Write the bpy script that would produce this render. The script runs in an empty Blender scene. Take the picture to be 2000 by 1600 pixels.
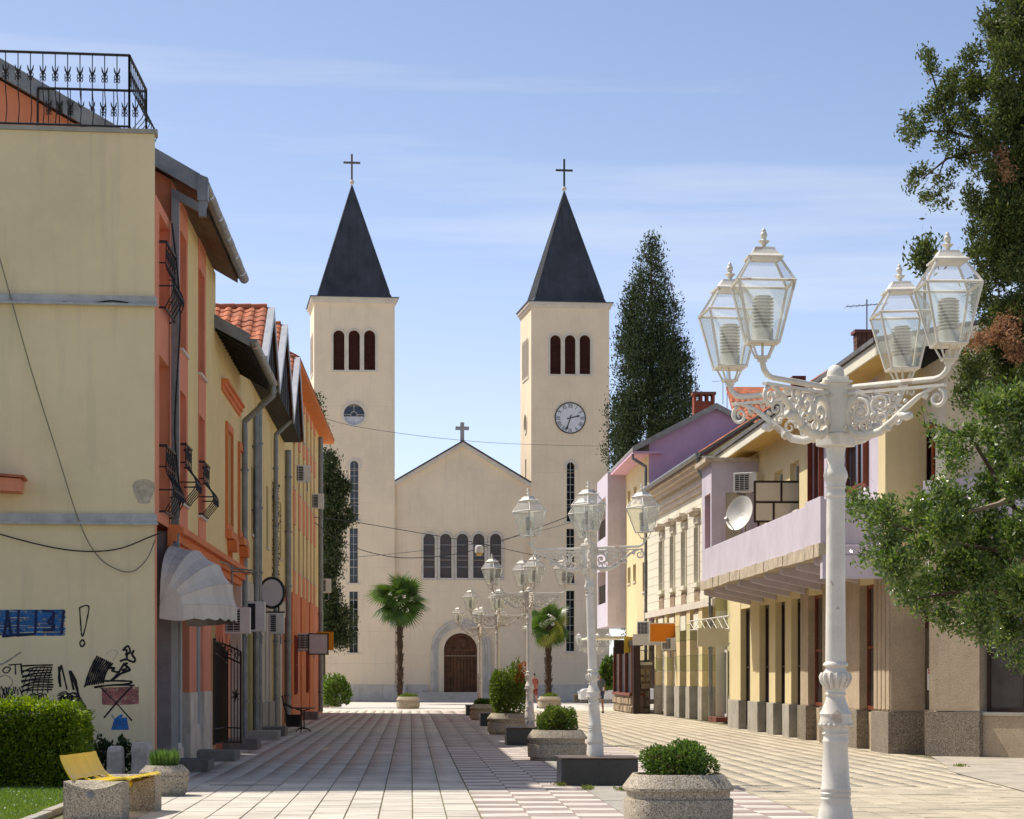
import bpy, math, random
import numpy as np
from mathutils import Vector, Matrix

random.seed(7); RNG = np.random.default_rng(11)
SC = bpy.context.scene
COL = SC.collection
R = math.radians

# ------------------------------------------------------------------ camera
FPX, HZ, CAMH = 4600.0, 1318.0, 1.7           # focal length and horizon row of the photograph, eye height
YAW = math.atan(198.0 / FPX)
cam = bpy.data.cameras.new('camera'); camo = bpy.data.objects.new('camera', cam); COL.objects.link(camo)
cam.sensor_width = 36.0; cam.sensor_fit = 'HORIZONTAL'; cam.lens = 36.0 * FPX / 2000.0
cam.shift_y = (HZ - 800.0) / 2000.0
cam.clip_start = 0.1; cam.clip_end = 3000.0
camo.location = (0, 0, CAMH); camo.rotation_euler = (R(90), 0, -YAW)
SC.camera = camo

# ------------------------------------------------------------------ sky, sun, exposure
SUNV = Vector((-0.60, 0.38, 1.0)).normalized()          # towards the sun: left, a little ahead, high
EL = math.asin(SUNV.z); AZ = math.atan2(SUNV.x, SUNV.y)
w = bpy.data.worlds.new('World'); SC.world = w; w.use_nodes = True
nt = w.node_tree; nt.nodes.clear()
def WN(t, **k):
    n = nt.nodes.new(t)
    for a, b in k.items(): setattr(n, a, b)
    return n
sky = WN('ShaderNodeTexSky'); sky.sky_type = 'NISHITA'; sky.sun_disc = False
sky.sun_elevation = EL; sky.sun_rotation = AZ; sky.altitude = 50; sky.air_density = 0.24; sky.dust_density = 0.9; sky.ozone_density = 2.8
bg = WN('ShaderNodeBackground'); bg.inputs[1].default_value = 0.15
out = WN('ShaderNodeOutputWorld')
# thin cirrus streaks all round the sky
tc = WN('ShaderNodeTexCoord'); mp = WN('ShaderNodeMapping'); mp.inputs['Rotation'].default_value = (0.0, R(-7), R(20)); mp.inputs['Scale'].default_value = (1.3, 1.3, 17)
nz = WN('ShaderNodeTexNoise'); nz.inputs['Scale'].default_value = 1.5; nz.inputs['Detail'].default_value = 7; nz.inputs['Roughness'].default_value = .55
rp = WN('ShaderNodeValToRGB'); rp.color_ramp.elements[0].position = .54; rp.color_ramp.elements[1].position = .78
rp.color_ramp.elements[1].color = (.45, .45, .45, 1)
mx = WN('ShaderNodeMixRGB'); mx.inputs[2].default_value = (2.8, 2.95, 3.15, 1)
nt.links.new(tc.outputs['Generated'], mp.inputs[0]); nt.links.new(mp.outputs[0], nz.inputs['Vector'])
nt.links.new(nz.outputs[0], rp.inputs[0]); nt.links.new(rp.outputs[0], mx.inputs[0]); nt.links.new(sky.outputs[0], mx.inputs[1])
# thin high veil that thickens towards the horizon, the same all round
sx = WN('ShaderNodeSeparateXYZ'); nt.links.new(tc.outputs['Generated'], sx.inputs[0])
m1 = WN('ShaderNodeMath', operation='MAXIMUM'); m1.inputs[1].default_value = 0.0; nt.links.new(sx.outputs[2], m1.inputs[0])
m2 = WN('ShaderNodeMath', operation='MULTIPLY'); m2.inputs[1].default_value = -10.5; nt.links.new(m1.outputs[0], m2.inputs[0])
m3 = WN('ShaderNodeMath', operation='EXPONENT'); nt.links.new(m2.outputs[0], m3.inputs[0])
mv = WN('ShaderNodeMixRGB'); mv.inputs[2].default_value = (2.9, 2.95, 3.0, 1); nt.links.new(m3.outputs[0], mv.inputs[0]); nt.links.new(mx.outputs[0], mv.inputs[1])
wb = WN('ShaderNodeMixRGB', blend_type='MULTIPLY'); wb.inputs[0].default_value = 1.0; wb.inputs[2].default_value = (.93, .935, .87, 1)      # white balance: whole sky tinted warmer, to warm the shade
nt.links.new(mv.outputs[0], wb.inputs[1]); nt.links.new(wb.outputs[0], bg.inputs[0]); nt.links.new(bg.outputs[0], out.inputs[0])
sun = bpy.data.lights.new('sun', 'SUN'); suno = bpy.data.objects.new('sun', sun); COL.objects.link(suno)
sun.energy = 2.1; sun.angle = R(0.53); sun.color = (1.0, .93, .82)
suno.rotation_euler = SUNV.to_track_quat('Z', 'Y').to_euler(); suno.location = (-30, 20, 60)
vs = SC.view_settings; vs.view_transform = 'Standard'; vs.look = 'None'; vs.gamma = 1; vs.use_curve_mapping = False; vs.exposure = 1.32
SC.cycles.max_bounces = 10; SC.cycles.diffuse_bounces = 8; SC.cycles.transparent_max_bounces = 24; SC.cycles.use_denoising = True
SC.cycles.caustics_reflective = False; SC.cycles.caustics_refractive = False

# ------------------------------------------------------------------ frames that turn photo measurements into places on a wall
_s, _c = math.sin(YAW), math.cos(YAW)
def ray(px, py):
    a = (px - 1000.0) / FPX
    return (_s + a * _c, _c - a * _s, (HZ - py) / FPX)
def at(px, py, t):
    d = ray(px, py); k = t / d[1]
    return Vector((d[0] * k, d[1] * k, CAMH + d[2] * k))
class Fr:
    """vertical wall frame: u along the wall, z up, d outwards"""
    def __init__(s, ox, oy, ux, uy, nx, ny):
        l = math.hypot(ux, uy); s.o = (ox, oy); s.u = (ux / l, uy / l); l = math.hypot(nx, ny); s.n = (nx / l, ny / l)
    def P(s, u, z, d=0.0):
        return (s.o[0] + s.u[0] * u + s.n[0] * d, s.o[1] + s.u[1] * u + s.n[1] * d, z)
    def uz(s, px, py, d=0.0):
        r = ray(px, py); ox, oy = s.o[0] + s.n[0] * d, s.o[1] + s.n[1] * d
        k = (ox * s.n[0] + oy * s.n[1]) / (r[0] * s.n[0] + r[1] * s.n[1])
        x, y = r[0] * k, r[1] * k
        return ((x - ox) * s.u[0] + (y - oy) * s.u[1], CAMH + r[2] * k)
    def U(s, px, d=0.0): return s.uz(px, HZ, d)[0]
    def Z(s, px, py, d=0.0): return s.uz(px, py, d)[1]
    def mat(s, u, z, d=0.0):
        """matrix whose local X = u, Y = -d (into the wall), Z = up"""
        p = s.P(u, z, d)
        return Matrix(((s.u[0], -s.n[0], 0, p[0]), (s.u[1], -s.n[1], 0, p[1]), (0, 0, 1, p[2]), (0, 0, 0, 1)))

# ------------------------------------------------------------------ mesh building
class MB:
    def __init__(s): s.v = []; s.f = []
    def poly(s, pts):
        n = len(s.v); s.v.extend([tuple(p) for p in pts]); s.f.append(tuple(range(n, n + len(pts)))); return s
    def hexa(s, p):
        n = len(s.v); s.v.extend([tuple(q) for q in p])
        for f in ((0,3,2,1),(4,5,6,7),(0,1,5,4),(1,2,6,5),(2,3,7,6),(3,0,4,7)): s.f.append(tuple(n + i for i in f))
        return s
    def box(s, x0, x1, y0, y1, z0, z1):
        return s.hexa([(x0,y0,z0),(x1,y0,z0),(x1,y1,z0),(x0,y1,z0),(x0,y0,z1),(x1,y0,z1),(x1,y1,z1),(x0,y1,z1)])
    def fbox(s, fr, u0, u1, z0, z1, d0, d1):
        return s.hexa([fr.P(u0,z0,d0),fr.P(u1,z0,d0),fr.P(u1,z0,d1),fr.P(u0,z0,d1),fr.P(u0,z1,d0),fr.P(u1,z1,d0),fr.P(u1,z1,d1),fr.P(u0,z1,d1)])
    def frust(s, cx, cy, z0, hx0, hy0, z1, hx1, hy1):
        return s.hexa([(cx-hx0,cy-hy0,z0),(cx+hx0,cy-hy0,z0),(cx+hx0,cy+hy0,z0),(cx-hx0,cy+hy0,z0),(cx-hx1,cy-hy1,z1),(cx+hx1,cy-hy1,z1),(cx+hx1,cy+hy1,z1),(cx-hx1,cy+hy1,z1)])
    def prism(s, pts0, pts1):
        """two matching rings joined, both ends capped"""
        n = len(s.v); k = len(pts0); s.v.extend([tuple(p) for p in pts0]); s.v.extend([tuple(p) for p in pts1])
        s.f.append(tuple(range(n + k - 1, n - 1, -1))); s.f.append(tuple(range(n + k, n + 2 * k)))
        for i in range(k):
            j = (i + 1) % k; s.f.append((n + i, n + j, n + k + j, n + k + i))
        return s
    def fprism(s, fr, uz, d0, d1):
        return s.prism([fr.P(u, z, d0) for u, z in uz], [fr.P(u, z, d1) for u, z in uz])
    def lathe(s, prof, n=16, c=(0, 0, 0), sx=1.0, sy=1.0, a0=0.0, cap=True):
        b = len(s.v); m = len(prof)
        for r, z in prof:
            for i in range(n):
                a = a0 + 2 * math.pi * i / n; s.v.append((c[0] + r * sx * math.cos(a), c[1] + r * sy * math.sin(a), c[2] + z))
        for k in range(m - 1):
            for i in range(n):
                j = (i + 1) % n; s.f.append((b + k*n + i, b + k*n + j, b + (k+1)*n + j, b + (k+1)*n + i))
        if cap:
            s.f.append(tuple(b + i for i in range(n - 1, -1, -1))); s.f.append(tuple(b + (m-1)*n + i for i in range(n)))
        return s
    def tube(s, pts, r, n=6, cap=True, closed=False):
        P = [Vector(p) for p in pts]; m = len(P); b = len(s.v)
        rr = r if isinstance(r, (list, tuple)) else [r] * m
        ref = None
        for k in range(m):
            if closed: t = P[(k+1) % m] - P[k-1]
            else: t = P[min(k+1, m-1)] - P[max(k-1, 0)]
            t = t.normalized() if t.length > 1e-9 else Vector((0, 0, 1))
            if ref is None: ref = Vector((0, 0, 1)) if abs(t.z) < .9 else Vector((1, 0, 0))
            x = ref - t * ref.dot(t)
            x = x.normalized() if x.length > 1e-6 else t.orthogonal().normalized()
            ref = x; y = t.cross(x)
            for i in range(n):
                a = 2 * math.pi * i / n; q = P[k] + (x * math.cos(a) + y * math.sin(a)) * rr[k]; s.v.append(tuple(q))
        for k in range(m if closed else m - 1):
            k2 = (k + 1) % m
            for i in range(n):
                j = (i + 1) % n; s.f.append((b + k*n + i, b + k*n + j, b + k2*n + j, b + k2*n + i))
        if cap and not closed:
            s.f.append(tuple(b + i for i in range(n))); s.f.append(tuple(b + (m-1)*n + i for i in range(n - 1, -1, -1)))
        return s
    def ball(s, c, r, n=10, m=6, sz=1.0):
        return s.lathe([(max(1e-4, r * math.sin(math.pi * k / m)), -r * sz * math.cos(math.pi * k / m)) for k in range(m + 1)], n, c, cap=False)
    def ribbon(s, fr, pts, w, d):
        """flat painted stroke on a wall"""
        pts = [Vector((p[0], p[1], 0)) for p in pts]
        L = []; Rr = []
        for k, p in enumerate(pts):
            t = (pts[min(k+1, len(pts)-1)] - pts[max(k-1, 0)]); t = t.normalized() if t.length > 1e-9 else Vector((1, 0, 0))
            nn = Vector((-t.y, t.x, 0)) * w * .5 * random.uniform(.75, 1.2)
            L.append(p + nn); Rr.append(p - nn)
        for k in range(len(pts) - 1):
            s.poly([fr.P(q.x, q.y, d) for q in (L[k], L[k+1], Rr[k+1], Rr[k])])
        return s
    def xf(s, M, start=0):
        for i in range(start, len(s.v)): s.v[i] = tuple(M @ Vector(s.v[i]))
        return s
    def add(s, o, M=None):
        b = len(s.v); s.v.extend([tuple(M @ Vector(p)) for p in o.v] if M is not None else o.v)
        s.f.extend([tuple(b + i for i in f) for f in o.f]); return s
    def mesh(s, name, m, smooth=False, fix=True):
        me = bpy.data.meshes.new(name); me.from_pydata(s.v, [], s.f)
        if m is not None: me.materials.append(m)
        if fix and len(s.f) < 60000:
            import bmesh
            bm = bmesh.new(); bm.from_mesh(me); bmesh.ops.recalc_face_normals(bm, faces=bm.faces); bm.to_mesh(me); bm.free()
        if smooth:
            me.polygons.foreach_set('use_smooth', [True] * len(me.polygons))
            if smooth != 'all': me.set_sharp_from_angle(angle=R(38))
        return me
    def build(s, name, m, parent=None, smooth=False, bevel=0):
        return link(name, s.mesh(name, m, smooth), parent, bevel)

WMAT = {}
def wm(o): return WMAT.get(o.name, Matrix.Identity(4))
def link(name, data, parent=None, bevel=0, M=None):
    o = bpy.data.objects.new(name, data); COL.objects.link(o)
    if M is not None: o.matrix_basis = M
    if parent is not None:
        o.parent = parent; o.matrix_parent_inverse = wm(parent).inverted()
    if bevel:
        b = o.modifiers.new('bevel', 'BEVEL'); b.width = bevel; b.segments = 2; b.limit_method = 'ANGLE'; b.angle_limit = R(40)
    return o
def tag(o, label=None, cat=None, group=None, kind=None):
    if label: o['label'] = label
    if cat: o['category'] = cat
    if group: o['group'] = group
    if kind: o['kind'] = kind
    return o
def thing(name, label, cat, loc=(0, 0, 0), group=None):
    o = bpy.data.objects.new(name, None); COL.objects.link(o); o.empty_display_size = .2
    o.location = loc; WMAT[o.name] = Matrix.Translation(Vector(loc))
    return tag(o, label, cat, group)
def copy_tree(o, parent=None):
    c = o.copy(); COL.objects.link(c)
    if parent is not None: c.parent = parent
    for ch in o.children: copy_tree(ch, c)
    return c
def npmesh(name, V, Q, m, smooth=False):
    V = np.asarray(V, dtype=np.float32); Q = np.asarray(Q, dtype=np.int32); k = Q.shape[1]
    me = bpy.data.meshes.new(name); me.vertices.add(len(V)); me.vertices.foreach_set('co', V.ravel())
    me.loops.add(Q.size); me.loops.foreach_set('vertex_index', Q.ravel())
    me.polygons.add(len(Q)); me.polygons.foreach_set('loop_start', np.arange(0, Q.size, k, dtype=np.int32))
    me.update(calc_edges=True); me.materials.append(m)
    return me

def wall(mb, fr, u0, u1, z0, z1, holes=(), depth=.2, d=0.0):
    """wall face with openings; hole = (u0,u1,z0,z1,kind) kind r rectangle, a arched top, c circle"""
    us = sorted({u0, u1, *[min(max(h[k], u0), u1) for h in holes for k in (0, 1)]}); zs = sorted({z0, z1, *[min(max(h[k], z0), z1) for h in holes for k in (2, 3)]})
    for a, b in zip(us, us[1:]):
        if b - a < 1e-5: continue
        for c, e in zip(zs, zs[1:]):
            if e - c < 1e-5: continue
            uc, zc = (a + b) / 2, (c + e) / 2
            if any(h[0] < uc < h[1] and h[2] < zc < h[3] for h in holes): continue
            mb.poly([fr.P(a, c, d), fr.P(b, c, d), fr.P(b, e, d), fr.P(a, e, d)])
    for h in holes:
        ring = outline(h); n = len(ring)
        for i in range(n):
            p, q = ring[i], ring[(i + 1) % n]
            mb.poly([fr.P(*p, d), fr.P(*q, d), fr.P(*q, d - depth), fr.P(*p, d - depth)])
        corners = []
        if h[4] == 'a': corners = [(h[0], h[3]), (h[1], h[3])]
        elif h[4] == 'c': corners = [(h[0], h[3]), (h[1], h[3]), (h[0], h[2]), (h[1], h[2])]
        for cu, cz in corners:
            cx, cy = (h[0] + h[1]) / 2, (h[2] + h[3]) / 2
            arc = [p for p in ring if (p[0] - cx) * (cu - cx) >= -1e-6 and (h[4] == 'a' and p[1] >= h[3] - (h[1] - h[0]) / 2 - 1e-6 or h[4] == 'c' and (p[1] - cy) * (cz - cy) >= -1e-6)]
            arc.sort(key=lambda p: abs(p[0] - cu))
            for p, q in zip(arc, arc[1:]):
                mb.poly([fr.P(cu, cz, d), fr.P(*p, d), fr.P(*q, d)])
    return mb
def outline(h, n=10, grow=0.0, bottom=True):
    u0, u1, z0, z1, k = h; u0 -= grow; u1 += grow; z1 += grow
    if bottom: z0 -= grow
    if k == 'r': return [(u0, z0), (u1, z0), (u1, z1), (u0, z1)]
    r = (u1 - u0) / 2; uc = (u0 + u1) / 2
    if k == 'a':
        zc = z1 - r
        return [(u0, z0), (u1, z0)] + [(uc + r * math.cos(math.pi * i / (2*n)), zc + r * math.sin(math.pi * i / (2*n))) for i in range(2*n + 1)]
    zc = (z0 + z1) / 2; rz = (z1 - z0) / 2
    return [(uc + r * math.cos(2 * math.pi * i / (4*n)), zc + rz * math.sin(2 * math.pi * i / (4*n))) for i in range(4*n)]
def ringstrip(mb, fr, inner, outer, d0, d1):
    """raised surround between two matching outlines (d0 wall, d1 proud)"""
    n = len(inner)
    for i in range(n):
        j = (i + 1) % n; a, b, c, e = inner[i], inner[j], outer[j], outer[i]
        mb.poly([fr.P(*a, d1), fr.P(*b, d1), fr.P(*c, d1), fr.P(*e, d1)])
        mb.poly([fr.P(*e, d1), fr.P(*c, d1), fr.P(*c, d0), fr.P(*e, d0)])
        mb.poly([fr.P(*a, d0), fr.P(*b, d0), fr.P(*b, d1), fr.P(*a, d1)])
    return mb

# ------------------------------------------------------------------ materials
MATS = {}
def mat(name, col, rough=.8, var=.12, scale=2.5, bump=.0, bscale=80.0, streak=0.0, col2=None, metal=0.0, spec=.3, speck=None, island=0.0, dirt=None, alpha=None, trans=0.0):
    if name in MATS: return MATS[name]
    m = bpy.data.materials.new(name); m.use_nodes = True; t = m.node_tree; N = t.nodes; L = t.links
    b = N['Principled BSDF']; b.inputs['Roughness'].default_value = rough; b.inputs['Metallic'].default_value = metal
    b.inputs['Specular IOR Level'].default_value = spec
    gpos = N.new('ShaderNodeNewGeometry'); oc = gpos.outputs['Position']
    def rgb(c):
        n = N.new('ShaderNodeRGB'); n.outputs[0].default_value = (*c, 1); return n.outputs[0]
    def mixc(f, a, c, bt='MIX'):
        n = N.new('ShaderNodeMixRGB'); n.blend_type = bt
        if isinstance(f, (int, float)): n.inputs[0].default_value = f
        else: L.new(f, n.inputs[0])
        L.new(a, n.inputs[1]); L.new(c, n.inputs[2]); return n.outputs[0]
    def noise(sc, det=5, vec=None, ro=.6):
        n = N.new('ShaderNodeTexNoise'); n.inputs['Scale'].default_value = sc; n.inputs['Detail'].default_value = det; n.inputs['Roughness'].default_value = ro
        L.new(vec or oc, n.inputs['Vector']); return n.outputs[0]
    def ramp(f, a, c, va=0.0, vb=1.0):
        n = N.new('ShaderNodeMapRange'); n.inputs[1].default_value = a; n.inputs[2].default_value = c; n.inputs[3].default_value = va; n.inputs[4].default_value = vb
        L.new(f, n.inputs[0]); return n.outputs[0]
    base = rgb(col); c2 = col2 or tuple(max(0, x * (1 - 2.2 * var)) for x in col)
    cur = mixc(ramp(noise(scale), .35, .72), base, rgb(c2))
    hi = tuple(min(1, x * (1 + var)) for x in col)
    cur = mixc(ramp(noise(scale * 6.3, 4), .5, .8, 0, .5), cur, rgb(hi))
    if streak:
        mpn = N.new('ShaderNodeMapping'); mpn.inputs['Scale'].default_value = (3.5, 3.5, .22); L.new(oc, mpn.inputs[0])
        f = ramp(noise(1.6, 6, mpn.outputs[0]), .52, .78, 0, streak)
        cur = mixc(f, cur, rgb(dirt or tuple(x * .45 for x in col)))
    if speck:
        for k, (sc_, cc, th) in enumerate(speck):
            v = N.new('ShaderNodeTexVoronoi'); v.inputs['Scale'].default_value = sc_; L.new(oc, v.inputs['Vector'])
            sp = N.new('ShaderNodeSeparateColor'); L.new(v.outputs['Color'], sp.inputs[0])
            cur = mixc(ramp(sp.outputs[k % 3], th, th + .06), cur, rgb(cc))
    if island:
        g = N.new('ShaderNodeNewGeometry'); h = N.new('ShaderNodeHueSaturation')
        oi = N.new('ShaderNodeObjectInfo'); ad = N.new('ShaderNodeMath'); ad.operation = 'ADD'; fc = N.new('ShaderNodeMath'); fc.operation = 'FRACT'
        L.new(g.outputs['Random Per Island'], ad.inputs[0]); L.new(oi.outputs['Random'], ad.inputs[1]); L.new(ad.outputs[0], fc.inputs[0])
        L.new(ramp(fc.outputs[0], 0, 1, 1 - island, 1 + island), h.inputs['Value']); L.new(cur, h.inputs['Color']); cur = h.outputs[0]
    L.new(cur, b.inputs['Base Color'])
    if bump:
        bn = N.new('ShaderNodeBump'); bn.inputs['Strength'].default_value = bump; bn.inputs['Distance'].default_value = .02
        L.new(noise(bscale, 4), bn.inputs['Height']); L.new(bn.outputs[0], b.inputs['Normal'])
    if alpha is not None: b.inputs['Alpha'].default_value = alpha
    if trans: b.inputs['Transmission Weight'].default_value = trans
    MATS[name] = m; return m
def leafmat(name, cols, rough=.45, transl=.35, spec=.35):
    if name in MATS: return MATS[name]
    m = bpy.data.materials.new(name); m.use_nodes = True; t = m.node_tree; N = t.nodes; L = t.links
    b = N['Principled BSDF']; b.inputs['Roughness'].default_value = rough; b.inputs['Specular IOR Level'].default_value = spec
    g = N.new('ShaderNodeNewGeometry'); rp = N.new('ShaderNodeValToRGB'); e = rp.color_ramp.elements
    while len(e) < len(cols): e.new(.5)
    for k, c in enumerate(cols): e[k].position = k / (len(cols) - 1); e[k].color = (*c, 1)
    L.new(g.outputs['Random Per Island'], rp.inputs[0]); L.new(rp.outputs[0], b.inputs['Base Color'])
    tr = N.new('ShaderNodeBsdfTranslucent'); mxs = N.new('ShaderNodeMixShader'); mxs.inputs[0].default_value = transl
    hs = N.new('ShaderNodeHueSaturation'); hs.inputs['Value'].default_value = 1.5; hs.inputs['Saturation'].default_value = 1.1; L.new(rp.outputs[0], hs.inputs['Color']); L.new(hs.outputs[0], tr.inputs[0])
    L.new(b.outputs[0], mxs.inputs[1]); L.new(tr.outputs[0], mxs.inputs[2]); L.new(mxs.outputs[0], N['Material Output'].inputs[0])
    MATS[name] = m; return m
def glassmat(name, tint, clear, rough=.08, dcol=(.5, .52, .48)):
    """thin lamp glass: mostly clear, a little gloss, a film of dirt"""
    if name in MATS: return MATS[name]
    m = bpy.data.materials.new(name); m.use_nodes = True; t = m.node_tree; N = t.nodes; L = t.links; N.remove(N['Principled BSDF'])
    tr = N.new('ShaderNodeBsdfTransparent'); tr.inputs[0].default_value = (*tint, 1)
    gl = N.new('ShaderNodeBsdfGlossy'); gl.inputs['Roughness'].default_value = rough
    d1 = N.new('ShaderNodeBsdfDiffuse'); d1.inputs[0].default_value = (*dcol, 1); d2 = N.new('ShaderNodeBsdfTranslucent'); d2.inputs[0].default_value = (*dcol, 1)
    df = N.new('ShaderNodeMixShader'); df.inputs[0].default_value = .82; L.new(d1.outputs[0], df.inputs[1]); L.new(d2.outputs[0], df.inputs[2])
    a = N.new('ShaderNodeMixShader'); tcn = N.new('ShaderNodeTexCoord'); nz = N.new('ShaderNodeTexNoise'); nz.inputs['Scale'].default_value = 5; nz.inputs['Detail'].default_value = 6; L.new(tcn.outputs['Object'], nz.inputs['Vector'])
    mr = N.new('ShaderNodeMapRange'); mr.inputs[1].default_value = .3; mr.inputs[2].default_value = .8; mr.inputs[3].default_value = (1 - clear) * .6; mr.inputs[4].default_value = (1 - clear) * 1.5; L.new(nz.outputs[0], mr.inputs[0])
    L.new(mr.outputs[0], a.inputs[0]); L.new(tr.outputs[0], a.inputs[1]); L.new(df.outputs[0], a.inputs[2])
    b = N.new('ShaderNodeMixShader'); b.inputs[0].default_value = .06; L.new(a.outputs[0], b.inputs[1]); L.new(gl.outputs[0], b.inputs[2])
    L.new(b.outputs[0], N['Material Output'].inputs[0]); MATS[name] = m; return m

def spraymat(name, col, hole=.42):
    """sprayed paint: thin and broken where the plaster shows through"""
    m = mat(name, col, .7, .3, 9)
    t = m.node_tree; N = t.nodes; L = t.links; b = N['Principled BSDF']
    g = N.new('ShaderNodeNewGeometry'); z = N.new('ShaderNodeTexNoise'); z.inputs['Scale'].default_value = 14; z.inputs['Detail'].default_value = 8; z.inputs['Roughness'].default_value = .75; L.new(g.outputs['Position'], z.inputs['Vector'])
    r = N.new('ShaderNodeMapRange'); r.inputs[1].default_value = hole - .1; r.inputs[2].default_value = hole + .08; r.inputs[3].default_value = .15; r.inputs[4].default_value = 1; L.new(z.outputs[0], r.inputs[0]); L.new(r.outputs[0], b.inputs['Alpha'])
    return m

# ================================================================== materials in use
M_SLAB = mat('paving_slab', (.64, .58, .49), .85, .12, .7, .35, 60, island=.10, speck=[(24, (.26, .23, .19), .985)])
M_SLAB2 = mat('paving_slab_warm', (.56, .485, .36), .85, .14, .6, .5, 45, island=.12, speck=[(24, (.26, .22, .16), .985)])
M_TPINK = mat('tile_pink', (.40, .31, .27), .8, .15, 2, .2, 70, island=.10)
M_TWHITE = mat('tile_white', (.66, .60, .52), .8, .12, 2, .2, 70, island=.08)
M_JOINT = mat('joint_moss', (.22, .19, .11), .95, .3, 5, .5, 40, col2=(.10, .11, .04))
M_CONC = mat('concrete', (.42, .39, .33), .9, .15, 2.5, .3, 60)
M_GROUND = mat('pale_ground', (.42, .37, .29), .95, .25, 1, .4, 30)
M_PLAZA = mat('plaza_stone', (.62, .57, .49), .85, .1, .8, .2, 30)
M_CREAM = mat('church_plaster', (.85, .70, .51), .9, .06, .35, .08, 25, streak=.30, dirt=(.55, .44, .31))
M_TRIM = mat('church_trim', (.70, .63, .53), .85, .08, 1.5, .1, 40)
M_STONE = mat('church_stone', (.64, .585, .51), .85, .12, 2, .2, 30, island=.06)
M_SPIRE = mat('spire_sheet', (.062, .066, .076), .5, .25, .8, .1, 8, spec=.4, streak=.4, dirt=(.038, .038, .043))
M_DGLASS = mat('window_glass', (.02, .024, .03), .08, .2, 3, spec=.6)
M_LEADED = mat('leaded_glass', (.05, .055, .06), .25, .4, 3, spec=.5, col2=(.09, .05, .045))
M_LOUV = mat('louvre_brown', (.12, .042, .030), .6, .2, 4)
M_WOOD = mat('door_wood', (.15, .062, .025), .55, .3, 3, .15, 20, streak=.4)
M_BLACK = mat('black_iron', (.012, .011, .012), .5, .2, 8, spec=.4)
M_WHITE = mat('white_paint', (.74, .71, .64), .5, .06, 5, .05, 60, spec=.4)
M_WPLAS = mat('white_plastic', (.72, .70, .64), .45, .05, 4, spec=.4)
M_METAL = mat('grey_sheet_metal', (.27, .28, .28), .45, .2, 3, .05, 30, metal=.45)
M_ZINC = mat('zinc_pipe', (.30, .315, .30), .5, .15, 4, .05, 30, metal=.3)
M_MUNTIN = mat('muntin', (.45, .46, .45), .6, .05)
M_CLOCK = mat('clock_face', (.70, .71, .74), .5, .03)
M_LEAD = mat('muntin_white', (.6, .6, .6), .6, .05)

# ================================================================== ground
def sheet(name, x0, x1, y0, y1, z, m):
    o = MB().poly([(x0, y0, z), (x1, y0, z), (x1, y1, z), (x0, y1, z)]).build(name, m); return tag(o, kind='structure')
sheet('ground', -700, 700, -100, 1500, -.06, M_GROUND)
sheet('plaza', -90, 90, 104, 190, -.02, M_PLAZA)

def slab_mesh(w, l, m, name):
    b = .0035; h = .02
    mb = MB(); x, y = w / 2, l / 2
    mb.v = [(-x, -y, -h), (x, -y, -h), (x, y, -h), (-x, y, -h), (-x+b, -y+b, 0), (x-b, -y+b, 0), (x-b, y-b, 0), (-x+b, y-b, 0)]
    mb.f = [(4, 5, 6, 7), (0, 1, 5, 4), (1, 2, 6, 5), (2, 3, 7, 6), (3, 0, 4, 7)]
    return mb.mesh(name, m, fix=False)
def field(parent, cells, w, l, mats, pieces, name):
    """cells: list of (x, y, material index), nearest first; the first `pieces` become objects, the rest one mesh per material"""
    ms = [slab_mesh(w, l, m, name) for m in mats]
    for x, y, k in cells[:pieces]:
        M = Matrix.Translation((x, y, RNG.uniform(-.003, .002))) @ Matrix.Rotation(RNG.normal(0, .0035), 4, 'X') @ Matrix.Rotation(RNG.normal(0, .0035), 4, 'Y')
        link(name, ms[k], parent, M=M)
    b = .0035; X, Y = w / 2, l / 2
    T = np.array([(-X, -Y, -.02), (X, -Y, -.02), (X, Y, -.02), (-X, Y, -.02), (-X+b, -Y+b, 0), (X-b, -Y+b, 0), (X-b, Y-b, 0), (-X+b, Y-b, 0)])
    Q = np.array([(4, 5, 6, 7), (0, 1, 5, 4), (1, 2, 6, 5), (2, 3, 7, 6), (3, 0, 4, 7)])
    for k, m in enumerate(mats):
        rest = np.array([(x, y) for x, y, kk in cells[pieces:] if kk == k])
        if not len(rest): continue
        n = len(rest); tilt = RNG.normal(0, .0035, (n, 2)); dz = RNG.uniform(-.003, .002, n)
        V = np.repeat(T[None], n, 0); V[:, :, 2] += dz[:, None] + V[:, :, 0] * tilt[:, 0:1] + V[:, :, 1] * tilt[:, 1:2]
        V[:, :, 0] += rest[:, 0:1]; V[:, :, 1] += rest[:, 1:2]
        QQ = (Q[None] + (np.arange(n) * 8)[:, None, None]).reshape(-1, 4)
        o = link('far_' + name + 's', npmesh('far_' + name + 's', V.reshape(-1, 3), QQ, m), parent); o['kind'] = 'stuff'
def bed(name, x0, x1, y0, y1):
    return tag(MB().poly([(x0, y0, -.012), (x1, y0, -.012), (x1, y1, -.012), (x0, y1, -.012)]).build(name, M_JOINT), kind='structure')
S = .408; YN, YF = 26.6, 112.0
b1 = bed('street_pavement', -4.6, .845, 8, YF)
cells = [(.84 - S * (i + .5), y, 0) for y in np.arange(YN + S / 2, YF, S) for i in range(12)]
cells += [(.84 - S * (i + .5), y, 0) for y in np.arange(YN - S / 2, 12, -S) for i in range(12)]
field(b1, cells, S - .013, S - .003, [M_SLAB], 300, 'slab')
b2 = bed('checkered_pavement', .845, 4.87, 8, YF)
TW = .58; c2 = []
for r, y in enumerate(np.arange(26.52 + TW / 2, YF, TW)):
    for i in range(6):
        x = .85 + TW * (i + .5) + (.53 if i > 2 else 0)
        c2.append((x, y, (r + i) % 2))
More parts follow.
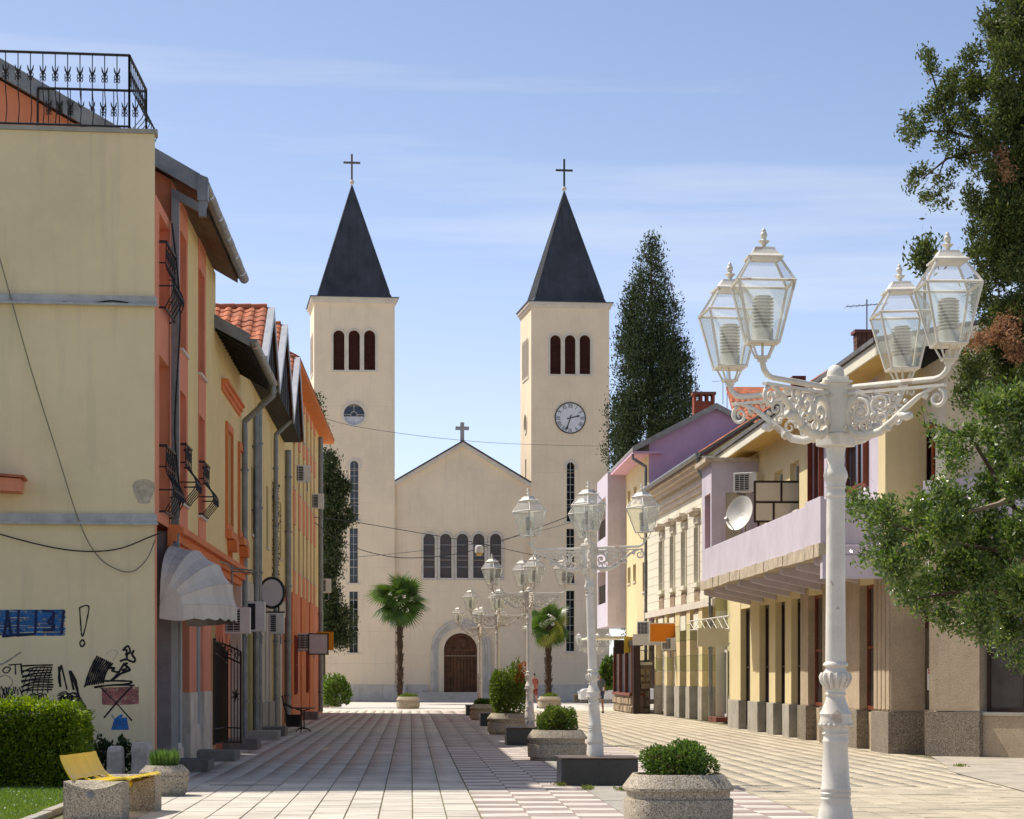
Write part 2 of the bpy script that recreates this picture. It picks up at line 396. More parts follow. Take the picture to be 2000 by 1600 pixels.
for r, y in enumerate(np.arange(26.52 - TW / 2, 12, -TW)):
    for i in range(6): c2.append((.85 + TW * (i + .5) + (.53 if i > 2 else 0), y, (r + 1 + i) % 2))
field(b2, c2, TW - .008, TW - .006, [M_TPINK, M_TWHITE], 300, 'tile')
mb = MB()
for k in range(72):
    y = 12.6 + k * 1.2; mb.box(2.60, 3.11, y + .01, y + 1.19, -.03, -.002 + RNG.uniform(-.002, .002))
mb.build('centre_strip', M_CONC, b2)
b3 = bed('side_pavement', 4.87, 10.9, 8, YF)
c3 = [(4.875 + S * (i + .5), y, 0) for y in np.arange(YN + S / 2, YF, S) for i in range(14)]
c3 += [(4.875 + S * (i + .5), y, 0) for y in np.arange(YN - S / 2, 12, -S) for i in range(14)]
field(b3, c3, S - .028, S - .005, [M_SLAB2], 300, 'slab')
tag(MB().poly([(9.4, 10, .012), (20, 10, .012), (20, 47.9, .012), (10.75, 48.3, .012), (10.3, 45.6, .012), (9.9, 43.2, .012), (9.45, 41, .012), (9.2, 38, .012), (8.9, 34, .012), (8.8, 10, .012)]).build('sidewalk', mat('sidewalk_concrete', (.50, .44, .35), .9, .2, 1.2, .5, 30)), kind='structure')
for (px, py, w) in ((480, 1533, 1.1), (790, 1443, 1.6)):     # slot drains
    p = at(px, py, CAMH * FPX / (py - HZ)); tag(MB().box(p.x - w / 2, p.x + w / 2, p.y - .12, p.y + .12, -.01, .006).build('slot_drain', M_METAL),
        'narrow dark slot drain in the shaded slabs, %s' % ('near the flower tub' if px < 600 else 'midway up the street'), 'drain', 'slot drains in the paving')

# ================================================================== church
CA = R(5.2)
p0 = at(613.5, 1370, 150)
CH = Fr(p0.x, p0.y, math.cos(CA), math.sin(CA), math.sin(CA), -math.cos(CA))
church = thing('church', 'cream twin-towered church with clock and dark pointed spires closing the street', 'church', (*CH.P(6, 0)[:2], 0))
def holepx(fr, x0, x1, ytop, ybot, kind, d=0):
    xm = (x0 + x1) / 2; return (fr.U(x0, d), fr.U(x1, d), fr.Z(xm, ybot, d), fr.Z(xm, ytop, d), kind)
def archring(mb, fr, h, g0, g1, d0, d1):
    a = outline(h, grow=g0, bottom=False)[1:] ; b = outline(h, grow=g1, bottom=False)[1:]
    a.append((h[0] - g0, h[2])); b.append((h[0] - g1, h[2]))
    for i in range(len(a) - 1):
        p, q, s, t = a[i], a[i+1], b[i+1], b[i]
        mb.poly([fr.P(*p, d1), fr.P(*q, d1), fr.P(*s, d1), fr.P(*t, d1)])
        mb.poly([fr.P(*t, d1), fr.P(*s, d1), fr.P(*s, d0), fr.P(*t, d0)])
        mb.poly([fr.P(*p, d0), fr.P(*q, d0), fr.P(*q, d1), fr.P(*p, d1)])
def lancet(fr, h, nx, ny, d=0.0, trim=None, sill=False):
    """leaded window: bars (part) > pane, surround, sill"""
    mb = MB(); u0, u1, z0, z1, k = h; bw = .03
    for i in range(1, nx): u = u0 + (u1 - u0) * i / nx; mb.fbox(fr, u - bw/2, u + bw/2, z0, z1 - .02, d - .20, d - .16)
    for i in range(1, ny): z = z0 + (z1 - z0) * i / ny; mb.fbox(fr, u0, u1, z - bw/2, z + bw/2, d - .20, d - .165)
    o = mb.build('window', M_MUNTIN, church)
    MB().poly([fr.P(u, z, d - .22) for u, z in outline(h)]).build('pane', M_LEADED if nx < 2 else M_DGLASS, o)
    if trim:
        t = MB(); archring(t, fr, (u0, u1, z1 - (u1 - u0) / 2 - .25, z1, 'a'), 0, trim, d, d + .06); t.build('surround', M_TRIM, o)
    if sill: MB().fbox(fr, u0 - .15, u1 + .15, z0 - .12, z0, d - .1, d + .12).build('sill', M_TRIM, o)
    return o
def louvres(fr, holes, d=0.0):
    for h in holes:
        u0, u1, z0, z1, k = h; mb = MB(); n = 24
        for i in range(n):
            z = z0 + (z1 - z0) * (i + .5) / n
            r = (u1 - u0) / 2; zc = z1 - r; half = r if z < zc else math.sqrt(max(.01, r*r - (z - zc)**2)); uc = (u0 + u1) / 2
            dz = random.uniform(.01, .035)
            mb.poly([fr.P(uc - half, z - .05, d - .10 + dz), fr.P(uc + half, z - .05, d - .10 + dz), fr.P(uc + half, z + .045, d - .17), fr.P(uc - half, z + .045, d - .17)])
        mb.poly([fr.P(u, z, d - .19) for u, z in outline(h)])
        mb.build('louvre', M_LOUV, church)
    t = MB()
    for h in holes: ringstrip(t, fr, outline(h), outline(h, grow=.135), d, d + .05)
    t.build('belfry_surround', M_TRIM, church)

def tower(xl, xr, ytop, belf, lans, apex, ball_y, cross, tag_):
    u0, u1 = CH.U(xl), CH.U(xr); W = u1 - u0; zt = CH.Z(xl, ytop)
    bh = [holepx(CH, a, b, belf[0], belf[1], 'a') for a, b in belf[2]]
    lh = [holepx(CH, *l) for l in lans]
    rose = []
    if tag_ == 'rose': rose = [holepx(CH, 691.7 - 20.5, 691.7 + 20.5, 789, 830, 'c')]
    mb = MB(); wall(mb, CH, u0, u1, 0, zt, bh + lh + rose, .25)
    SL = Fr(*CH.P(u0, 0, -W)[:2], CH.n[0], CH.n[1], -CH.u[0], -CH.u[1])
    SR = Fr(*CH.P(u1, 0, -W)[:2], CH.n[0], CH.n[1], CH.u[0], CH.u[1])
    sb = [(W/2 + (k - 1) * .93 - .34, W/2 + (k - 1) * .93 + .34, bh[0][2], bh[0][3], 'a') for k in range(3)]
    zc = CH.Z(xl, 820); sc_ = [(W/2 - .6, W/2 + .6, zc - .6, zc + .6, 'c'), (W/2 - .25, W/2 + .25, CH.Z(xl, 940), CH.Z(xl, 890), 'r')]
    wall(mb, SL, 0, W, 0, zt, sb + sc_, .25); wall(mb, SR, 0, W, 0, zt, sb, .25)
    mb.poly([CH.P(u0, 0, -W), CH.P(u1, 0, -W), CH.P(u1, zt, -W), CH.P(u0, zt, -W)])
    t = mb.build('tower', M_CREAM, church)
    louvres(CH, bh); louvres(SL, sb); louvres(SR, sb)
    MB().poly([SL.P(u, z, -.24) for u, z in outline(sc_[0])]).build('pane', M_DGLASS, t); MB().poly([SL.P(u, z, -.24) for u, z in outline(sc_[1])]).build('pane', M_DGLASS, t)
    tr = MB(); ringstrip(tr, SL, outline(sc_[0]), outline(sc_[0], grow=.12), 0, .05); tr.build('surround', M_TRIM, t)
    # cornice in two steps, metal edge
    mb = MB()
    def slabc(o, za, zb): 
        a = [CH.P(u0 - o, za, o), CH.P(u1 + o, za, o), CH.P(u1 + o, za, -W - o), CH.P(u0 - o, za, -W - o)]
        mb.prism(a, [(p[0], p[1], zb) for p in a])
    slabc(.10, zt - .02, zt + .16); slabc(.20, zt + .162, zt + .34)
    mb.build('cornice', M_TRIM, t)
    mb = MB(); slabc(.27, zt + .343, zt + .39); mb.build('metal_edge', M_SPIRE, t)
    # spire: sheets with standing seams
    zb = zt + .395; za = CH.Z(apex[0], apex[1], -W / 2); uc = (u0 + u1) / 2
    hb = .46 * W; sk = .07
    mb = MB(); A = CH.P(uc, za, -W / 2)
    base = [CH.P(uc - hb - sk, zb, -W/2 + hb + sk), CH.P(uc + hb + sk, zb, -W/2 + hb + sk), CH.P(uc + hb + sk, zb, -W/2 - hb - sk), CH.P(uc - hb - sk, zb, -W/2 - hb - sk)]
    b2_ = [CH.P(uc - hb + .12, zb + .38, -W/2 + hb - .12), CH.P(uc + hb - .12, zb + .38, -W/2 + hb - .12), CH.P(uc + hb - .12, zb + .38, -W/2 - hb + .12), CH.P(uc - hb + .12, zb + .38, -W/2 - hb + .12)]
    for i in range(4):
        j = (i + 1) % 4; mb.poly([base[i], base[j], b2_[j], b2_[i]]); mb.poly([b2_[i], b2_[j], A])
    sp = mb.build('spire', M_SPIRE, t)
    sm = MB()
    for i in range(4):
        j = (i + 1) % 4; sm.tube([b2_[i], A], .045, 5)
        for k in range(1, 9):
            f = k / 9; a = Vector(b2_[i]).lerp(Vector(b2_[j]), f); g = 1 - abs(2 * f - 1)
            # seam rises parallel to the face's fall line until it meets a hip
            c = (Vector(b2_[i]) + Vector(b2_[j])) / 2; dirv = Vector(A) - c; top = a + dirv * g
            sm.tube([a, top], .034, 4)
    sm.build('seams', M_SPIRE, t)
    zbll = CH.Z(apex[0], ball_y, -W/2); MB().ball(CH.P(uc, zbll, -W/2), .16, 14, 10).build('ball', M_TRIM, t, smooth='all')
    cz1 = CH.Z(apex[0], cross[0], -W/2); ca = CH.Z(apex[0], cross[1], -W/2); hw = (CH.U(cross[3], -W/2) - CH.U(cross[2], -W/2)) / 2
    cr = MB(); cr.fbox(CH, uc - .06, uc + .06, zbll + .1, cz1, -W/2 - .05, -W/2 + .05); cr.fbox(CH, uc - hw, uc + hw, ca - .065, ca + .065, -W/2 - .048, -W/2 + .048)
    cr.build('cross', mat('cross_metal' + tag_, (.16, .13, .12) if tag_ == 'rose' else (.05, .055, .055), .5, .2, 5), t)
    for h, nb in zip(lh, (8, 7, 7)): lancet(CH, h, 2, nb, trim=.16 if h[4] == 'a' else None, sill=True)
    return u0, u1, W, zt, rose
tl = tower(613.5, 771, 590, (645, 723, [(651, 672.8), (680.8, 702.9), (711, 733)]),
      [(684, 700, 900, 1017, 'a'), (683, 699, 1032, 1139, 'r'), (682.5, 699, 1155.5, 1275, 'r')], (686, 362), 356, (301, 318, 670, 703), 'rose')
trw = tower(1037.5, 1190, 600, (654.5, 731, [(1074.5, 1095.5), (1103, 1124), (1132, 1153)]),
      [(1107, 1122.5, 903, 1019, 'a'), (1106.5, 1122, 1033, 1139, 'r'), (1106, 1122, 1154, 1272, 'r')], (1103, 374), 369, (311, 333, 1087, 1120), 'clock')
# rose window of the west tower
h = tl[4][0]; uc, zc = (h[0] + h[1]) / 2, (h[2] + h[3]) / 2; rr = (h[1] - h[0]) / 2
mb = MB(); ringstrip(mb, CH, outline(h), outline(h, grow=.17), 0, .06); o = mb.build('round_window', M_TRIM, church)
MB().poly([CH.P(u, z, -.22) for u, z in outline(h)]).build('pane', M_DGLASS, o)
MB().poly([CH.P(uc + rr * .97 * math.cos(R(a)), zc + rr * .97 * math.sin(R(a)) , -.21) for a in range(190, 351, 10)]).build('blind', M_CLOCK, o)
mb = MB()
mb.tube([CH.P(uc + .3 * rr * math.cos(R(a)), zc + .3 * rr * math.sin(R(a)), -.19) for a in range(0, 360, 24)], .02, 4, closed=True)
for a in (90, 210, 330, 0, 180, 270): mb.tube([CH.P(uc + .3 * rr * math.cos(R(a)), zc + .3 * rr * math.sin(R(a)), -.19), CH.P(uc + rr * math.cos(R(a)), zc + rr * math.sin(R(a)), -.19)], .018, 4)
mb.build('muntins', M_LEAD, o)
# clock
def text_mesh(s, size, m, ext=.004):
    cu = bpy.data.curves.new('lettering', 'FONT'); cu.body = s; cu.size = size; cu.align_x = 'CENTER'; cu.align_y = 'CENTER'; cu.extrude = ext; cu.resolution_u = 3
    ob = bpy.data.objects.new('lettering', cu); COL.objects.link(ob); dg = bpy.context.evaluated_depsgraph_get(); dg.update()
    me = bpy.data.meshes.new_from_object(ob.evaluated_get(dg)); bpy.data.objects.remove(ob); me.materials.clear(); me.materials.append(m); return me
cu_, cz_ = CH.uz(1113.5, 816.8); cr_ = .98
def disc(fr, u, z, r, d0, d1, n=48): return MB().fprism(fr, [(u + r * math.cos(2*math.pi*i/n), z + r * math.sin(2*math.pi*i/n)) for i in range(n)], d0, d1)
clock = disc(CH, cu_, cz_, cr_, 0, .06).build('clock', M_CLOCK, church)
mb = MB(); mb.tube([CH.P(cu_ + cr_ * math.cos(2*math.pi*i/48), cz_ + cr_ * math.sin(2*math.pi*i/48), .07) for i in range(48)], .035, 5, closed=True); mb.build('rim', M_BLACK, clock)
for k, s in enumerate('XII I II III IIII V VI VII VIII IX X XI'.split()):
    a = R(90 - 30 * k); me = text_mesh(s, .34, M_BLACK)
    M = CH.mat(cu_ + .77 * math.cos(a), cz_ + .77 * math.sin(a), .066) @ Matrix.Rotation(R(90), 4, 'X') @ Matrix.Rotation(a - R(90), 4, 'Z') @ Matrix.Scale(.8, 4, (1, 0, 0)) @ Matrix.Scale(1.15, 4, (0, 1, 0))
    link('numeral', me, clock, M=M)
def hand(a, l, w, name, d):
    c, s = math.cos(a), math.sin(a)
    def q(r, t): return (cu_ + r * c - t * s, cz_ + r * s + t * c)
    MB().fprism(CH, [q(-.22, -w), q(-.05, -w * .8), q(l * .72, -w), q(l * .74, -w * 2.4), q(l, 0), q(l * .74, w * 2.4), q(l * .72, w), q(-.05, w * .8), q(-.22, w)], d, d + .012).build(name, M_BLACK, clock)
hand(R(90 - 76), .66, .035, 'hour_hand', .072); hand(R(90 - 198), .86, .03, 'minute_hand', .086)
# scored joints in the render, and rain stains below the sills
M_SCORE = mat('render_score', (.76, .61, .43), .9, .1)
for (a_, b_, d_) in ((614.5, 770, 0), (1038.5, 1189.5, 0), (772, 1036.5, -.35)):
    ua, ub = CH.U(a_, d_), CH.U(b_, d_)
    for k in range(11 if d_ == 0 else 5):
        z_ = 2.4 + k * 2.05 + (.5 if d_ else 0)
        if d_ or not (CH.Z(690, 735) - .2 < z_ < CH.Z(690, 640) + .2): MB().fbox(CH, ua, ub, z_, z_ + .018, d_ - .01, d_ + .0025).build('render_joint', M_SCORE, church)
# nave front
ND = -.35
u0, u1 = CH.U(771, 0) - .02, CH.U(1037.5, 0) + .02
ze = CH.Z(771, 942, ND); zap = CH.Z(903, 864, ND); uap = CH.U(903, ND)
fivew = [holepx(CH, a, b, 1042.5, 1129, 'a', ND) for a, b in ((826.8, 849.5), (859.3, 882), (891.9, 915), (924, 946.8), (957, 979.3))]
doorh = holepx(CH, 867, 932.5, 1236.8, 1352, 'a', ND)
mb = MB(); wall(mb, CH, u0, u1, 0, ze, fivew + [doorh], .35, ND); mb.poly([CH.P(u0, ze, ND), CH.P(u1, ze, ND), CH.P(uap, zap, ND)])
mb.build('nave_front', M_CREAM, church)
mb = MB()
for s, ue in ((0, u0), (1, u1)):
    for (a, b, d0, d1) in ((-.26, 0, ND + .002, ND + .26), ):
        mb.fprism(CH, [(ue, ze + a), (ue, ze + b), (uap, zap + b), (uap, zap + a)], d0, d1)
mb.build('gable_moulding', M_TRIM, church)
mb = MB()
for ue in (u0, u1): mb.fprism(CH, [(ue, ze + .004), (ue, ze + .11), (uap, zap + .11), (uap, zap + .004)], ND + .34, ND - 26)
mb.build('roof', M_SPIRE, church)
zc0, zc1 = CH.Z(903, 862, ND), CH.Z(903, 825, ND); zca = CH.Z(903, 836.5, ND)
mb = MB().fbox(CH, uap - .12, uap + .12, zc0 - .05, zc1, ND - .15, ND + .05).fbox(CH, uap - .43, uap + .43, zca - .11, zca + .11, ND - .147, ND + .047); mb.build('gable_cross', mat('cross_stone', (.36, .34, .34), .8), church)
for h in fivew: lancet(CH, h, 1, 4, ND)
mb = MB()
for h in fivew: ringstrip(mb, CH, outline(h), outline(h, grow=.15), ND, ND + .07)
mb.build('window_surround', M_STONE, church)
mb = MB()
for k in range(5): archring(mb, CH, doorh, .17 * k, .17 * (k + 1) - .01, ND - .3, ND - .12 + .075 * k)
mb.build('portal', M_STONE, church)
du0, du1, dz0, dz1, _ = doorh; zs = dz1 - (du1 - du0) / 2
door = MB().poly([CH.P(u, z, ND - .335) for u, z in outline(doorh)]).build('door', M_WOOD, church)
n = 10; pw = (du1 - du0) / n
for i in range(n): MB().fbox(CH, du0 + i * pw + .02, du0 + (i+1) * pw - .02, dz0, zs - .08, ND - .33, ND - .27 - .03 * (i % 2)).build('plank', M_WOOD, door)
mb = MB().fbox(CH, du0, du1, zs - .08, zs + .10, ND - .33, ND - .22); mb.tube([CH.P((du0+du1)/2 + .48 * math.cos(R(a)), zs + .42 + .4 * math.sin(R(a)), ND - .30) for a in range(0, 360, 20)], .05, 5, closed=True)
mb.build('transom', M_WOOD, door)
for k in range(5): MB().fbox(CH, CH.U(815 - k * 4, 0), CH.U(985 + k * 3, 0), -.02, dz0 - .11 * k, ND - .2, 1.0 + .34 * k + .002 * k).build('step', M_STONE, church)
for a, b in ((610, 838), (964, 1200)):
    ua, ub = CH.U(a), CH.U(b); k = int((ub - ua) / 1.25); w_ = (ub - ua) / k; zt_ = CH.Z(700, 1337)
    for i in range(k):
        off = .05 if not (u0 < ua + (i + .5) * w_ < u1) else ND + .05
        MB().fbox(CH, ua + i * w_ + .008, ua + (i+1) * w_ - .008, 0, zt_ - random.uniform(0, .01), off - .2, off + random.uniform(0, .006)).build('plinth_stone', M_STONE, church)
mb = MB(); mb.box(-1, 1, -1, 1, 0, 1); del mb

# ================================================================== left-hand row of houses
M_YEL = mat('yellow_plaster', (.86, .70, .42), .9, .06, .5, .15, 50, streak=.38, dirt=(.55, .46, .31))
M_YEL2 = mat('yellow_plaster_light', (.86, .66, .30), .9, .06, .6, .12, 50, streak=.2, dirt=(.4, .34, .22))
M_SAL = mat('salmon_plaster', (.80, .30, .17), .9, .08, .8, .12, 50, streak=.2, dirt=(.35, .15, .1))
M_ORA = mat('orange_stucco', (.78, .25, .09), .85, .1, 1, .1, 50, streak=.15)
M_SHUT = mat('terracotta_shutter', (.36, .075, .04), .7, .12, 2)
M_RBRN = mat('red_brown_panel', (.42, .10, .045), .7, .15, 1.5)
M_SOFF = mat('soffit_wood', (.16, .10, .065), .8, .2, 2, streak=.3)
M_DARKW = mat('dark_timber', (.018, .013, .010), .7, .3, 3)
M_MARB = mat('marble_facing', (.74, .65, .53), .6, .15, 2.2, .05, 20, streak=.5, dirt=(.25, .21, .16))
M_PIPE = M_ZINC
M_STEP = mat('dark_stone_step', (.24, .215, .19), .85, .2, 3, .2, 40)
M_RTILE = mat('roof_tile', (.50, .15, .065), .8, .2, 3, .15, 30, island=.22, col2=(.24, .085, .05))
M_RSHEET = mat('roof_sheet', (.16, .155, .15), .7, .2, 1.5, .1, 20)
M_OLIVE = mat('olive_plaster', (.42, .37, .15), .9, .08, 1, .1, 50, streak=.2)
M_CREAMP = mat('cream_pilaster', (.60, .54, .44), .85, .08, 1.5, .1, 50, streak=.3)
M_AWN = mat('awning_fabric', (.70, .63, .53), .85, .1, 1.6, .1, 40, streak=.35, dirt=(.30, .25, .19))
M_RED = mat('rust_red_iron', (.20, .05, .03), .7, .2, 5)

L1 = Fr(-4.2, 0, 0, 1, 1, 0)

def win(parent, fr, u0, u1, z0, z1, d, rec, fm, gm, nx=1, ny=1, fw=.06, sill=None, fname='window'):
    """recessed window: frame (part) > pane(s), sill"""
    mb = MB(); a = d - rec
    mb.fbox(fr, u0, u0 + fw, z0, z1, a, a + .06); mb.fbox(fr, u1 - fw, u1, z0, z1, a, a + .06)
    mb.fbox(fr, u0 + fw, u1 - fw, z0, z0 + fw, a, a + .058); mb.fbox(fr, u0 + fw, u1 - fw, z1 - fw, z1, a, a + .058)
    for i in range(1, nx): u = u0 + (u1 - u0) * i / nx; mb.fbox(fr, u - fw * .4, u + fw * .4, z0 + fw, z1 - fw, a, a + .054)
    for i in range(1, ny): z = z0 + (z1 - z0) * i / ny; mb.fbox(fr, u0 + fw, u1 - fw, z - fw * .35, z + fw * .35, a, a + .052)
    o = mb.build(fname, fm, parent)
    MB().poly([fr.P(u0, z0, a + .02), fr.P(u1, z0, a + .02), fr.P(u1, z1, a + .02), fr.P(u0, z1, a + .02)]).build('pane', gm, o)
    if sill: MB().fbox(fr, u0 - .06, u1 + .06, z0 - .06, z0 - .002, a + .05, d + .06).build('sill', sill, o)
    return o
def shutter(parent, fr, u0, u1, z0, z1, d, rec, m, sill=None):
    mb = MB(); a = d - rec; um = (u0 + u1) / 2
    for p, q in ((u0, um - .006), (um + .006, u1)):
        mb.fbox(fr, p, p + .06, z0, z1, a, a + .05); mb.fbox(fr, q - .06, q, z0, z1, a, a + .05)
        n = 22
        for i in range(n):
            z = z0 + (z1 - z0) * (i + .5) / n; h = (z1 - z0) / n * .6
            mb.poly([fr.P(p + .06, z - h, a + .045), fr.P(q - .06, z - h, a + .045), fr.P(q - .06, z + h, a + .01), fr.P(p + .06, z + h, a + .01)])
    o = mb.build('shutter', m, parent)
    if sill: MB().fbox(fr, u0 - .06, u1 + .06, z0 - .05, z0 - .002, a + .05, d + .06).build('sill', sill, o)
    return o
def pipe(parent, pts, r=.055, m=None, clamps=True, name='downpipe'):
    mb = MB().tube(pts, r, 10); o = mb.build(name, m or M_PIPE, parent, smooth=True)
    if clamps:
        p, q = Vector(pts[-2]), Vector(pts[-1]); n = int((p - q).length / 1.6); c = MB()
        for k in range(n): z = p.lerp(q, (k + .5) / n); c.lathe([(r * 1.35, -.03), (r * 1.35, .03)], 10, tuple(z))
        if n: c.build('pipe_clamps', M_METAL, o)['kind'] = 'stuff'
    return o
def belly_grille(parent, fr, u0, u1, z0, z1, out_, n=6, r=.010, name='window_grille'):
    """wrought-iron pot-bellied window guard"""
    h = z1 - z0; mb = MB()
    def prof(f):   # f 0 bottom .. 1 top -> outward offset
        return .10 + out_ * (math.sin(math.pi * min(1, f / .62)) ** 1.3 if f < .62 else 0) + .02 * f
    fs = [i / 14 for i in range(15)]
    for k in range(n + 1):
        u = u0 + (u1 - u0) * k / n
        mb.tube([fr.P(u, z0 + h * f, prof(f)) for f in fs], r, 5)
    for f, rr in ((0, .02), (.33, .014), (.68, .014), (1, .026)):
        mb.tube([fr.P(u0, z0 + h * f, -.02), fr.P(u0, z0 + h * f, prof(f)), fr.P(u1, z0 + h * f, prof(f)), fr.P(u1, z0 + h * f, -.02)], rr, 5)
    for k in range(n):     # scrolls between the bars
        u = u0 + (u1 - u0) * (k + .5) / n; q = (u1 - u0) / n * .42
        for f0, s in ((.82, 1), (.30, -1)):
            mb.tube([fr.P(u + q * math.cos(a) * (1 - i * .05), z0 + h * f0 + s * .12 * math.sin(a) * (1 - i * .05), prof(f0)) for i, a in enumerate(np.linspace(0, 7.5, 14))], .009, 4)
    return mb.build(name, M_BLACK, parent)
def baluster_mesh(h, belly=0.0):
    """one bar of the terrace railing with its tulip and C-scrolls; local x along the rail, y outward, z up"""
    mb = MB(); pts = []
    for i in range(13):
        f = i / 12; pts.append((.02 * math.sin(f * 7) * (f < .45) if not belly else 0, belly * math.sin(math.pi * min(1, f / .55)) ** 1.2 if f < .55 else 0, h * f))
    mb.tube(pts, .009, 5)
    for s in (-1, 1):
        for z0, k in ((h * .66, 1), (h * .66, -1)):
            mb.tube([(s * (.012 + .033 * (1 - math.cos(a)) * .8) * (1 - .05 * i), 0, z0 + k * (.02 + .05 * math.sin(a) * (1 - .04 * i))) for i, a in enumerate(np.linspace(0, 5.4, 12))], .007, 4)
        mb.tube([(0, 0, h * .70), (s * .035, 0, h * .76), (s * .05, 0, h * .82)], [.012, .016, .006], 5)
    return mb.mesh('baluster', M_BLACK)
def rail_run(parent, a, b, h, n, belly=0.0, mid=True):
    """railing between two points: rails + individual balusters"""
    a, b = Vector(a), Vector(b); up = Vector((0, 0, 1)); d = (b - a); L = d.length; d.normalize(); outv = d.cross(up)
    mb = MB(); mb.tube([a + up * h, b + up * h], .024, 6); mb.tube([a + up * .0, b + up * .0], .02, 6)
    for p in (a, b): mb.tube([p - up * .1, p + up * h], .02, 6)
    o = mb.build('railing', M_BLACK, parent)
    me = baluster_mesh(h, belly)
    for k in range(1, n):
        p = a + d * L * k / n
        M = Matrix(((d.x, outv.x, 0, p.x), (d.y, outv.y, 0, p.y), (0, 0, 1, p.z), (0, 0, 0, 1)))
        link('baluster', me, o, M=M)
    return o
def ac_unit(loc, rot, label, w=.8, h=.55, dp=.28, grille=True):
    """air-conditioner outdoor unit; local +y is its back"""
    t = thing('air_conditioner', label, 'air conditioner', loc, 'air conditioners on the facades'); WMAT[t.name] = Matrix.Identity(4); t.location = (0, 0, 0)
    MB().box(-w/2, w/2, -dp/2, dp/2, 0, h).build('casing', M_WPLAS, t, bevel=.015)
    g = MB(); c = (-.1, 0, h / 2)
    g.box(-w/2 + .06, w/2 - .24, -dp/2 - .006, -dp/2 - .002, .05, h - .05); g.build('fan_opening', M_BLACK, t)
    if grille:
        b = MB()
        for k in range(9): z = .07 + (h - .14) * k / 8; b.box(-w/2 + .05, w/2 - .23, -dp/2 - .016, -dp/2 - .008, z - .006, z + .006)
        for k in range(4): x = -w/2 + .05 + (w - .28) * k / 3; b.box(x - .006, x + .006, -dp/2 - .02, -dp/2 - .010, .06, h - .06)
        b.build('grille', M_WPLAS, t)
    b = MB()
    for x in (-w/2 + .12, w/2 - .12): b.box(x - .02, x + .02, -dp/2, dp/2 + .25, -.05, -.005); b.box(x - .02, x + .02, dp/2 + .2, dp/2 + .25, -.3, -.05)
    b.build('bracket', M_METAL, t)
    t.location = loc; t.rotation_euler = (0, 0, rot); return t

# ---------------------------------------------------------------- corner house with the graffiti end wall
Y0 = L1.U(302); Y1 = L1.U(334); Y2 = L1.U(421)
E1 = Fr(-4.2, Y0, -math.cos(CA), -math.sin(CA), math.sin(CA), -math.cos(CA))     # end wall, u runs to the left
ZT = L1.Z(302, 262)
h1 = thing('corner_house', 'yellow corner house with graffiti end wall, salmon pilasters and railed roof terrace', 'house', (-6, 44, 0))
mb = MB(); wall(mb, E1, 0, 5.9, 0, ZT); mb.poly([E1.P(.35, ZT), E1.P(5.9, ZT), (-10.1, Y1 + .1, ZT), (-4.55, Y1 + .1, ZT)]); mb.poly([E1.P(5.9, ZT), E1.P(5.9, 0), (-10.1, Y1 + .1, 0), (-10.1, Y1 + .1, ZT)]); mb.fbox(E1, 0, 5.9, 9.3, ZT - .002, -.3, -.002)
log = [(L1.U(311), L1.U(331), L1.Z(321, 1000), L1.Z(321, 705), 'r'), (L1.U(311), L1.U(331), L1.Z(321, 610), L1.Z(321, 432), 'r')]
mb.build('end_wall', M_YEL, h1)
mb = MB(); wall(mb, L1, Y0, Y1, 4.25, 9.62, log, .5); mb.build('annex_side', M_SAL, h1)
for k, h in enumerate(log):
    MB().poly([L1.P(h[0], h[2], -.5), L1.P(h[1], h[2], -.5), L1.P(h[1], h[3], -.5), L1.P(h[0], h[3], -.5)]).build('loggia_wall', M_OLIVE if k == 0 else M_SAL, h1)
    belly_grille(h1, L1, h[0] - .02, h[1] + .05, h[2] - .05, h[2] + 1.05, .14, 5, name='balcony_railing')
mb = MB().fbox(E1, -.05, 5.95, ZT, ZT + .07, -.3, .05); mb.build('coping', M_CONC, h1)
for ya, yb in ((581, 598), (1005, 1024)):
    z1_, z0_ = L1.Z(302, ya), L1.Z(302, yb); MB().fprism(E1, [(-.04, z0_), (5.9, z0_), (5.9, z1_), (-.04, z1_)], .001, .09).build('sheet_metal_band', mat('galvanised_band', (.50, .50, .48), .6, .15, 3, .1, 20, streak=.4), h1)
    MB().fbox(E1, -.06, 5.9, z0_ - .02, z0_ + .02, .1, .13).build('band_lip', MATS['galvanised_band'], h1)
zb = ZT + .13
rail_run(h1, E1.P(5.8, zb, -.12), (-4.62, Y0 + .05, zb), 1.17, 27)
rail_run(h1, (-4.62, Y0 + .05, zb), (-4.60, Y1 - .3, zb), 1.17, 9, belly=.22)
rail_run(h1, (-4.60, Y1 - .3, zb), (-6.45, Y1 - .45, zb), 1.15, 10)
# main block behind the terrace
EV, RX, PIT = -3.68, -10.0, .575; ZE = 10.29
def rz(x): return ZE + PIT * (EV - x)
YG = Y1 + .02
mb = MB(); mb.prism([(x, YG, z) for x, z in ((-4.2, 0), (-4.2, rz(-4.2) - .2), (RX, rz(RX) - .2), (-16, rz(-4.2) - .3), (-16, 0))], [(x, YG + .3, z) for x, z in ((-4.2, 0), (-4.2, rz(-4.2) - .2), (RX, rz(RX) - .2), (-16, rz(-4.2) - .3), (-16, 0))])
mb.build('gable_wall', M_SAL, h1)
ya, yb = Y1 - .35, Y2 + .12
def slope(m0, x0, x1, z0, z1, y0, y1, th, name, par, tt=0.0):
    mb = MB(); mb.hexa([(x0, y0, z0 + tt), (x1, y0, z1 + tt), (x1, y1, z1 + tt), (x0, y1, z0 + tt), (x0, y0, z0 + th + tt), (x1, y0, z1 + th + tt), (x1, y1, z1 + th + tt), (x0, y1, z0 + th + tt)]); return mb.build(name, m0, par)
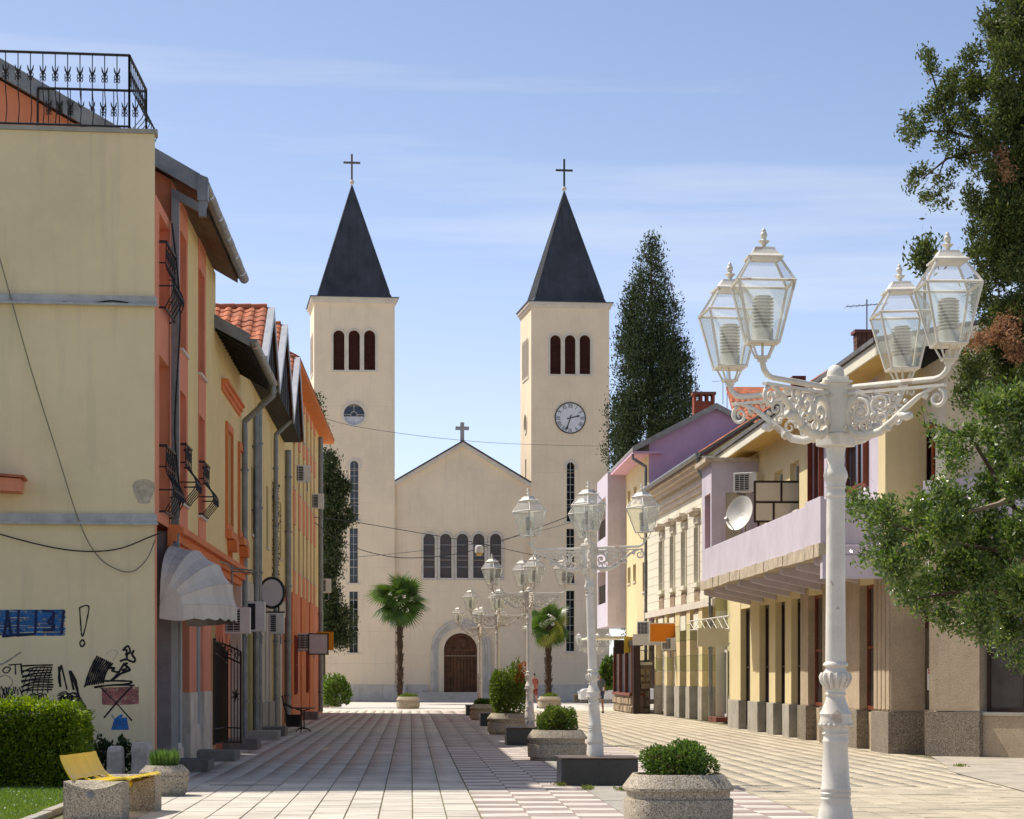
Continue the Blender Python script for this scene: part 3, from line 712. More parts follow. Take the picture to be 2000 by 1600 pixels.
slope(M_SOFF, EV - .05, RX, rz(EV - .05) - .16, rz(RX) - .16, ya + .04, yb - .02, .10, 'soffit', h1)
slope(M_RSHEET, EV, RX, rz(EV) - .055, rz(RX) - .055, ya, yb, .11, 'roof', h1)
slope(M_RSHEET, -16.5, RX, rz(EV) - .2, rz(RX) - .055, ya, yb, .11, 'roof_back', h1)
mb = MB(); mb.hexa([(EV + .02, ya - .05, rz(EV) - .2), (RX, ya - .05, rz(RX) - .2), (RX, ya - .005, rz(RX) - .2), (EV + .02, ya - .005, rz(EV) - .2), (EV + .02, ya - .05, rz(EV) + .12), (RX, ya - .05, rz(RX) + .12), (RX, ya - .005, rz(RX) + .12), (EV + .02, ya - .005, rz(EV) + .12)])
mb.build('verge_board', M_METAL, h1)
def gutter(par, x, y0, y1, z, r=.085, seg=1.0):
    n = max(2, int((y1 - y0) / seg)); mb = MB()
    for k in range(n):
        a, b = y0 + (y1 - y0) * k / n, y0 + (y1 - y0) * (k + 1) / n - .004; rr = r * (1 + .05 * (k % 2)); ring0, ring1 = [], []
        for i in range(9):
            t = math.pi * (1 + i / 8); ring0.append((x + rr * math.cos(t), a, z + rr * math.sin(t))); ring1.append((x + rr * math.cos(t), b, z + rr * math.sin(t)))
        for i in range(8): mb.poly([ring0[i], ring0[i+1], ring1[i+1], ring1[i]])
        if k == 0: mb.poly(ring0)
        if k == n - 1: mb.poly(ring1)
    return mb.build('gutter', M_METAL, par)
gutter(h1, EV + .08, ya, yb + .1, rz(EV) - .02, .10)
mb = MB()
for k in range(24):
    y = ya + (yb - ya) * (k + .5) / 24; w_ = (yb - ya) / 24 * .46; mb.box(EV - .10, EV + .03, y - w_, y + w_, rz(EV) + .03, rz(EV) + .09)
mb.build('eave_tiles', M_CONC, h1)
MB().hexa([(EV - .02, ya - .08, ZE - .35), (EV + .16, ya - .08, ZE - .35), (EV + .16, ya + .12, ZE - .35), (EV - .02, ya + .12, ZE - .35), (EV - .02, ya - .08, ZE + .12), (EV + .16, ya - .08, ZE + .05), (EV + .16, ya + .12, ZE + .05), (EV - .02, ya + .12, ZE + .12)]).build('rain_hopper', M_METAL, h1)
yp = L1.U(341, .09); zq = L1.Z(341, 398)
sq = MB(); w_ = .065
sq.hexa([(EV + .0, ya - .06, ZE - .62), (EV + .14, ya - .06, ZE - .62), (EV + .14, ya + .08, ZE - .62), (EV + .0, ya + .08, ZE - .62), (EV, ya - .06, ZE - .3), (EV + .14, ya - .06, ZE - .3), (EV + .14, ya + .08, ZE - .3), (EV, ya + .08, ZE - .3)])
sq.hexa([(-4.16, yp - w_, zq - .06), (EV + .14, ya - .06, ZE - .62), (EV + .14, ya + .08, ZE - .62), (-4.16, yp + w_, zq - .06), (-4.16, yp - w_, zq + .09), (EV + .14, ya - .06, ZE - .46), (EV + .14, ya + .08, ZE - .46), (-4.16, yp + w_, zq + .09)])
sq.box(-4.16, -4.03, yp - w_, yp + w_, 3.9, zq)
sq.build('box_downpipe', M_METAL, h1)
# street front
us = [Y1, L1.U(365), L1.U(387), L1.U(400.5), Y2]
cols = [((352, 364), (460, 688), (768, 985)), ((388.5, 399.5), (532, 735), (815, 1010))]
for k, (m_, nm) in enumerate(((M_SAL, 'pilaster_strip'), (M_YEL2, 'street_wall'), (M_SAL, 'pilaster_strip'), (M_YEL2, 'street_wall'))):
    hs = []
    if k in (0, 2):
        (xa, xb), f2, f1 = cols[k // 2]
        for f in (f2, f1): hs.append(holepx(L1, xa, xb, f[0], f[1], 'r', .02))
    mb = MB(); wall(mb, L1, us[k], us[k+1], 4.2, 10.35, hs, .28, .02 if k in (0, 2) else 0.0)
    if k in (0, 2): mb.poly([L1.P(us[k], 4.2, .02), L1.P(us[k], 10.35, .02), L1.P(us[k], 10.35, 0), L1.P(us[k], 4.2, 0)])
    mb.build(nm, m_, h1)
    for j, h in enumerate(hs):
        shutter(h1, L1, h[0], h[1], h[2], h[3], .02, .26, M_SHUT, sill=M_TRIM)
        if j: belly_grille(h1, L1, h[0] + .02, h[1] - .02, h[2] + .02, h[2] + 1.05, .2, 4)
MB().poly([(-4.2, Y2, 0), (-16, Y2, 0), (-16, Y2, 10), (RX, Y2, 13.6), (-4.2, Y2, 10.3)]).build('far_gable', M_YEL2, h1)
# ground-floor cornice and shopfront
def cornice(par, fr, u0, u1, z, m):
    mb = MB()
    for a, b, d in ((-.34, -.20, .06), (-.20, -.06, .14), (-.06, .04, .26), (.04, .09, .20)): mb.fbox(fr, u0, u1, z + a, z + b, -.02, d)
    return mb.build('shop_cornice', m, par)
cornice(h1, L1, Y1 - .4, Y2 - .01, 4.22, M_ORA)
G = lambda px: L1.U(px)
mb = MB(); mb.fbox(L1, Y0, G(306.5), 0, 4.25, -.6, 0); mb.build('corner_pier', M_SAL, h1)
MB().fbox(L1, G(306.5), G(331), 0, 4.25, -.55, -.45).build('entry_panel', M_RBRN, h1)
MB().fbox(L1, G(331), G(345), 0, 4.2, -.6, .03).build('grey_pier', mat('grey_pier', (.30, .30, .29), .7), h1)
win(h1, L1, G(345), G(362), .35, 2.95, 0, .12, M_WPLAS, M_DGLASS, 1, 1, .09, fname='shop_window')
MB().fbox(L1, G(345), G(362), 0, .35, -.3, -.03).build('stall_riser', M_MARB, h1)
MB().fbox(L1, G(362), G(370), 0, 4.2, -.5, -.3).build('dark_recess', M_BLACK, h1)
for a, b in ((370, 384), (397, 413)):
    MB().fbox(L1, G(a), G(b), 1.36, 4.2, -.4, 0).build('orange_pier', M_SAL, h1); MB().fbox(L1, G(a), G(b), 0, 1.36, -.4, .02).build('marble_pier', M_MARB, h1)
win(h1, L1, G(384), G(397), .62, 2.95, 0, .12, M_WPLAS, M_DGLASS, 1, 1, .09, fname='shop_window')
MB().fbox(L1, G(384), G(397), 0, .62, -.3, -.04).build('stall_riser', M_MARB, h1)
MB().fbox(L1, G(345), G(413), 2.95, 4.2, -.4, -.04).build('shop_fascia', M_SAL, h1)
MB().fbox(L1, G(413), Y2 + .5, 0, 4.2, -1.2, -1.1).build('gate_passage', M_RBRN, h1)

# graffiti, sprayed on the end wall
M_BLU = spraymat('blue_spray', (.03, .16, .42), .44); M_BLK = spraymat('black_spray', (.016, .012, .013), .36); M_PNK = spraymat('pink_spray', (.46, .16, .14), .46); M_GRY = spraymat('grey_spray', (.38, .36, .32), .5)
M_BLU2 = spraymat('light_blue_spray', (.04, .20, .52), .38)
def gp(x, y): return E1.uz(x, y, .003)
def stroke(mb, pts, w=.03, d=.006, sm=True):
    pts = [gp(*p) for p in pts]
    if sm and len(pts) > 2:
        o = []
        for i in range(len(pts) - 1):
            p0_, p1_, p2_, p3_ = pts[max(i-1, 0)], pts[i], pts[i+1], pts[min(i+2, len(pts)-1)]
            for t in (0, .25, .5, .75):
                o.append(tuple(.5 * ((2*p1_[k]) + (-p0_[k] + p2_[k]) * t + (2*p0_[k] - 5*p1_[k] + 4*p2_[k] - p3_[k]) * t*t + (-p0_[k] + 3*p1_[k] - 3*p2_[k] + p3_[k]) * t**3) for k in range(2)))
        o.append(pts[-1]); pts = o
    mb.ribbon(E1, pts, w, d + random.uniform(0, .0015))
g = lambda x, y: (x * .2, 1150 + y * .2)          # coordinates of the enlarged photo detail
mb = MB(); rnd = random.Random(3)
for k in range(26):
    y = 215 + k * 9.5; xr = 628 + rnd.uniform(-14, 14); stroke(mb, [g(-60, y + rnd.uniform(-5, 5)), g(150, y + rnd.uniform(-8, 8)), g(380, y - 4 + rnd.uniform(-8, 8)), g(xr, y - 6)], rnd.uniform(.012, .034), .003)
mb.build('graffiti', M_BLU, h1)
mb = MB()
for pts in ([(70, 215), (45, 440), (30, 460)], [(70, 215), (110, 460)], [(40, 370), (100, 360)], [(185, 205), (178, 300), (175, 470)], [(352, 210), (350, 330), (345, 430)], [(415, 215), (530, 235), (470, 330), (520, 350), (520, 400), (420, 410)], [(525, 230), (510, 400)], [(625, 205), (610, 330), (600, 440)], [(20, 465), (160, 455), (350, 445)]): stroke(mb, [g(*p) for p in pts], .045)
mb.build('graffiti_lettering', mat('navy_spray', (.012, .02, .075), .6), h1)['kind'] = 'stuff'
mb = MB()
for pts, w_ in (([(775, 185), (860, 165), (858, 260), (805, 470), (785, 300), (778, 185)], .022), ([(805, 495), (780, 530), (800, 567), (828, 530), (805, 495)], .025),
             ([(30, 790), (60, 765), (100, 775), (80, 815), (40, 820), (25, 790)], .02), ([(85, 745), (215, 735)], .022), ([(150, 740), (152, 840)], .022), ([(205, 740), (215, 840)], .03)): stroke(mb, [g(*p) for p in pts], w_)
for k in range(11): y = 755 + k * 24; stroke(mb, [g(215 + rnd.uniform(-12, 12), y + 40 * (k % 2)), g(330, y + rnd.uniform(-20, 10)), g(515 + rnd.uniform(-12, 12), y - 10)], .027)
for k in range(6): stroke(mb, [g(215 + k * 50, 1020), g(250 + k * 45, 880), g(330 + k * 35, 770)], .016)
for pts in ([(575, 760), (590, 960)], [(600, 745), (575, 850), (590, 960)], [(600, 750), (655, 985)], [(680, 800), (720, 990)], [(700, 820), (755, 1000)], [(690, 805), (740, 900), (770, 1050), (840, 1160)]): stroke(mb, [g(*p) for p in pts], .032)
for k in range(9): x = 850 + k * 19; stroke(mb, [g(x + 100, 655 + k * 9), g(x + 30, 790 + k * 4), g(x - 20 + k * 3, 950 - k * 3)], .03)
stroke(mb, [g(p[0], p[1]) for p in ((820, 960), (900, 910), (1100, 900), (1280, 905), (1240, 930), (1000, 950), (920, 965), (1100, 940), (1315, 945))], .03)
for pts in ([(1040, 720), (1080, 740), (1060, 770), (1120, 775), (1095, 800), (1150, 815)], [(1080, 900), (1150, 830), (1210, 740), (1250, 730)], [(1100, 890), (1180, 830), (1270, 790)], [(1190, 800), (1240, 770), (1200, 730), (1270, 790), (1200, 820)], [(1170, 710), (1230, 690), (1300, 715), (1320, 690), (1290, 640), (1310, 600)], [(1240, 690), (1235, 600), (1200, 600), (1250, 560), (1270, 620), (1220, 640)]): stroke(mb, [g(*p) for p in pts], .036)
stroke(mb, [g(980, 965), g(1130, 1110), g(1290, 1290)], .022, sm=False); stroke(mb, [g(1290, 950), g(1150, 1100), g(1015, 1260)], .026, sm=False)
for k in range(15): x = rnd.uniform(-20, 190); stroke(mb, [g(x, 960 + rnd.uniform(-10, 20)), g(x + rnd.uniform(-40, 40), 1060), g(x + rnd.uniform(-40, 40), 1160)], .018)
for k in range(18): y = rnd.uniform(1050, 1150); x = rnd.uniform(290, 400); stroke(mb, [g(x - 20, y), g(x + 40, y - 30), g(x + 70, y + 20), g(x + 10, y + 10)], .018)
for k in range(26): y = rnd.uniform(1025, 1160); x = rnd.uniform(575, 690); stroke(mb, [g(x - 20, y), g(x + 50, y - 25), g(x + 90, y + 15), g(x, y + 15)], .018)
stroke(mb, [g(p[0], p[1]) for p in ((770, 1030), (775, 1180), (820, 1210), (815, 1250), (770, 1250), (760, 1290), (775, 1330))], .018)
stroke(mb, [g(p[0], p[1]) for p in ((775, 1465), (900, 1455), (895, 1590))], .028, sm=False)
for k in range(9): stroke(mb, [g(790 + k * 9, 1500 + rnd.uniform(-20, 20)), g(820 + rnd.uniform(-20, 30), 1550), g(790 + k * 10, 1600)], .03)
mb.build('graffiti_scrawl', M_BLK, h1)['kind'] = 'stuff'
mb = MB()
for k in range(9): y = 975 + k * 17; stroke(mb, [g(995, y + 6), g(1110, y + 10 * math.sin(k)), g(1355, y)], .05, .0035)
mb.build('graffiti_stencil', M_PNK, h1)
mb = MB(); mb.poly([E1.P(*gp(*g(*p)), .005) for p in ((1085, 1378), (1115, 1275), (1150, 1245), (1185, 1225), (1200, 1232), (1185, 1262), (1240, 1255), (1245, 1300), (1260, 1378))])
stroke(mb, [g(1090, 1230), g(1115, 1275)], .012); mb.build('graffiti_patch', M_BLU2, h1)
mb = MB(); stroke(mb, [g(0, 740), g(60, 715), g(210, 615)], .03); stroke(mb, [g(1030, 640), g(1090, 600), g(1150, 620), (g(1100, 700))], .008); stroke(mb, [g(0, 860), g(60, 845), g(110, 880), g(120, 930), g(60, 990), g(10, 1000)], .02); mb.build('graffiti_outline', M_GRY, h1)
mb = MB(); pu, pz = gp(281, 960)
mb.poly([E1.P(pu + .17 * math.cos(a) * (1 + .2 * math.sin(3*a)), pz + .24 * math.sin(a) * (1 + .15 * math.cos(2*a)), .004) for a in np.linspace(0, 6.1, 18)]); mb.build('plaster_patch', mat('bare_plaster', (.60, .50, .36), .95, .2, 8, .8, 20), h1)
# cables drooping across the end wall
def cable(pts, r, label, group=None, m=None):
    o = MB(); P = [Vector(p) for p in pts]; Q = []
    for i in range(len(P) - 1):
        a, b, c, d = P[max(i-1, 0)], P[i], P[i+1], P[min(i+2, len(P)-1)]
        for t in np.arange(0, 1, .125): Q.append(.5 * ((2*b) + (c - a) * t + (2*a - 5*b + 4*c - d) * t*t + (3*b - a - 3*c + d) * t**3))
    Q.append(P[-1]); o.tube(Q, r, 5); return tag(o.build('cable', m or M_BLACK), label, 'cable', group)
def ep(x, y, d=.12): return E1.P(*E1.uz(x, y, d), d)
cable([ep(-30, 400), ep(15, 560), ep(60, 720), ep(110, 880), ep(155, 1020), ep(190, 1085), ep(230, 1113), ep(262, 1115), ep(288, 1090), ep(303, 1055)], .011, 'tan cable hanging in a long loop down the graffiti wall', m=mat('tan_cable', (.28, .23, .15), .7))
cable([ep(-30, 1035), ep(60, 1060), ep(130, 1074), ep(190, 1077), ep(240, 1070), ep(290, 1050), ep(322, 1038)], .012, 'dark cable sagging sideways above the blue graffiti')
cable([ep(122, 590, .11), ep(170, 594, .11), ep(215, 588, .11), ep(250, 592, .11)], .014, 'short black cable lying along the upper metal band')
cable([(-4.12, 40.9, 9.5), (-4.0, 41.1, 8.0), (-4.08, 41.0, 6.0), (-4.02, 41.25, 4.8), (-4.1, 41.2, 4.0)], .016, 'cable running down beside the grey box downpipe of the corner house')
# small orange canopy seen at the frame's edge
t = thing('tiled_canopy', 'corner of a small orange canopy jutting from the graffiti wall', 'canopy', E1.P(8, 6.2, .5))
ua, za = E1.uz(40, 935, .7)
MB().fprism(E1, [(ua, za), (ua + 1.6, za + .12), (ua + 1.6, za - .14), (ua, za - .2)], .02, .7).build('canopy_body', M_SAL, t)
MB().fprism(E1, [(ua - .06, za + .01), (ua + 1.6, za + .13), (ua + 1.6, za + .17), (ua - .06, za + .05)], 0, .78).build('canopy_roof', M_RTILE, t)

# ---------------------------------------------------------------- second house
h2 = thing('narrow_house', 'narrow yellow house with orange window surrounds and grey gutter beyond the corner house', 'house', (-6, 54, 0))
Y3 = 58.2; EV2, PIT2, ZE2 = -3.47, .54, 8.92
def rz2(x): return ZE2 + PIT2 * (EV2 - x)
w1 = holepx(L1, 441, 450.5, 845, 1026, 'r'); w2 = holepx(L1, 465, 472.5, 882, 1040, 'r')
mb = MB(); wall(mb, L1, Y2, Y3, 4.2, rz2(-4.2) - .15, [w1, w2], .25)
mb.poly([(-4.2, Y3, 0), (-11, Y3, 0), (-11, Y3, 9), (-4.2, Y3, 9)]); mb.build('street_wall', M_YEL2, h2)
for h in (w1, w2):
    shutter(h2, L1, h[0], h[1], h[2], h[3], 0, .22, M_SHUT)
    mb = MB(); ringstrip(mb, L1, outline(h), outline(h, grow=.17), 0, .06); mb.fbox(L1, h[0] - .22, h[1] + .22, h[2] - .34, h[2] - .17, .001, .16)
    um = (h[0] + h[1]) / 2; mb.fprism(L1, [(um - .45, h[2] - .36), (um + .45, h[2] - .36), (um + .2, h[2] - .62), (um - .2, h[2] - .62)], .001, .22); mb.fbox(L1, um - .07, um + .07, h[2] - .9, h[2] - .63, .001, .1)
    mb.build('window_surround', M_ORA, h2)
mb = MB()
for a, b, d in ((8.02, 8.12, .05), (8.12, 8.22, .10), (8.22, 8.28, .15)): mb.fbox(L1, L1.U(432), Y3 - .3, a, b, .001, d)
mb.build('string_moulding', M_ORA, h2)
slope(M_DARKW, EV2 - .04, -11, rz2(EV2 - .04) - .14, rz2(-11) - .14, Y2 - .28, Y3 + .1, .06, 'soffit', h2)
mb = MB()
for k in range(14):
    y = Y2 - .1 + (Y3 - Y2) * k / 13; MB().hexa([(EV2 - .04, y - .05, rz2(EV2) - .22), (-4.25, y - .05, rz2(-4.25) - .22), (-4.25, y + .05, rz2(-4.25) - .22), (EV2 - .04, y + .05, rz2(EV2) - .22), (EV2 - .04, y - .05, rz2(EV2) - .12), (-4.25, y - .05, rz2(-4.25) - .145), (-4.25, y + .05, rz2(-4.25) - .145), (EV2 - .04, y + .05, rz2(EV2) - .12)]).build('rafter', M_DARKW, h2)
slope(M_RSHEET, EV2, -11, rz2(EV2) - .075, rz2(-11) - .075, Y2 - .3, Y3 + .12, .10, 'roof', h2)
mb = MB(); x0, x1 = EV2 + .03, -11; y_ = Y2 - .36
mb.hexa([(x0, y_, rz2(x0) - .17), (x1, y_, rz2(x1) - .17), (x1, y_ + .05, rz2(x1) - .17), (x0, y_ + .05, rz2(x0) - .17), (x0, y_, rz2(x0) + .10), (x1, y_, rz2(x1) + .10), (x1, y_ + .05, rz2(x1) + .10), (x0, y_ + .05, rz2(x0) + .10)])
mb.build('verge_flashing', M_METAL, h2)
gutter(h2, EV2 + .09, Y2 - .38, Y3 + .1, ZE2 - .03, .10, .7)
cornice(h2, L1, Y2, Y3, 4.22, M_ORA)
pipe(h2, [(EV2 + .09, Y3 - .1, ZE2 - .1), (EV2 + .09, Y3 - .1, ZE2 - .35), (-4.1, Y3 + .3, ZE2 - .95), (-4.1, Y3 + .3, ZE2 - 1.2), (-4.1, Y3 + .3, .1)], .075)
MB().fbox(L1, Y2 + .5, Y3 - .3, 0, 4.2, -.5, -.4).build('ground_floor_wall', M_SAL, h2); MB().fbox(L1, Y2 + .5, Y3 - .3, 0, 1.25, -.39, -.34).build('marble_dado', M_MARB, h2)
MB().fbox(L1, Y3 - .3, Y3 + .15, 0, 4.1, -.4, .05).build('white_pilaster', M_CREAMP, h2)
MB().fbox(L1, L1.U(440), L1.U(444), 0, 4.1, -.4, -.05).build('orange_pier', M_SAL, h2); MB().fbox(L1, L1.U(452), L1.U(458), 0, 4.1, -.4, -.1).build('orange_pier', M_SAL, h2)

# ---------------------------------------------------------------- terrace with three street gables
h3 = thing('gabled_terrace', 'yellow terraced house with three dark timber gables and red tiles on the shaded side', 'house', (-6, 68, 0))
Y4 = 78.5; ZG = 9.42; GX = -3.62
ws = [holepx(L1, a, b, c, d, 'r') for a, b, c, d in ((490.5, 495, 913, 1045), (505, 509, 927, 1058), (520, 524, 950, 1070), (546, 549.5, 982, 1092))]
mb = MB(); wall(mb, L1, Y3, Y4, 4.1, ZG + .1, ws, .22); mb.build('street_wall', M_YEL2, h3)
for h in ws: win(h3, L1, *h[:4], 0, .2, M_OLIVE, M_DGLASS, 1, 2, .08, sill=M_TRIM)
gabs = [(58.3, 61.3, 63.9, 11.1), (63.9, 67.8, 71.6, 11.62), (71.6, 75.3, 78.5, 11.68)]
def tile_mesh():
    mb = MB(); n = 6; w_, l_ = .31, .40; prof = [(-.155, .0), (-.11, .035), (-.05, .05), (.01, .035), (.05, .01), (.1, .0), (.155, .004)]
    for a, b in zip(prof, prof[1:]):
        mb.poly([(a[0], 0, a[1] + .02), (b[0], 0, b[1] + .02), (b[0], l_, b[1]), (a[0], l_, a[1])]); mb.poly([(a[0], 0, a[1] + .02), (b[0], 0, b[1] + .02), (b[0], 0, b[1] - .01), (a[0], 0, a[1] - .01)])
    return mb.mesh('roof_tile', M_RTILE, smooth=True, fix=False)
TILE = tile_mesh()
def tile_field(par, org, ux, vy, ncol, nrow, skip=None):
    """org: eave corner; ux: unit vector along the eave; vy: unit vector up the slope"""
    ux, vy = Vector(ux).normalized(), Vector(vy).normalized(); nn = ux.cross(vy).normalized(); org = Vector(org)
    if nn.z < 0: nn = -nn
    for r in range(nrow):
        for c in range(ncol):
            p = org + ux * (.30 * (c + .5)) + vy * (.34 * r) + nn * RNG.uniform(0, .012)
            M = Matrix(((ux.x, vy.x, nn.x, p.x), (ux.y, vy.y, nn.y, p.y), (ux.z, vy.z, nn.z, p.z), (0, 0, 0, 1))) @ Matrix.Rotation(RNG.normal(0, .02), 4, 'Z')
            link('roof_tile', TILE, par, M=M)
for k, (a, p, b, zp) in enumerate(gabs):
    MB().prism([(GX, a, ZG), (GX, b, ZG), (GX, p, zp)], [(-10, a, ZG), (-10, b, ZG), (-10, p, zp)]).build('timber_gable', M_DARKW, h3)
    mb = MB()     # roof slopes
    for y, s in ((a, -1), (b, 1)):
        e = .14; mb.hexa([(GX + .06, p, zp + .02), (-10, p, zp + .02), (-10, y, ZG + .02), (GX + .06, y, ZG + .02), (GX + .06, p, zp + .09), (-10, p, zp + .09), (-10, y, ZG + .09), (GX + .06, y, ZG + .09)])
    g_ = mb.build('roof_slopes', M_RTILE, h3)
    d = Vector((0, p - a, zp - ZG)).normalized()
    nc, L = (9, 4, 3)[k], math.hypot(p - a, zp - ZG); rows = int(L / .34); tile_field(g_, (GX - .08, p - d.y * rows * .34, zp - d.z * rows * .34 + .10), (-1, 0, 0), d, nc, rows)
    # metal verge trim
    mb = MB()
    for y in (a, b):
        mb.hexa([(GX + .065, p, zp - .12), (GX + .10, p, zp - .12), (GX + .10, y, ZG - .12), (GX + .065, y, ZG - .12), (GX + .065, p, zp + .12), (GX + .10, p, zp + .12), (GX + .10, y, ZG + .12), (GX + .065, y, ZG + .12)])
        mb.hexa([(GX - .07, p, zp + .125), (GX + .10, p, zp + .125), (GX + .10, y, ZG + .125), (GX - .07, y, ZG + .125), (GX - .07, p, zp + .145), (GX + .10, p, zp + .145), (GX + .10, y, ZG + .145), (GX - .07, y, ZG + .145)])
    mb.build('verge_trim', mat('white_metal', (.62, .62, .62), .35, .1, 3, metal=.5), h3)
    mb = MB()
    for i in range(8): x = GX - .1 - i * .42; mb.tube([(x, p, zp + .13), (x - .44, p, zp + .13)], [.10, .085], 8)
    mb.build('ridge_tiles', M_RTILE, h3)
    mb = MB()
    for i in range(1, 7):
        f = i / 7; y = a + (b - a) * f; zt_ = ZG + (zp - ZG) * min((y - a) / (p - a), (b - y) / (b - p)); MB().box(GX + .005, GX + .018, y - .012, y + .012, ZG, zt_).build('cladding_batten', M_DARKW, h3)
    if k: pipe(h3, [(GX + .05, a, ZG + .05), (GX - .1, a, ZG - .1), (-4.08, a, ZG - .45), (-4.08, a, ZG - .6), (-4.08, a, .1)], .07)
for px, zt_ in ((500, 8.6),): u = L1.U(px, .1); pipe(h3, [(-4.1, u, zt_ + .1), (-4.1, u, zt_), (-4.1, u, .15)], .075, M_METAL)
u = L1.U(563, .12); pipe(h3, [(-4.08, u, 9.2), (-4.08, u, .1)], .10)
MB().fbox(L1, Y3, Y4, 0, 4.1, -.5, -.4).build('ground_floor_wall', M_MARB, h3)
for a, b, m_, zb_ in ((488, 498, M_OLIVE, 0), (505, 508.5, M_CREAMP, .9), (511, 515.5, M_CREAMP, .9), (519, 523, M_CREAMP, .9), (526, 529, M_CREAMP, .8), (537, 541.5, M_YEL2, 0), (546, 550, M_CREAMP, 0), (556, 561, M_YEL2, 0)):
    MB().fbox(L1, L1.U(a), L1.U(b), zb_, 4.1, -.4, .02).build('pilaster', m_, h3)
for a, b in ((505, 515), (519, 529)): MB().fbox(L1, L1.U(a), L1.U(b), 0, .9, -.4, .12).build('window_bay_base', M_CONC, h3)
MB().fbox(L1, Y3, Y4, 3.6, 4.1, -.4, .05).build('fascia', M_CREAMP, h3)
# dry creeper on the wall
V = []; Q = []; n = 2600
uu = L1.U(534) ; z_ = RNG.uniform(3.3, 7.6, n); yy = uu + RNG.normal(0, .22 + .12 * np.sin(z_ * 2) ** 2, n); xx = -4.2 + np.abs(RNG.normal(.05, .05, n))
def leafquads(P, D, size, asp=.5, bend=0.0):
    """P centres, D directions -> rhombic leaves; returns verts, quads"""
    n = len(P); D = D / (np.linalg.norm(D, axis=1, keepdims=True) + 1e-9); A = RNG.normal(size=(n, 3)); S_ = np.cross(D, A); S_ /= (np.linalg.norm(S_, axis=1, keepdims=True) + 1e-9)
    s = np.asarray(size).reshape(-1, 1) * RNG.uniform(.7, 1.3, (n, 1))
    V = np.stack([P - D * s * .5, P + S_ * s * asp * .5, P + D * s * .5, P - S_ * s * asp * .5], 1).reshape(-1, 3)
    return V, np.arange(n * 4).reshape(-1, 4)
V, Q = leafquads(np.stack([xx, yy, z_], 1), RNG.normal(size=(n, 3)), .09, .7)
cre = thing('creeper', 'dry brown creeper climbing the yellow wall beside a downpipe', 'creeper', (-4.1, uu, 0))
link('leaves', npmesh('leaves', V, Q, leafmat('dry_leaf', [(.10, .05, .03), (.16, .09, .05), (.07, .05, .03)], .8, .1)), cre)
mb = MB()
for k in range(5): mb.tube([(-4.17, uu + .12 * math.sin(k * 2 + z), z) for z in np.linspace(0, 7.4 - k * .4, 14)], .012, 4)
mb.build('stem', M_SOFF, cre)

# ---------------------------------------------------------------- tall house at the end of the row
Y5 = 106.0
H5 = Fr(-4.2, Y4, .25, Y5 - Y4, 1, -.25 / (Y5 - Y4)); LEN = math.hypot(.25, Y5 - Y4)
h5 = thing('striped_house', 'tall yellow house with salmon window stripes and bright orange eaves near the church', 'house', (-6, 92, 0))
M_OSOFF = mat('orange_soffit', (.74, .22, .03), .7, .05)
bays = [H5.U(p) for p in (574, 584, 592.5, 599.5, 607, 613.5)]
holes = []
for u in bays:
    for z0_, z1_ in ((5.45, 7.05), (8.35, 9.95), (10.6, 11.7)): holes.append((u - .55, u + .55, z0_, z1_, 'r'))
mb = MB(); wall(mb, H5, 0, LEN, 4.6, 12.1, holes, .2)
mb.poly([H5.P(LEN, 0), H5.P(LEN, 12.1), (-14, Y5, 12.1), (-14, Y5, 0)]); mb.poly([(-4.2, Y4, 9), (-14, Y4, 9), (-14, Y4, 12.1), (-4.2, Y4, 12.1)]); mb.build('street_wall', M_YEL2, h5)
for k, u in enumerate(bays):
    for a, b in ((4.6, 5.45), (7.05, 8.35), (9.95, 10.6), (11.7, 12.1)): MB().fbox(H5, u - .62, u + .62, a, b, .001, .03).build('stripe', M_SAL, h5)
for h in holes: shutter(h5, H5, h[0], h[1], h[2], h[3], 0, .16, M_SHUT, sill=M_TRIM)
for a, b in ((569, 579.5), (587.5, 599), (604, 613)): MB().fbox(H5, H5.U(a), H5.U(b), 0, 4.6, -.3, .04).build('orange_panel', M_ORA, h5)
MB().fbox(H5, 0, LEN, 0, 4.6, -.3, -.02).build('ground_floor_wall', M_SAL, h5)
for a, b in ((572.5, 575.5), (596, 598)): win(h5, H5, H5.U(a), H5.U(b), 1.0, 3.1, .12, .06, M_SHUT, M_DGLASS, 1, 2)
MB().fbox(H5, -.1, LEN + .5, 12.1, 12.14, -1, .47).build('soffit', M_OSOFF, h5)
MB().fbox(H5, -.1, LEN + .5, 12.145, 12.26, -1, .50).build('fascia', M_OSOFF, h5)
MB().prism([H5.P(-.1, 12.265, .53), H5.P(-.1, 15.2, -5), H5.P(-.1, 12.265, -10)], [H5.P(LEN + .6, 12.265, .53), H5.P(LEN + .6, 15.2, -5), H5.P(LEN + .6, 12.265, -10)]).build('roof', M_RTILE, h5)
pipe(h5, [H5.P(H5.U(622), 12.0, .1), H5.P(H5.U(622), .1, .1)], .10)
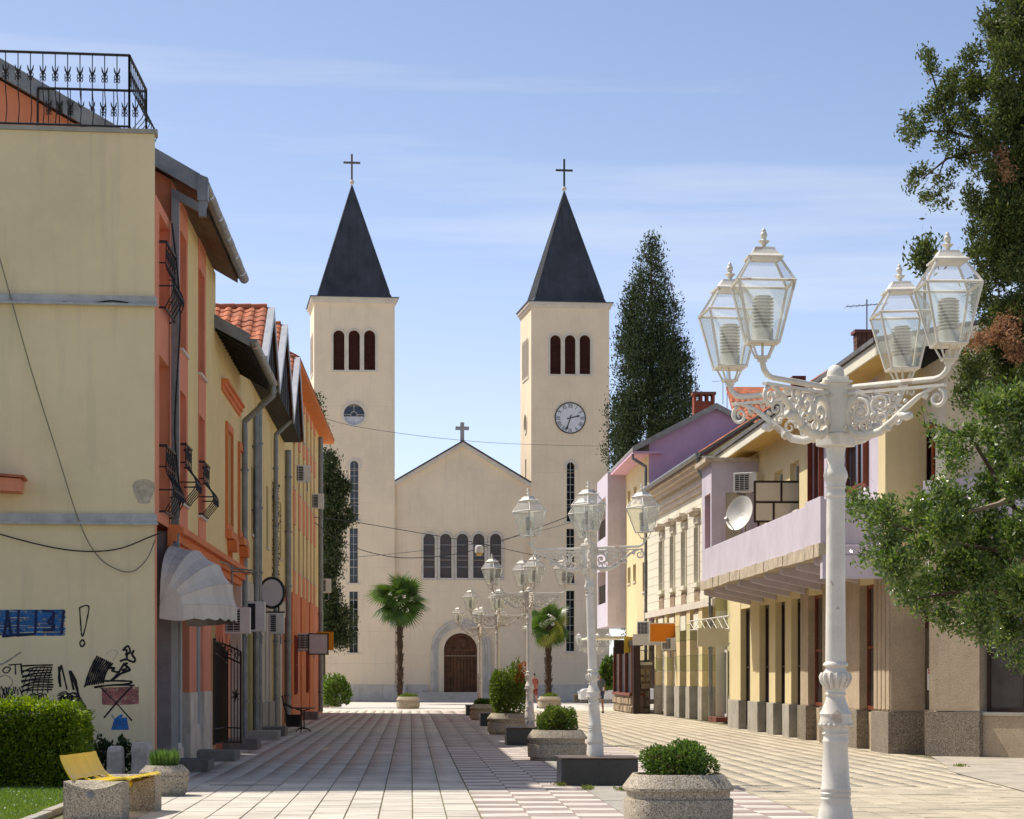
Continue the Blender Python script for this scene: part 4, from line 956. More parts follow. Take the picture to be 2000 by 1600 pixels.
# ---------------------------------------------------------------- wrought-iron gate
gt = thing('iron_gate', 'black wrought-iron gate standing open beside the marble shop pier', 'gate', (-4.2, 51.4, 0))
GF = Fr(-4.32, 51.5, .62, -.5, .5, .62); gw = .85
def leaf(fr, w_, n, par):
    mb = MB()
    top = lambda u: 2.42 - .22 * (u / w_) ** 1.5
    mb.tube([fr.P(0, .22), fr.P(0, top(0) + .05)], .025, 5); mb.tube([fr.P(w_, .22), fr.P(w_, top(w_))], .025, 5)
    for dz in (0, -.26): mb.tube([fr.P(w_ * f, top(w_ * f) + dz) for f in np.linspace(0, 1, 9)], .02, 5)
    for z in (.24, .55): mb.tube([fr.P(0, z), fr.P(w_, z)], .018, 5)
    o = mb.build('gate_leaf', M_BLACK, par)
    for k in range(1, n): u = w_ * k / n; MB().tube([fr.P(u, .24), fr.P(u, top(u))], .011, 5).build('bar', M_BLACK, o)
    mb = MB()
    for k in range(4):
        u = w_ * (k + .5) / 4; mb.tube([fr.P(u + .07 * math.cos(a) * (1 - .05 * i), top(u) - .13 + .09 * math.sin(a) * (1 - .05 * i)) for i, a in enumerate(np.linspace(0, 8, 14))], .011, 4)
        mb.tube([fr.P(u, top(u)), fr.P(u, top(u) + .16)], [.014, .003], 4)
    mb.build('scrolls', M_BLACK, o)['kind'] = 'stuff'
    return o
lf = leaf(GF, gw, 9, gt); leaf(Fr(-4.14, 49.9, .06, 1, 1, -.06), 2.0, 14, gt)
mb = MB()
for a in range(0, 360, 60): mb.tube([GF.P(gw - .16, 1.25, .01), GF.P(gw - .16 + .13 * math.cos(R(a + 20)), 1.25 + .15 * math.sin(R(a + 20)), .01)], [.03, .006], 4)
mb.build('rosette', M_BLACK, lf)
# steps along the walls
for k, (y, x1, dy, h, lb) in enumerate(((41.4, -3.54, 1.3, .20, 'dark stone doorstep below the fan awning'), (46.3, -3.44, 1.4, .20, 'dark stone doorstep in front of the marble shop pier'), (53.6, -3.47, 1.3, .24, 'grey stone step just past the iron gate'),
        (61.0, -3.42, 1.4, .24, 'lower of two stone steps under the oval sign'), (65.0, -3.45, 1.4, .26, 'stone step behind the lower one beneath the oval sign'), (89, -3.5, 1.2, .3, 'stone step near the cafe chair at the orange panels'))):
    tag(MB().box(-4.25, x1, y, y + dy, -.02, h).build('door_step', M_STEP if k != 3 else M_CONC, bevel=.015), lb, 'step', 'door steps along the shaded houses')
# ---------------------------------------------------------------- fan awning
aw = thing('fan_awning', 'dirty white fan-shaped shop awning with scalloped edge on the corner house', 'awning', (-4.2, 42, 2.8))
ac_, al, ab = 41.9, 2.35, 1.12; az = 2.86; cy0 = ac_ - al
def rib(alpha):
    pts = []
    for i in range(21):
        t = math.pi * i / 20; r_ = ab * math.sin(t) ** .55; pts.append((-4.2 + r_ * math.sin(alpha) * .98 + .01, ac_ - al * math.cos(t), az + r_ * math.cos(alpha) * 1.0))
    return pts
ribs = [rib(R(a)) for a in (2, 24, 46, 67, 88)]
for a, b in zip(ribs, ribs[1:]):
    mb = MB(); mid = [(Vector(p) + Vector(q)) / 2 + Vector((-.02, 0, -.02)) for p, q in zip(a, b)]
    for r0, r1 in ((a, mid), (mid, b)):
        for i in range(20): mb.poly([r0[i], r0[i+1], r1[i+1], r1[i]])
    mb.build('fabric_gore', M_AWN, aw, smooth='all')
mb = MB(); fr_ = ribs[-1]
for i in range(20):
    p, q = Vector(fr_[i]), Vector(fr_[i+1]); n_ = max(1, int((q - p).length / .1)); 
    for j in range(n_):
        a, b = p.lerp(q, j / n_), p.lerp(q, (j + 1) / n_); L0 = (i + j / n_) * 1.7; L1_ = (i + (j + 1) / n_) * 1.7
        mb.poly([a, b, b - Vector((0, 0, .22 + .05 * abs(math.sin(L1_)))), a - Vector((0, 0, .22 + .05 * abs(math.sin(L0))))])
mb.build('valance', M_AWN, aw)
mb = MB()
for r_ in ribs[1:]: mb.tube(r_[1:-1], .012, 4)
mb.build('awning_ribs', M_AWN, aw)
# ---------------------------------------------------------------- air conditioners, signs, brackets on the left row
for (px, py, Y, w_, h_, lb) in ((458, 1238, 55.5, .75, .62, 'white air conditioner half hidden behind the fan awning'), (481, 1234, 59.0, .95, .75, 'large white air conditioner with a black front beside the awning'), (529, 1238, 70.5, .8, .62, 'air conditioner with a square grille under the oval sign')):
    p = at(px, py, Y); ac_unit((p.x, p.y, p.z), R(0), lb, w_, h_, grille=h_ < .7)
for (px, py, Y, lb) in ((583, 942, 86, 'air conditioner highest up beside the thick downpipe, on a rusty bracket'), (612.5, 994, 97, 'air conditioner near the end of the striped house, second storey'), (628, 1158, 104.5, 'air conditioner at the far corner of the striped house, first storey'), (596, 1270, 86, 'air conditioner beside the square blank sign')):
    p = at(px, py, Y); ac_unit((p.x, p.y, p.z), R(0), lb, .85, .62)
M_SGREY = mat('blank_sign_grey', (.60, .55, .54), .6, .03)
t = thing('oval_sign', 'blank grey oval sign in a black hoop frame above the shaded pavement', 'sign', at(531, 1190, 66), 'blank projecting signs')
c = at(531, 1158, 66); sx, sz = 23 * 66 / FPX, 28 * 66 / FPX
FS = Fr(c.x, c.y, 1, 0, 0, -1)
MB().fprism(FS, [(sx * math.cos(a), c.z + sz * math.sin(a)) for a in np.linspace(0, 2*math.pi, 40)[:-1]], -.04, .04).build('panel', M_SGREY, t)
MB().tube([FS.P(sx * math.cos(a), c.z + sz * math.sin(a), 0) for a in np.linspace(0, 2*math.pi, 40)[:-1]], .05, 6, closed=True).build('hoop', M_BLACK, t)
MB().fbox(FS, -.42, .36, c.z - .56, c.z - .52, -.02, .02).fbox(FS, -.2, -.16, c.z - .53, c.z - .3, -.018, .018).fbox(FS, .17, .21, c.z - .53, c.z - .3, -.018, .018).build('bracket', M_BLACK, t)
def flat_sign(x0, x1, y0, y1, Y, m, label, border=None, th=.08, group='blank projecting signs', arm=-1):
    a, b = at(x0, y1, Y), at(x1, y0, Y); t = thing('projecting_sign', label, 'sign', ((a.x + b.x) / 2, Y, a.z), group); F_ = Fr(0, Y, 1, 0, 0, -1)
    MB().fbox(F_, a.x, b.x, a.z, b.z, -th / 2, th / 2).build('panel', m, t)
    if border:
        w_ = .035; mb = MB(); e = th / 2 + .01
        mb.fbox(F_, a.x - w_, b.x + w_, a.z - w_, a.z + .004, -e, e); mb.fbox(F_, a.x - w_, b.x + w_, b.z - .004, b.z + w_, -e, e); mb.fbox(F_, a.x - w_, a.x + .004, a.z, b.z, -e - .002, e + .002); mb.fbox(F_, b.x - .004, b.x + w_, a.z, b.z, -e - .002, e + .002)
        mb.build('border', border, t)
    xe = a.x if arm < 0 else b.x; mb = MB()
    for z in (a.z + .15 * (b.z - a.z), b.z - .15 * (b.z - a.z)): mb.tube([(xe, Y, z), (xe + arm * .45, Y, z)], .018, 5)
    mb.build('bracket', M_METAL, t); return t
flat_sign(604, 640, 1239, 1277, 84, M_SGREY, 'blank grey square sign with dark border in front of the orange one', M_DARKW)
flat_sign(618, 651.5, 1234, 1270, 92, mat('amber_sign', (.75, .32, .02), .6, .03), 'blank amber square sign peeking out behind the grey one')

# ================================================================== right-hand row of houses
M_LAV = mat('lavender_plaster', (.60, .545, .61), .9, .08, 1.2, .12, 50, streak=.35, dirt=(.42, .35, .36))
M_LILAC = mat('lilac_plaster', (.80, .49, .64), .9, .07, .8, .1, 50, streak=.2, dirt=(.40, .27, .38))
M_CRY = mat('cream_yellow', (.72, .60, .34), .9, .06, 1, .12, 50, streak=.25, dirt=(.5, .42, .27))
M_OCH = mat('ochre_soffit', (.62, .42, .12), .9, .08, 1)
M_BROWNST = mat('brown_stucco', (.50, .40, .28), .95, .10, 2, .5, 40, streak=.25, speck=[(90, (.32, .25, .17), .8)])
M_PLINTH = mat('aggregate_plinth', (.26, .22, .165), .95, .15, 2, .7, 45, speck=[(70, (.12, .10, .08), .7), (80, (.40, .35, .28), .8)])
M_BRK = mat('broken_concrete', (.58, .49, .36), .95, .2, 4, .5, 25, streak=.15)
M_RWOOD = mat('red_brown_wood', (.22, .055, .022), .5, .2, 3, .1, 20)
M_CRM2 = mat('pale_cream', (.76, .72, .58), .9, .06, 1, .1, 50, streak=.2, dirt=(.5, .46, .36))
M_GREENY = mat('greenish_cream', (.55, .50, .26), .9, .06, 1, .1, 50, streak=.25)
M_DKBROWN = mat('dark_brown_wood', (.045, .025, .018), .5, .2, 3)
M_BRICK = mat('brick_red', (.33, .075, .04), .85, .15, 5, .2, 40, island=.2)
M_MORT = mat('mortar', (.3, .22, .17), .9, .1)
M_RUBBLE = mat('rubble_stone', (.50, .40, .27), .95, .2, 4, .4, 25, island=.25)

RA = Fr(10.3, 0, 0, 1, -1, 0)
A = thing('balcony_house', 'yellow and lavender house with crumbling balcony over a row of piers', 'house', (12, 60, 0))
# ground floor: piers standing proud of dark shopfronts
piers = [(1426, 1446, 'y'), (1465, 1483, 'y'), (1502, 1514, 'y'), (1533, 1545, 'y'), (1563, 1578, 'b'), (1606, 1632, 'b'), (1650, 1678, 'b'), (1708, 1740, 'b')]
for a, b, k in piers:
    ua, ub = RA.U(b), RA.U(a)
    MB().fbox(RA, ua, ub, .9, 3.95, -.75 if ub < 52.5 else -.24, 0).build('pier', M_CRY if k == 'y' else M_BROWNST, A, bevel=.012); MB().fbox(RA, ua - .05, ub + .05, -.02, .9, -.75 if ub < 52.5 else -.24, .07).build('pier_plinth', M_PLINTH if k == 'b' else M_CONC, A, bevel=.012)
    if k == 'b' and a > 1690:
        n = 4; w_ = (ub - ua) / n
        for i in range(n): MB().fbox(RA, ua + i * w_ + .05, ua + (i+1) * w_ - .05, .95, 3.85, .001, .03).build('flute', M_BROWNST, A)
pu = [(RA.U(b), RA.U(a)) for a, b, k in piers]
for i in range(len(pu) - 1):
    ua, ub = pu[i+1][1], pu[i][0]
    y_ = piers[i][2] == 'y'
    MB().fbox(RA, ua - .02, ub + .02, 0, .12 if y_ else .85, -.74, -.20).build('threshold', M_CONC if y_ else M_BROWNST, A)
    win(A, RA, ua, ub,   .12 if y_ else .9, 3.75, -.14, .1, M_RWOOD if not y_ else M_DKBROWN, M_DGLASS, 1, 2, .09, fname='shop_window')
MB().fbox(RA, 50.6, 75.9, 3.75, 4.32, -.75, -.02).build('lintel_wall', M_CRY, A)
# upper wall
def strip(u0, u1, z0, z1, m, hs=(), d=0.0, nm='upper_wall'): mb = MB(); wall(mb, RA, u0, u1, z0, z1, hs, .25, d); return mb.build(nm, m, A)
U = RA.U
w1 = (U(1529), U(1512), 6.1, 7.42, 'r'); w2 = (U(1561), U(1543), 6.1, 7.42, 'r'); wl1 = (U(1609), U(1588), 6.03, 8.0, 'r'); wl2 = (U(1697), U(1650), 6.0, 7.40, 'r')
strip(U(1585), 76, 4.3, 8.3, M_CRY, [w1, w2]); strip(U(1724), U(1585), 4.3, 8.3, M_LAV, [wl1, wl2], .015)
for h in (w1, w2): win(A, RA, *h[:4], 0, .2, M_WPLAS, M_DGLASS, 1, 1, .07, sill=M_TRIM)
for h in (wl1, wl2):
    win(A, RA, *h[:4], .015, .1, M_RWOOD, M_DGLASS, 2, 1, .11, sill=M_RWOOD)
    MB().fbox(RA, h[0] - .05, h[0] + .02, h[2], h[3], .02, .14).build('window_jamb', M_RWOOD, A); MB().fbox(RA, h[1] - .02, h[1] + .05, h[2], h[3], .02, .14).build('window_jamb', M_RWOOD, A)
up0, up1 = U(1738), U(1724)
MB().fbox(RA, up0, up1, 3.95, 8.3, -.8, .10).build('corner_pilaster', M_CRY, A, bevel=.012)
# wall set back beyond the pilaster, then the end wall
RA2 = Fr(11.02, 0, 0, 1, -1, 0); YE = RA2.U(1846)
w3 = (RA2.U(1827), RA2.U(1797), 5.7, 7.05, 'r')
mb = MB(); wall(mb, RA2, YE, up0 + .3, 3.4, 8.3, [w3], .25); mb.build('side_wall', M_CRM2, A)
win(A, RA2, *w3[:4], 0, .15, mat('orange_red_wood', (.42, .08, .025), .5, .15, 3), M_DGLASS, 2, 1, .14, sill=M_TRIM)
mb = MB(); mb.poly([(11.02, YE, 3.3), (20, YE, 3.3), (20, YE, 8.6), (15.5, YE, 9.3), (11.02, YE, 8.4)]); mb.poly([(12.3, YE, 0), (20, YE, 0), (20, YE, 3.3), (12.3, YE, 3.3)]); mb.poly([(20, YE, 0), (20, 74, 0), (20, 74, 8.6), (20, YE, 8.6)]); mb.build('end_wall', mat('roughcast', (.66, .55, .37), .95, .08, 2, .9, 22), A)
pipe(A, [(10.92, RA2.U(1779), 8.3), (10.92, RA2.U(1779), 3.0), (10.92, RA2.U(1779), .2)], .07)
# set-back ground floor by the corner
for a, b in ((1789, 1803),): MB().fbox(RA2, RA2.U(b), RA2.U(a), .9, 3.4, -.4, .25).build('pier', M_BROWNST, A); MB().fbox(RA2, RA2.U(b) - .05, RA2.U(a) + .05, 0, .9, -.4, .3).build('pier_plinth', M_PLINTH, A)
win(A, RA2, RA2.U(1836), RA2.U(1809), .95, 3.3, 0, .12, M_RWOOD, mat('dusty_glass', (.10, .09, .08), .3, .2, 3, spec=.4), 1, 3, .07, fname='shop_window')
MB().fbox(RA2, RA2.U(1836), RA2.U(1803), 0, .95, -.3, .02).build('stall_riser', M_BROWNST, A)
AC_ = Fr(10.84, 48.75, .71, -.71, -.71, -.71)      # canted corner
MB().fbox(AC_, 0, 1.2, .95, 3.4, -.4, .04).build('corner_pillar', M_BROWNST, A); MB().fbox(AC_, -.05, 1.25, 0, .93, -.4, .12).build('corner_plinth', M_PLINTH, A)
MB().fbox(AC_, 1.25, 5, 0, .86, -.4, -.02).build('low_wall', M_BROWNST, A); MB().fbox(AC_, 1.25, 5, .862, .93, -.42, .02).build('wall_cap', M_CONC, A)
for k in range(3): win(A, AC_, 1.28 + k * .95, 2.2 + k * .95, .94, 3.3, -.1, .08, M_DKBROWN, MATS['dusty_glass'], 1, 2, .07, fname='shop_window')
MB().fbox(AC_, 0, 5, 3.35, 4.6, -.4, .06).build('fascia', M_BROWNST, A); MB().fbox(AC_, -.1, 5, 4.605, 5.75, -.3, .12).build('corner_parapet', M_LAV, A)
poster = thing('poster', 'small white poster with red and blue print on the brown shopfront', 'poster', RA2.P(RA2.U(1822), 1.5, .03))
pz = RA2.Z(1822, 1348); pz1 = RA2.Z(1822, 1306); pu0, pu1 = RA2.U(1831), RA2.U(1814)
MB().fbox(RA2, pu0, pu1, pz, pz1, .03, .034).build('sheet', mat('paper', (.75, .74, .72), .7, .03), poster)
mb = MB(); H = pz1 - pz; dU = pu1 - pu0
for z0_, z1_ in ((.88, .97), (.76, .84)): mb.fbox(RA2, pu0 + .1 * dU, pu1 - .1 * dU, pz + H * z0_, pz + H * z1_, .035, .0365)
mb.build('red_print', mat('red_ink', (.45, .02, .03), .7), poster)
mb = MB(); mb.fbox(RA2, pu0 + .2 * dU, pu1 - .2 * dU, pz + H * .55, pz + H * .63, .035, .0365); mb.build('blue_print', mat('blue_ink', (.05, .07, .25), .7), poster)
mb = MB()
for z_ in (.46, .41, .36, .31, .2, .15): mb.fbox(RA2, pu0 + .15 * dU, pu1 - .15 * dU - random.uniform(0, .2) * dU, pz + H * z_, pz + H * (z_ + .018), .035, .0365)
mb.build('small_print', mat('grey_ink', (.35, .35, .36), .7), poster)
# empty red sign frame on the corner
t = thing('hanging_square', 'empty rust-red square sign frame hanging before the corner shopfront', 'sign frame', RA2.P(RA2.U(1785), 2.6))
a, b = at(1766, 1226, 50.2), at(1809, 1165, 50.2)
mb = MB()
for p, q in (((a.x, a.z), (b.x, a.z)), ((b.x, a.z), (b.x, b.z)), ((b.x, b.z), (a.x, b.z)), ((a.x, b.z), (a.x, a.z))): mb.tube([(p[0], 50.2, p[1]), (q[0], 50.2, q[1])], .022, 5)
mb.build('frame', M_RED, t)
# eaves and roof
ed = .72; ez = 8.36; y0, y1 = 48.1, 73.6
MB().fbox(RA, y0, y1, ez - .06, ez - .02, -.2, ed - .03).build('soffit', M_OCH, A)
MB().fbox(RA, y0, y1, ez - .08, ez + .17, ed - .028, ed + .02).build('fascia_board', M_CRM2, A)
slope(M_RSHEET, 10.3 - ed - .08, 15.8, ez + .18, ez + 1.25, y0 - .05, y1 + .05, .1, 'roof', A); slope(M_RSHEET, 21.6, 15.8, ez + .18, ez + 1.25, y0 - .05, y1 + .05, .1, 'roof_back', A)
mb = MB(); x0, x1 = 10.3 - ed - .02, 15.8; mb.hexa([(x0, y0 - .08, ez - .08), (x1, y0 - .08, ez + 1.0), (x1, y0 - .03, ez + 1.0), (x0, y0 - .03, ez - .08), (x0, y0 - .08, ez + .17), (x1, y0 - .08, ez + 1.25), (x1, y0 - .03, ez + 1.25), (x0, y0 - .03, ez + .17)]); mb.build('verge_board', M_CRM2, A)
# balcony
bd = 1.4; bz0, bz1 = 4.52, 5.5; by0, by1 = 50.6, 71.4
mb = MB(); mb.fbox(RA, by0, by1, bz0, bz1, bd - .14, bd); mb.fbox(RA, by0, by0 + .14, bz0, bz1 - .002, .02, bd - .142); mb.build('parapet', M_LAV, A, bevel=.015)
MB().fbox(RA, by0 - .02, by0 + 2.0, bz0, bz1 + .06, bd - .02, bd + .05).build('parapet_panel', M_LAV, A)
mb = MB(); rnd = random.Random(5); n = 34      # crumbling slab edge
for i in range(n):
    ua, ub = by0 - .1 + (by1 + .2 - by0) * i / n, by0 - .1 + (by1 + .2 - by0) * (i + 1) / n
    o_, dz = .10 + .012 * math.sin(i * .9) + rnd.uniform(-.008, .008), .02 * math.sin(i * .5) + rnd.uniform(-.008, .008); mb.fbox(RA, ua, ub + .001 * i / n, 4.26 - dz * .6, bz0 - .004 + (rnd.uniform(0, .03)), bd - .3 + i * .0004, bd + o_)
mb.build('slab_edge', M_BRK, A)
MB().fbox(RA, by0 - .1, by1 + .1, 4.30, 4.50, 0, bd - .31).build('slab', M_LAV, A)
for i in range(9):
    u = by0 + .9 + i * 2.45
    MB().fprism(Fr(10.3, u, -1, 0, 0, -1), [(0, 4.298), (bd, 4.28), (bd, 4.12), (0, 3.82)], -.13, .13).build('bracket_beam', M_LAV, A)
MB().fbox(RA, by0 - .12, by0 + .18, 3.78, 4.29, 0, bd + .02).build('end_beam', M_LAV, A)
# lavender enclosure at the far end of the balcony
ey = 69.4
FE = Fr(10.3, ey, -1, 0, 0, -1)        # faces the camera, u towards the street
mb = MB(); wall(mb, FE, 0, bd, bz0, 8.0, [(.48, .98, bz0, 7.1, 'r')], .12); wall(mb, RA, ey, by1 + .3, bz0, 8.0, [(ey + .25, ey + 1.6, 5.4, 7.1, 'r')], .2, bd + .002)
mb.build('balcony_enclosure', M_LAV, A); MB().poly([FE.P(.48, bz0, -.1), FE.P(.98, bz0, -.1), FE.P(.98, 7.1, -.1), FE.P(.48, 7.1, -.1)]).build('balcony_door', mat('beige_door', (.52, .47, .37), .7), A)
MB().poly([RA.P(ey + .25, 5.4, bd - .2), RA.P(ey + 1.6, 5.4, bd - .2), RA.P(ey + 1.6, 7.1, bd - .2), RA.P(ey + .25, 7.1, bd - .2)]).build('window', M_RBRN, A)
MB().fbox(RA, ey - .15, by1 + .5, 8.0, 8.12, 0, bd + .2).build('enclosure_roof', M_BRK, A)
p = at(1459, 962, 68.6); ac_unit((p.x, p.y, p.z), R(-35), 'white air conditioner on the lavender wall of the balcony', .75, .58)
# satellite dish
dsh = thing('satellite_dish', 'white satellite dish tilted on the balcony parapet', 'satellite dish', at(1446, 1040, 66.5))
dc = at(1450, 1005, 66.5); D = Matrix.Translation(dc) @ Vector((-.80, -.62, .28)).to_track_quat('Z', 'Y').to_matrix().to_4x4()
mb = MB(); mb.lathe([(.001, 0)] + [(.50 * k / 8, .14 * (k / 8) ** 2) for k in range(1, 9)] + [(.515, .145), (.50 * 7 / 8, .14 * (7/8)**2 - .015), (.001, -.015)], 28, cap=False); mb.xf(D); mb.build('dish', M_WPLAS, dsh, smooth=True)
mb = MB(); mb.tube([D @ Vector((.0, -.56, .13)), D @ Vector((0, -.35, .55))], .018, 5); mb.tube([D @ Vector((0, -.35, .5)), D @ Vector((0, -.30, .62))], .045, 8); mb.build('receiver_arm', M_METAL, dsh)
mb = MB(); mb.tube([D @ Vector((0, 0, -.01)), (dc.x + .1, dc.y + .1, dc.z - .2), (dc.x + .1, dc.y + .1, 5.45)], .03, 6); mb.build('mast', M_METAL, dsh)
# blank panel rack on the parapet
rk = thing('panel_rack', 'dark rack holding four blank cream panels above the balcony', 'sign rack', at(1520, 1000, 62))
RKF = RA; a, b = at(1474, 1018, 64.5), at(1562, 941, 57.4)
FK = Fr(a.x, a.y, b.x - a.x, b.y - a.y, -(b.y - a.y), b.x - a.x); LK = math.hypot(b.x - a.x, b.y - a.y)
FK = Fr(9.15, 63.2, 1, 0, 0, -1); k0, k1 = FK.U(1474), FK.U(1562); z0_, z1_ = FK.Z(1500, 1019), FK.Z(1500, 941); zm = FK.Z(1500, 981); um1, um2 = FK.U(1526), FK.U(1511)
M_PAN = mat('cream_panel', (.66, .60, .46), .7, .04)
for c in ((k0, um1, zm, z1_), (um1, k1, zm, z1_), (k0, um2, z0_, zm), (um2, k1, z0_, zm)): MB().fbox(FK, c[0] + .03, c[1] - .03, c[2] + .03, c[3] - .03, -.02, .02).build('panel', M_PAN, rk)
mb = MB()
for z in (z0_, zm, z1_): mb.fbox(FK, k0 - .02, k1 + .02, z - .028, z + .028, -.03, .034)
for u_, za, zb_ in ((k0, z0_, z1_), (k1, z0_, z1_), (um1, zm, z1_), (um2, z0_, zm)): mb.fbox(FK, u_ - .028, u_ + .028, za, zb_, -.032, .036)
for u_ in (k0 + .1, k1 - .1): mb.fbox(FK, u_ - .03, u_ + .03, 4.5, z0_, -.03, .03)
mb.build('rack_frame', M_DKBROWN, rk)

# ---------------------------------------------------------------- brick chimneys, antennas
def chimney(c, w_, l_, h, label, rows, slots=True, cap=True, m=None):
    t = thing('chimney', label, 'chimney', c, 'chimneys on the sunny roofs'); x, y, z = c; bh = h * (.72 if slots else 1) / rows
    MB().box(x - w_/2 + .02, x + w_/2 - .02, y - l_/2 + .02, y + l_/2 - .02, z - 1.6, z + rows * bh).build('mortar_core', M_MORT, t)
    for r in range(rows):
        n = max(2, round(w_ / .24)); bw = w_ / n; off = (r % 2) * bw / 2
        for fx in range(n + (r % 2)):
            a = max(-w_/2, -w_/2 + fx * bw - off) + .006; b = min(w_/2, -w_/2 + (fx + 1) * bw - off) - .006
            if b - a > .03: MB().box(x + a, x + b, y - l_/2, y + l_/2, z + r * bh + .008, z + (r + 1) * bh - .008).build('brick', m or M_BRICK, t)
    zt = z + rows * bh
    if slots:
        n = 4
        for k in range(n): u = x - w_/2 + .06 + (w_ - .12) * k / (n - 1); MB().box(u - .06, u + .06, y - l_/2, y + l_/2, zt, z + h * .92).build('brick', m or M_BRICK, t)
        zt = z + h * .92
    if cap: MB().box(x - w_/2 - .06, x + w_/2 + .06, y - l_/2 - .06, y + l_/2 + .06, zt, zt + h * .08).build('cap', mat('chimney_cap', (.22, .09, .06), .9), t)
    return t
def antenna(px, py0, py1, Y, label, dirv=(1, 0), n=8):
    a, b = at(px, py1, Y), at(px, py0, Y); t = thing('tv_antenna', label, 'antenna', a, 'antennas on the roofs')
    MB().tube([a, b], .02, 5).build('mast', M_METAL, t)
    mb = MB(); d = Vector((dirv[0], dirv[1], .08)).normalized(); L_ = 1.1; c = b - Vector((0, 0, .15)); mb.tube([c - d * L_ * .5, c + d * L_ * .5], .012, 4); s = d.cross(Vector((0, 0, 1)))
    for k in range(n): p = c + d * L_ * (k / (n - 1) - .5); mb.tube([p - s * (.32 - .02 * k), p + s * (.32 - .02 * k)], .007, 4)
    mb.build('elements', M_METAL, t); return t
c = at(1689, 702, 62); chimney((c.x, c.y, c.z - .3), .52, .5, 1.05, 'old brown brick chimney with open slots behind the lantern', 7, True, True, mat('old_brick', (.17, .08, .05), .9, .25, 6, .3, 30, island=.25))
antenna(1693, 585, 650, 62, 'thin antenna on the old brown chimney'); 
c = at(1645, 740, 60); t = thing('roof_vent', 'squat rusty vent cowl on the roof edge behind the lamp', 'vent', c); MB().lathe([(.22, -.4), (.22, .1), (.34, .22), (.36, .26), (.2, .3)], 14, tuple(c)).build('cowl', M_RED, t, smooth=True)
MB().tube([c + Vector((0, 0, -.6)), c + Vector((0, 0, -.35))], .18, 10).build('pipe', M_METAL, t)
c = at(1559, 752, 70); tag(MB().box(c.x - .2, c.x + .2, c.y - .2, c.y + .2, c.z - .9, c.z + .25).build('roof_stack', M_RED), 'small square dark stack on the roof beyond the lamp arm', 'chimney', 'chimneys on the sunny roofs')

# ---------------------------------------------------------------- pale cream house with ornamented windows
nb, fb = (10.95, 84.3), (10.55, 104.6)
RB = Fr(nb[0], nb[1], fb[0] - nb[0], fb[1] - nb[1], -(fb[1] - nb[1]), fb[0] - nb[0]); LB = math.hypot(fb[0] - nb[0], fb[1] - nb[1])
B = thing('ornate_house', 'pale cream house with ornamented narrow windows and rusticated ground floor', 'house', (12.5, 94, 0))
bw_ = [holepx(RB, a, b, c, d, 'r') for a, b, c, d in ((1288.5, 1296.5, 1056, 1154), (1310, 1318, 1047, 1150), (1332, 1340.5, 1038, 1145), (1357.5, 1366, 1029, 1139))]
bw_ = [(min(h[0], h[1]), max(h[0], h[1]), h[2], h[3], 'r') for h in bw_]
ZB = 9.55
mb = MB(); wall(mb, RB, 0, LB, 4.2, ZB, bw_, .3); mb.poly([RB.P(0, 0), RB.P(0, ZB), (22, nb[1], ZB), (22, nb[1], 0)]); mb.build('street_wall', M_CRM2, B)
for h in bw_:
    win(B, RB, *h[:4], 0, .25, M_WPLAS, M_DGLASS, 1, 3, .09); um = (h[0] + h[1]) / 2; hw = (h[1] - h[0]) / 2
    mb = MB(); mb.fbox(RB, h[0] - .12, h[0], h[2], h[3], .001, .05); mb.fbox(RB, h[1], h[1] + .12, h[2], h[3], .001, .05); mb.fbox(RB, h[0] - .2, h[1] + .2, h[2] - .16, h[2] - .002, .001, .14)
    for k in range(4): mb.fbox(RB, h[0] - .1 + .3 * k, h[0] + .06 + .3 * k, h[3] + .1, h[3] + .34, .001, .1)
    mb.build('window_surround', M_CRM2, B)
    mb = MB(); mb.fbox(RB, h[0] - .22, h[1] + .22, h[3] + .42, h[3] + .54, .001, .2); mb.fbox(RB, h[0] - .32, h[1] + .32, h[3] + .54, h[3] + .66, .001, .32); mb.build('hood_mould', M_TRIM, B)
    MB().fbox(RB, h[0] - .05, h[1] + .05, h[2] - 1.15, h[2] - .25, .001, .03).build('ornament_panel', mat('brown_relief', (.20, .11, .06), .9, .4, 9, .8, 12, col2=(.5, .42, .3)), B)
    MB().fbox(RB, h[0] - .1, h[1] + .1, h[2] - 1.75, h[2] - 1.18, .001, .05).build('apron', M_CRM2, B)
for k in range(13): z = 4.5 + k * .36; MB().fbox(RB, 0, LB, z, z + .012, .001, .006).build('render_joint', mat('joint_line', (.45, .41, .32), .9), B)  # joint lines as thin strips of a darker cream
mb = MB()
for a, b, d in ((8.55, 8.75, .08), (8.75, 8.85, .16), (9.15, 9.3, .2), (9.3, 9.45, .36), (9.45, 9.56, .5)): mb.fbox(RB, -.1, LB + .05, a, b, .001, d)
mb.build('cornice', M_TRIM, B)
BR = -1 / math.hypot(1, 0)
eB = RB.P(0, 0, .55)
mb = MB(); z0_, z1_ = ZB + .03, ZB + 3.6
q = [RB.P(-.15, z0_, .6), RB.P(LB, z0_, .6), RB.P(LB, z1_, -5), RB.P(-.15, z1_, -5)]; mb.hexa(q + [(p[0], p[1], p[2] + .1) for p in q]); q = [RB.P(-.15, z0_, -10.6), RB.P(LB, z0_, -10.6), RB.P(LB, z1_, -5), RB.P(-.15, z1_, -5)]; mb.hexa(q + [(p[0], p[1], p[2] + .1) for p in q]); rf = mb.build('roof', M_RSHEET, B)
sl = Vector(RB.P(0, z1_, -5)) - Vector(RB.P(0, z0_, .6)); tile_field(rf, Vector(RB.P(-.1, z0_ + .12, .5)) , RB.u + (0,), sl, 6, int(sl.length / .34))
mb = MB()
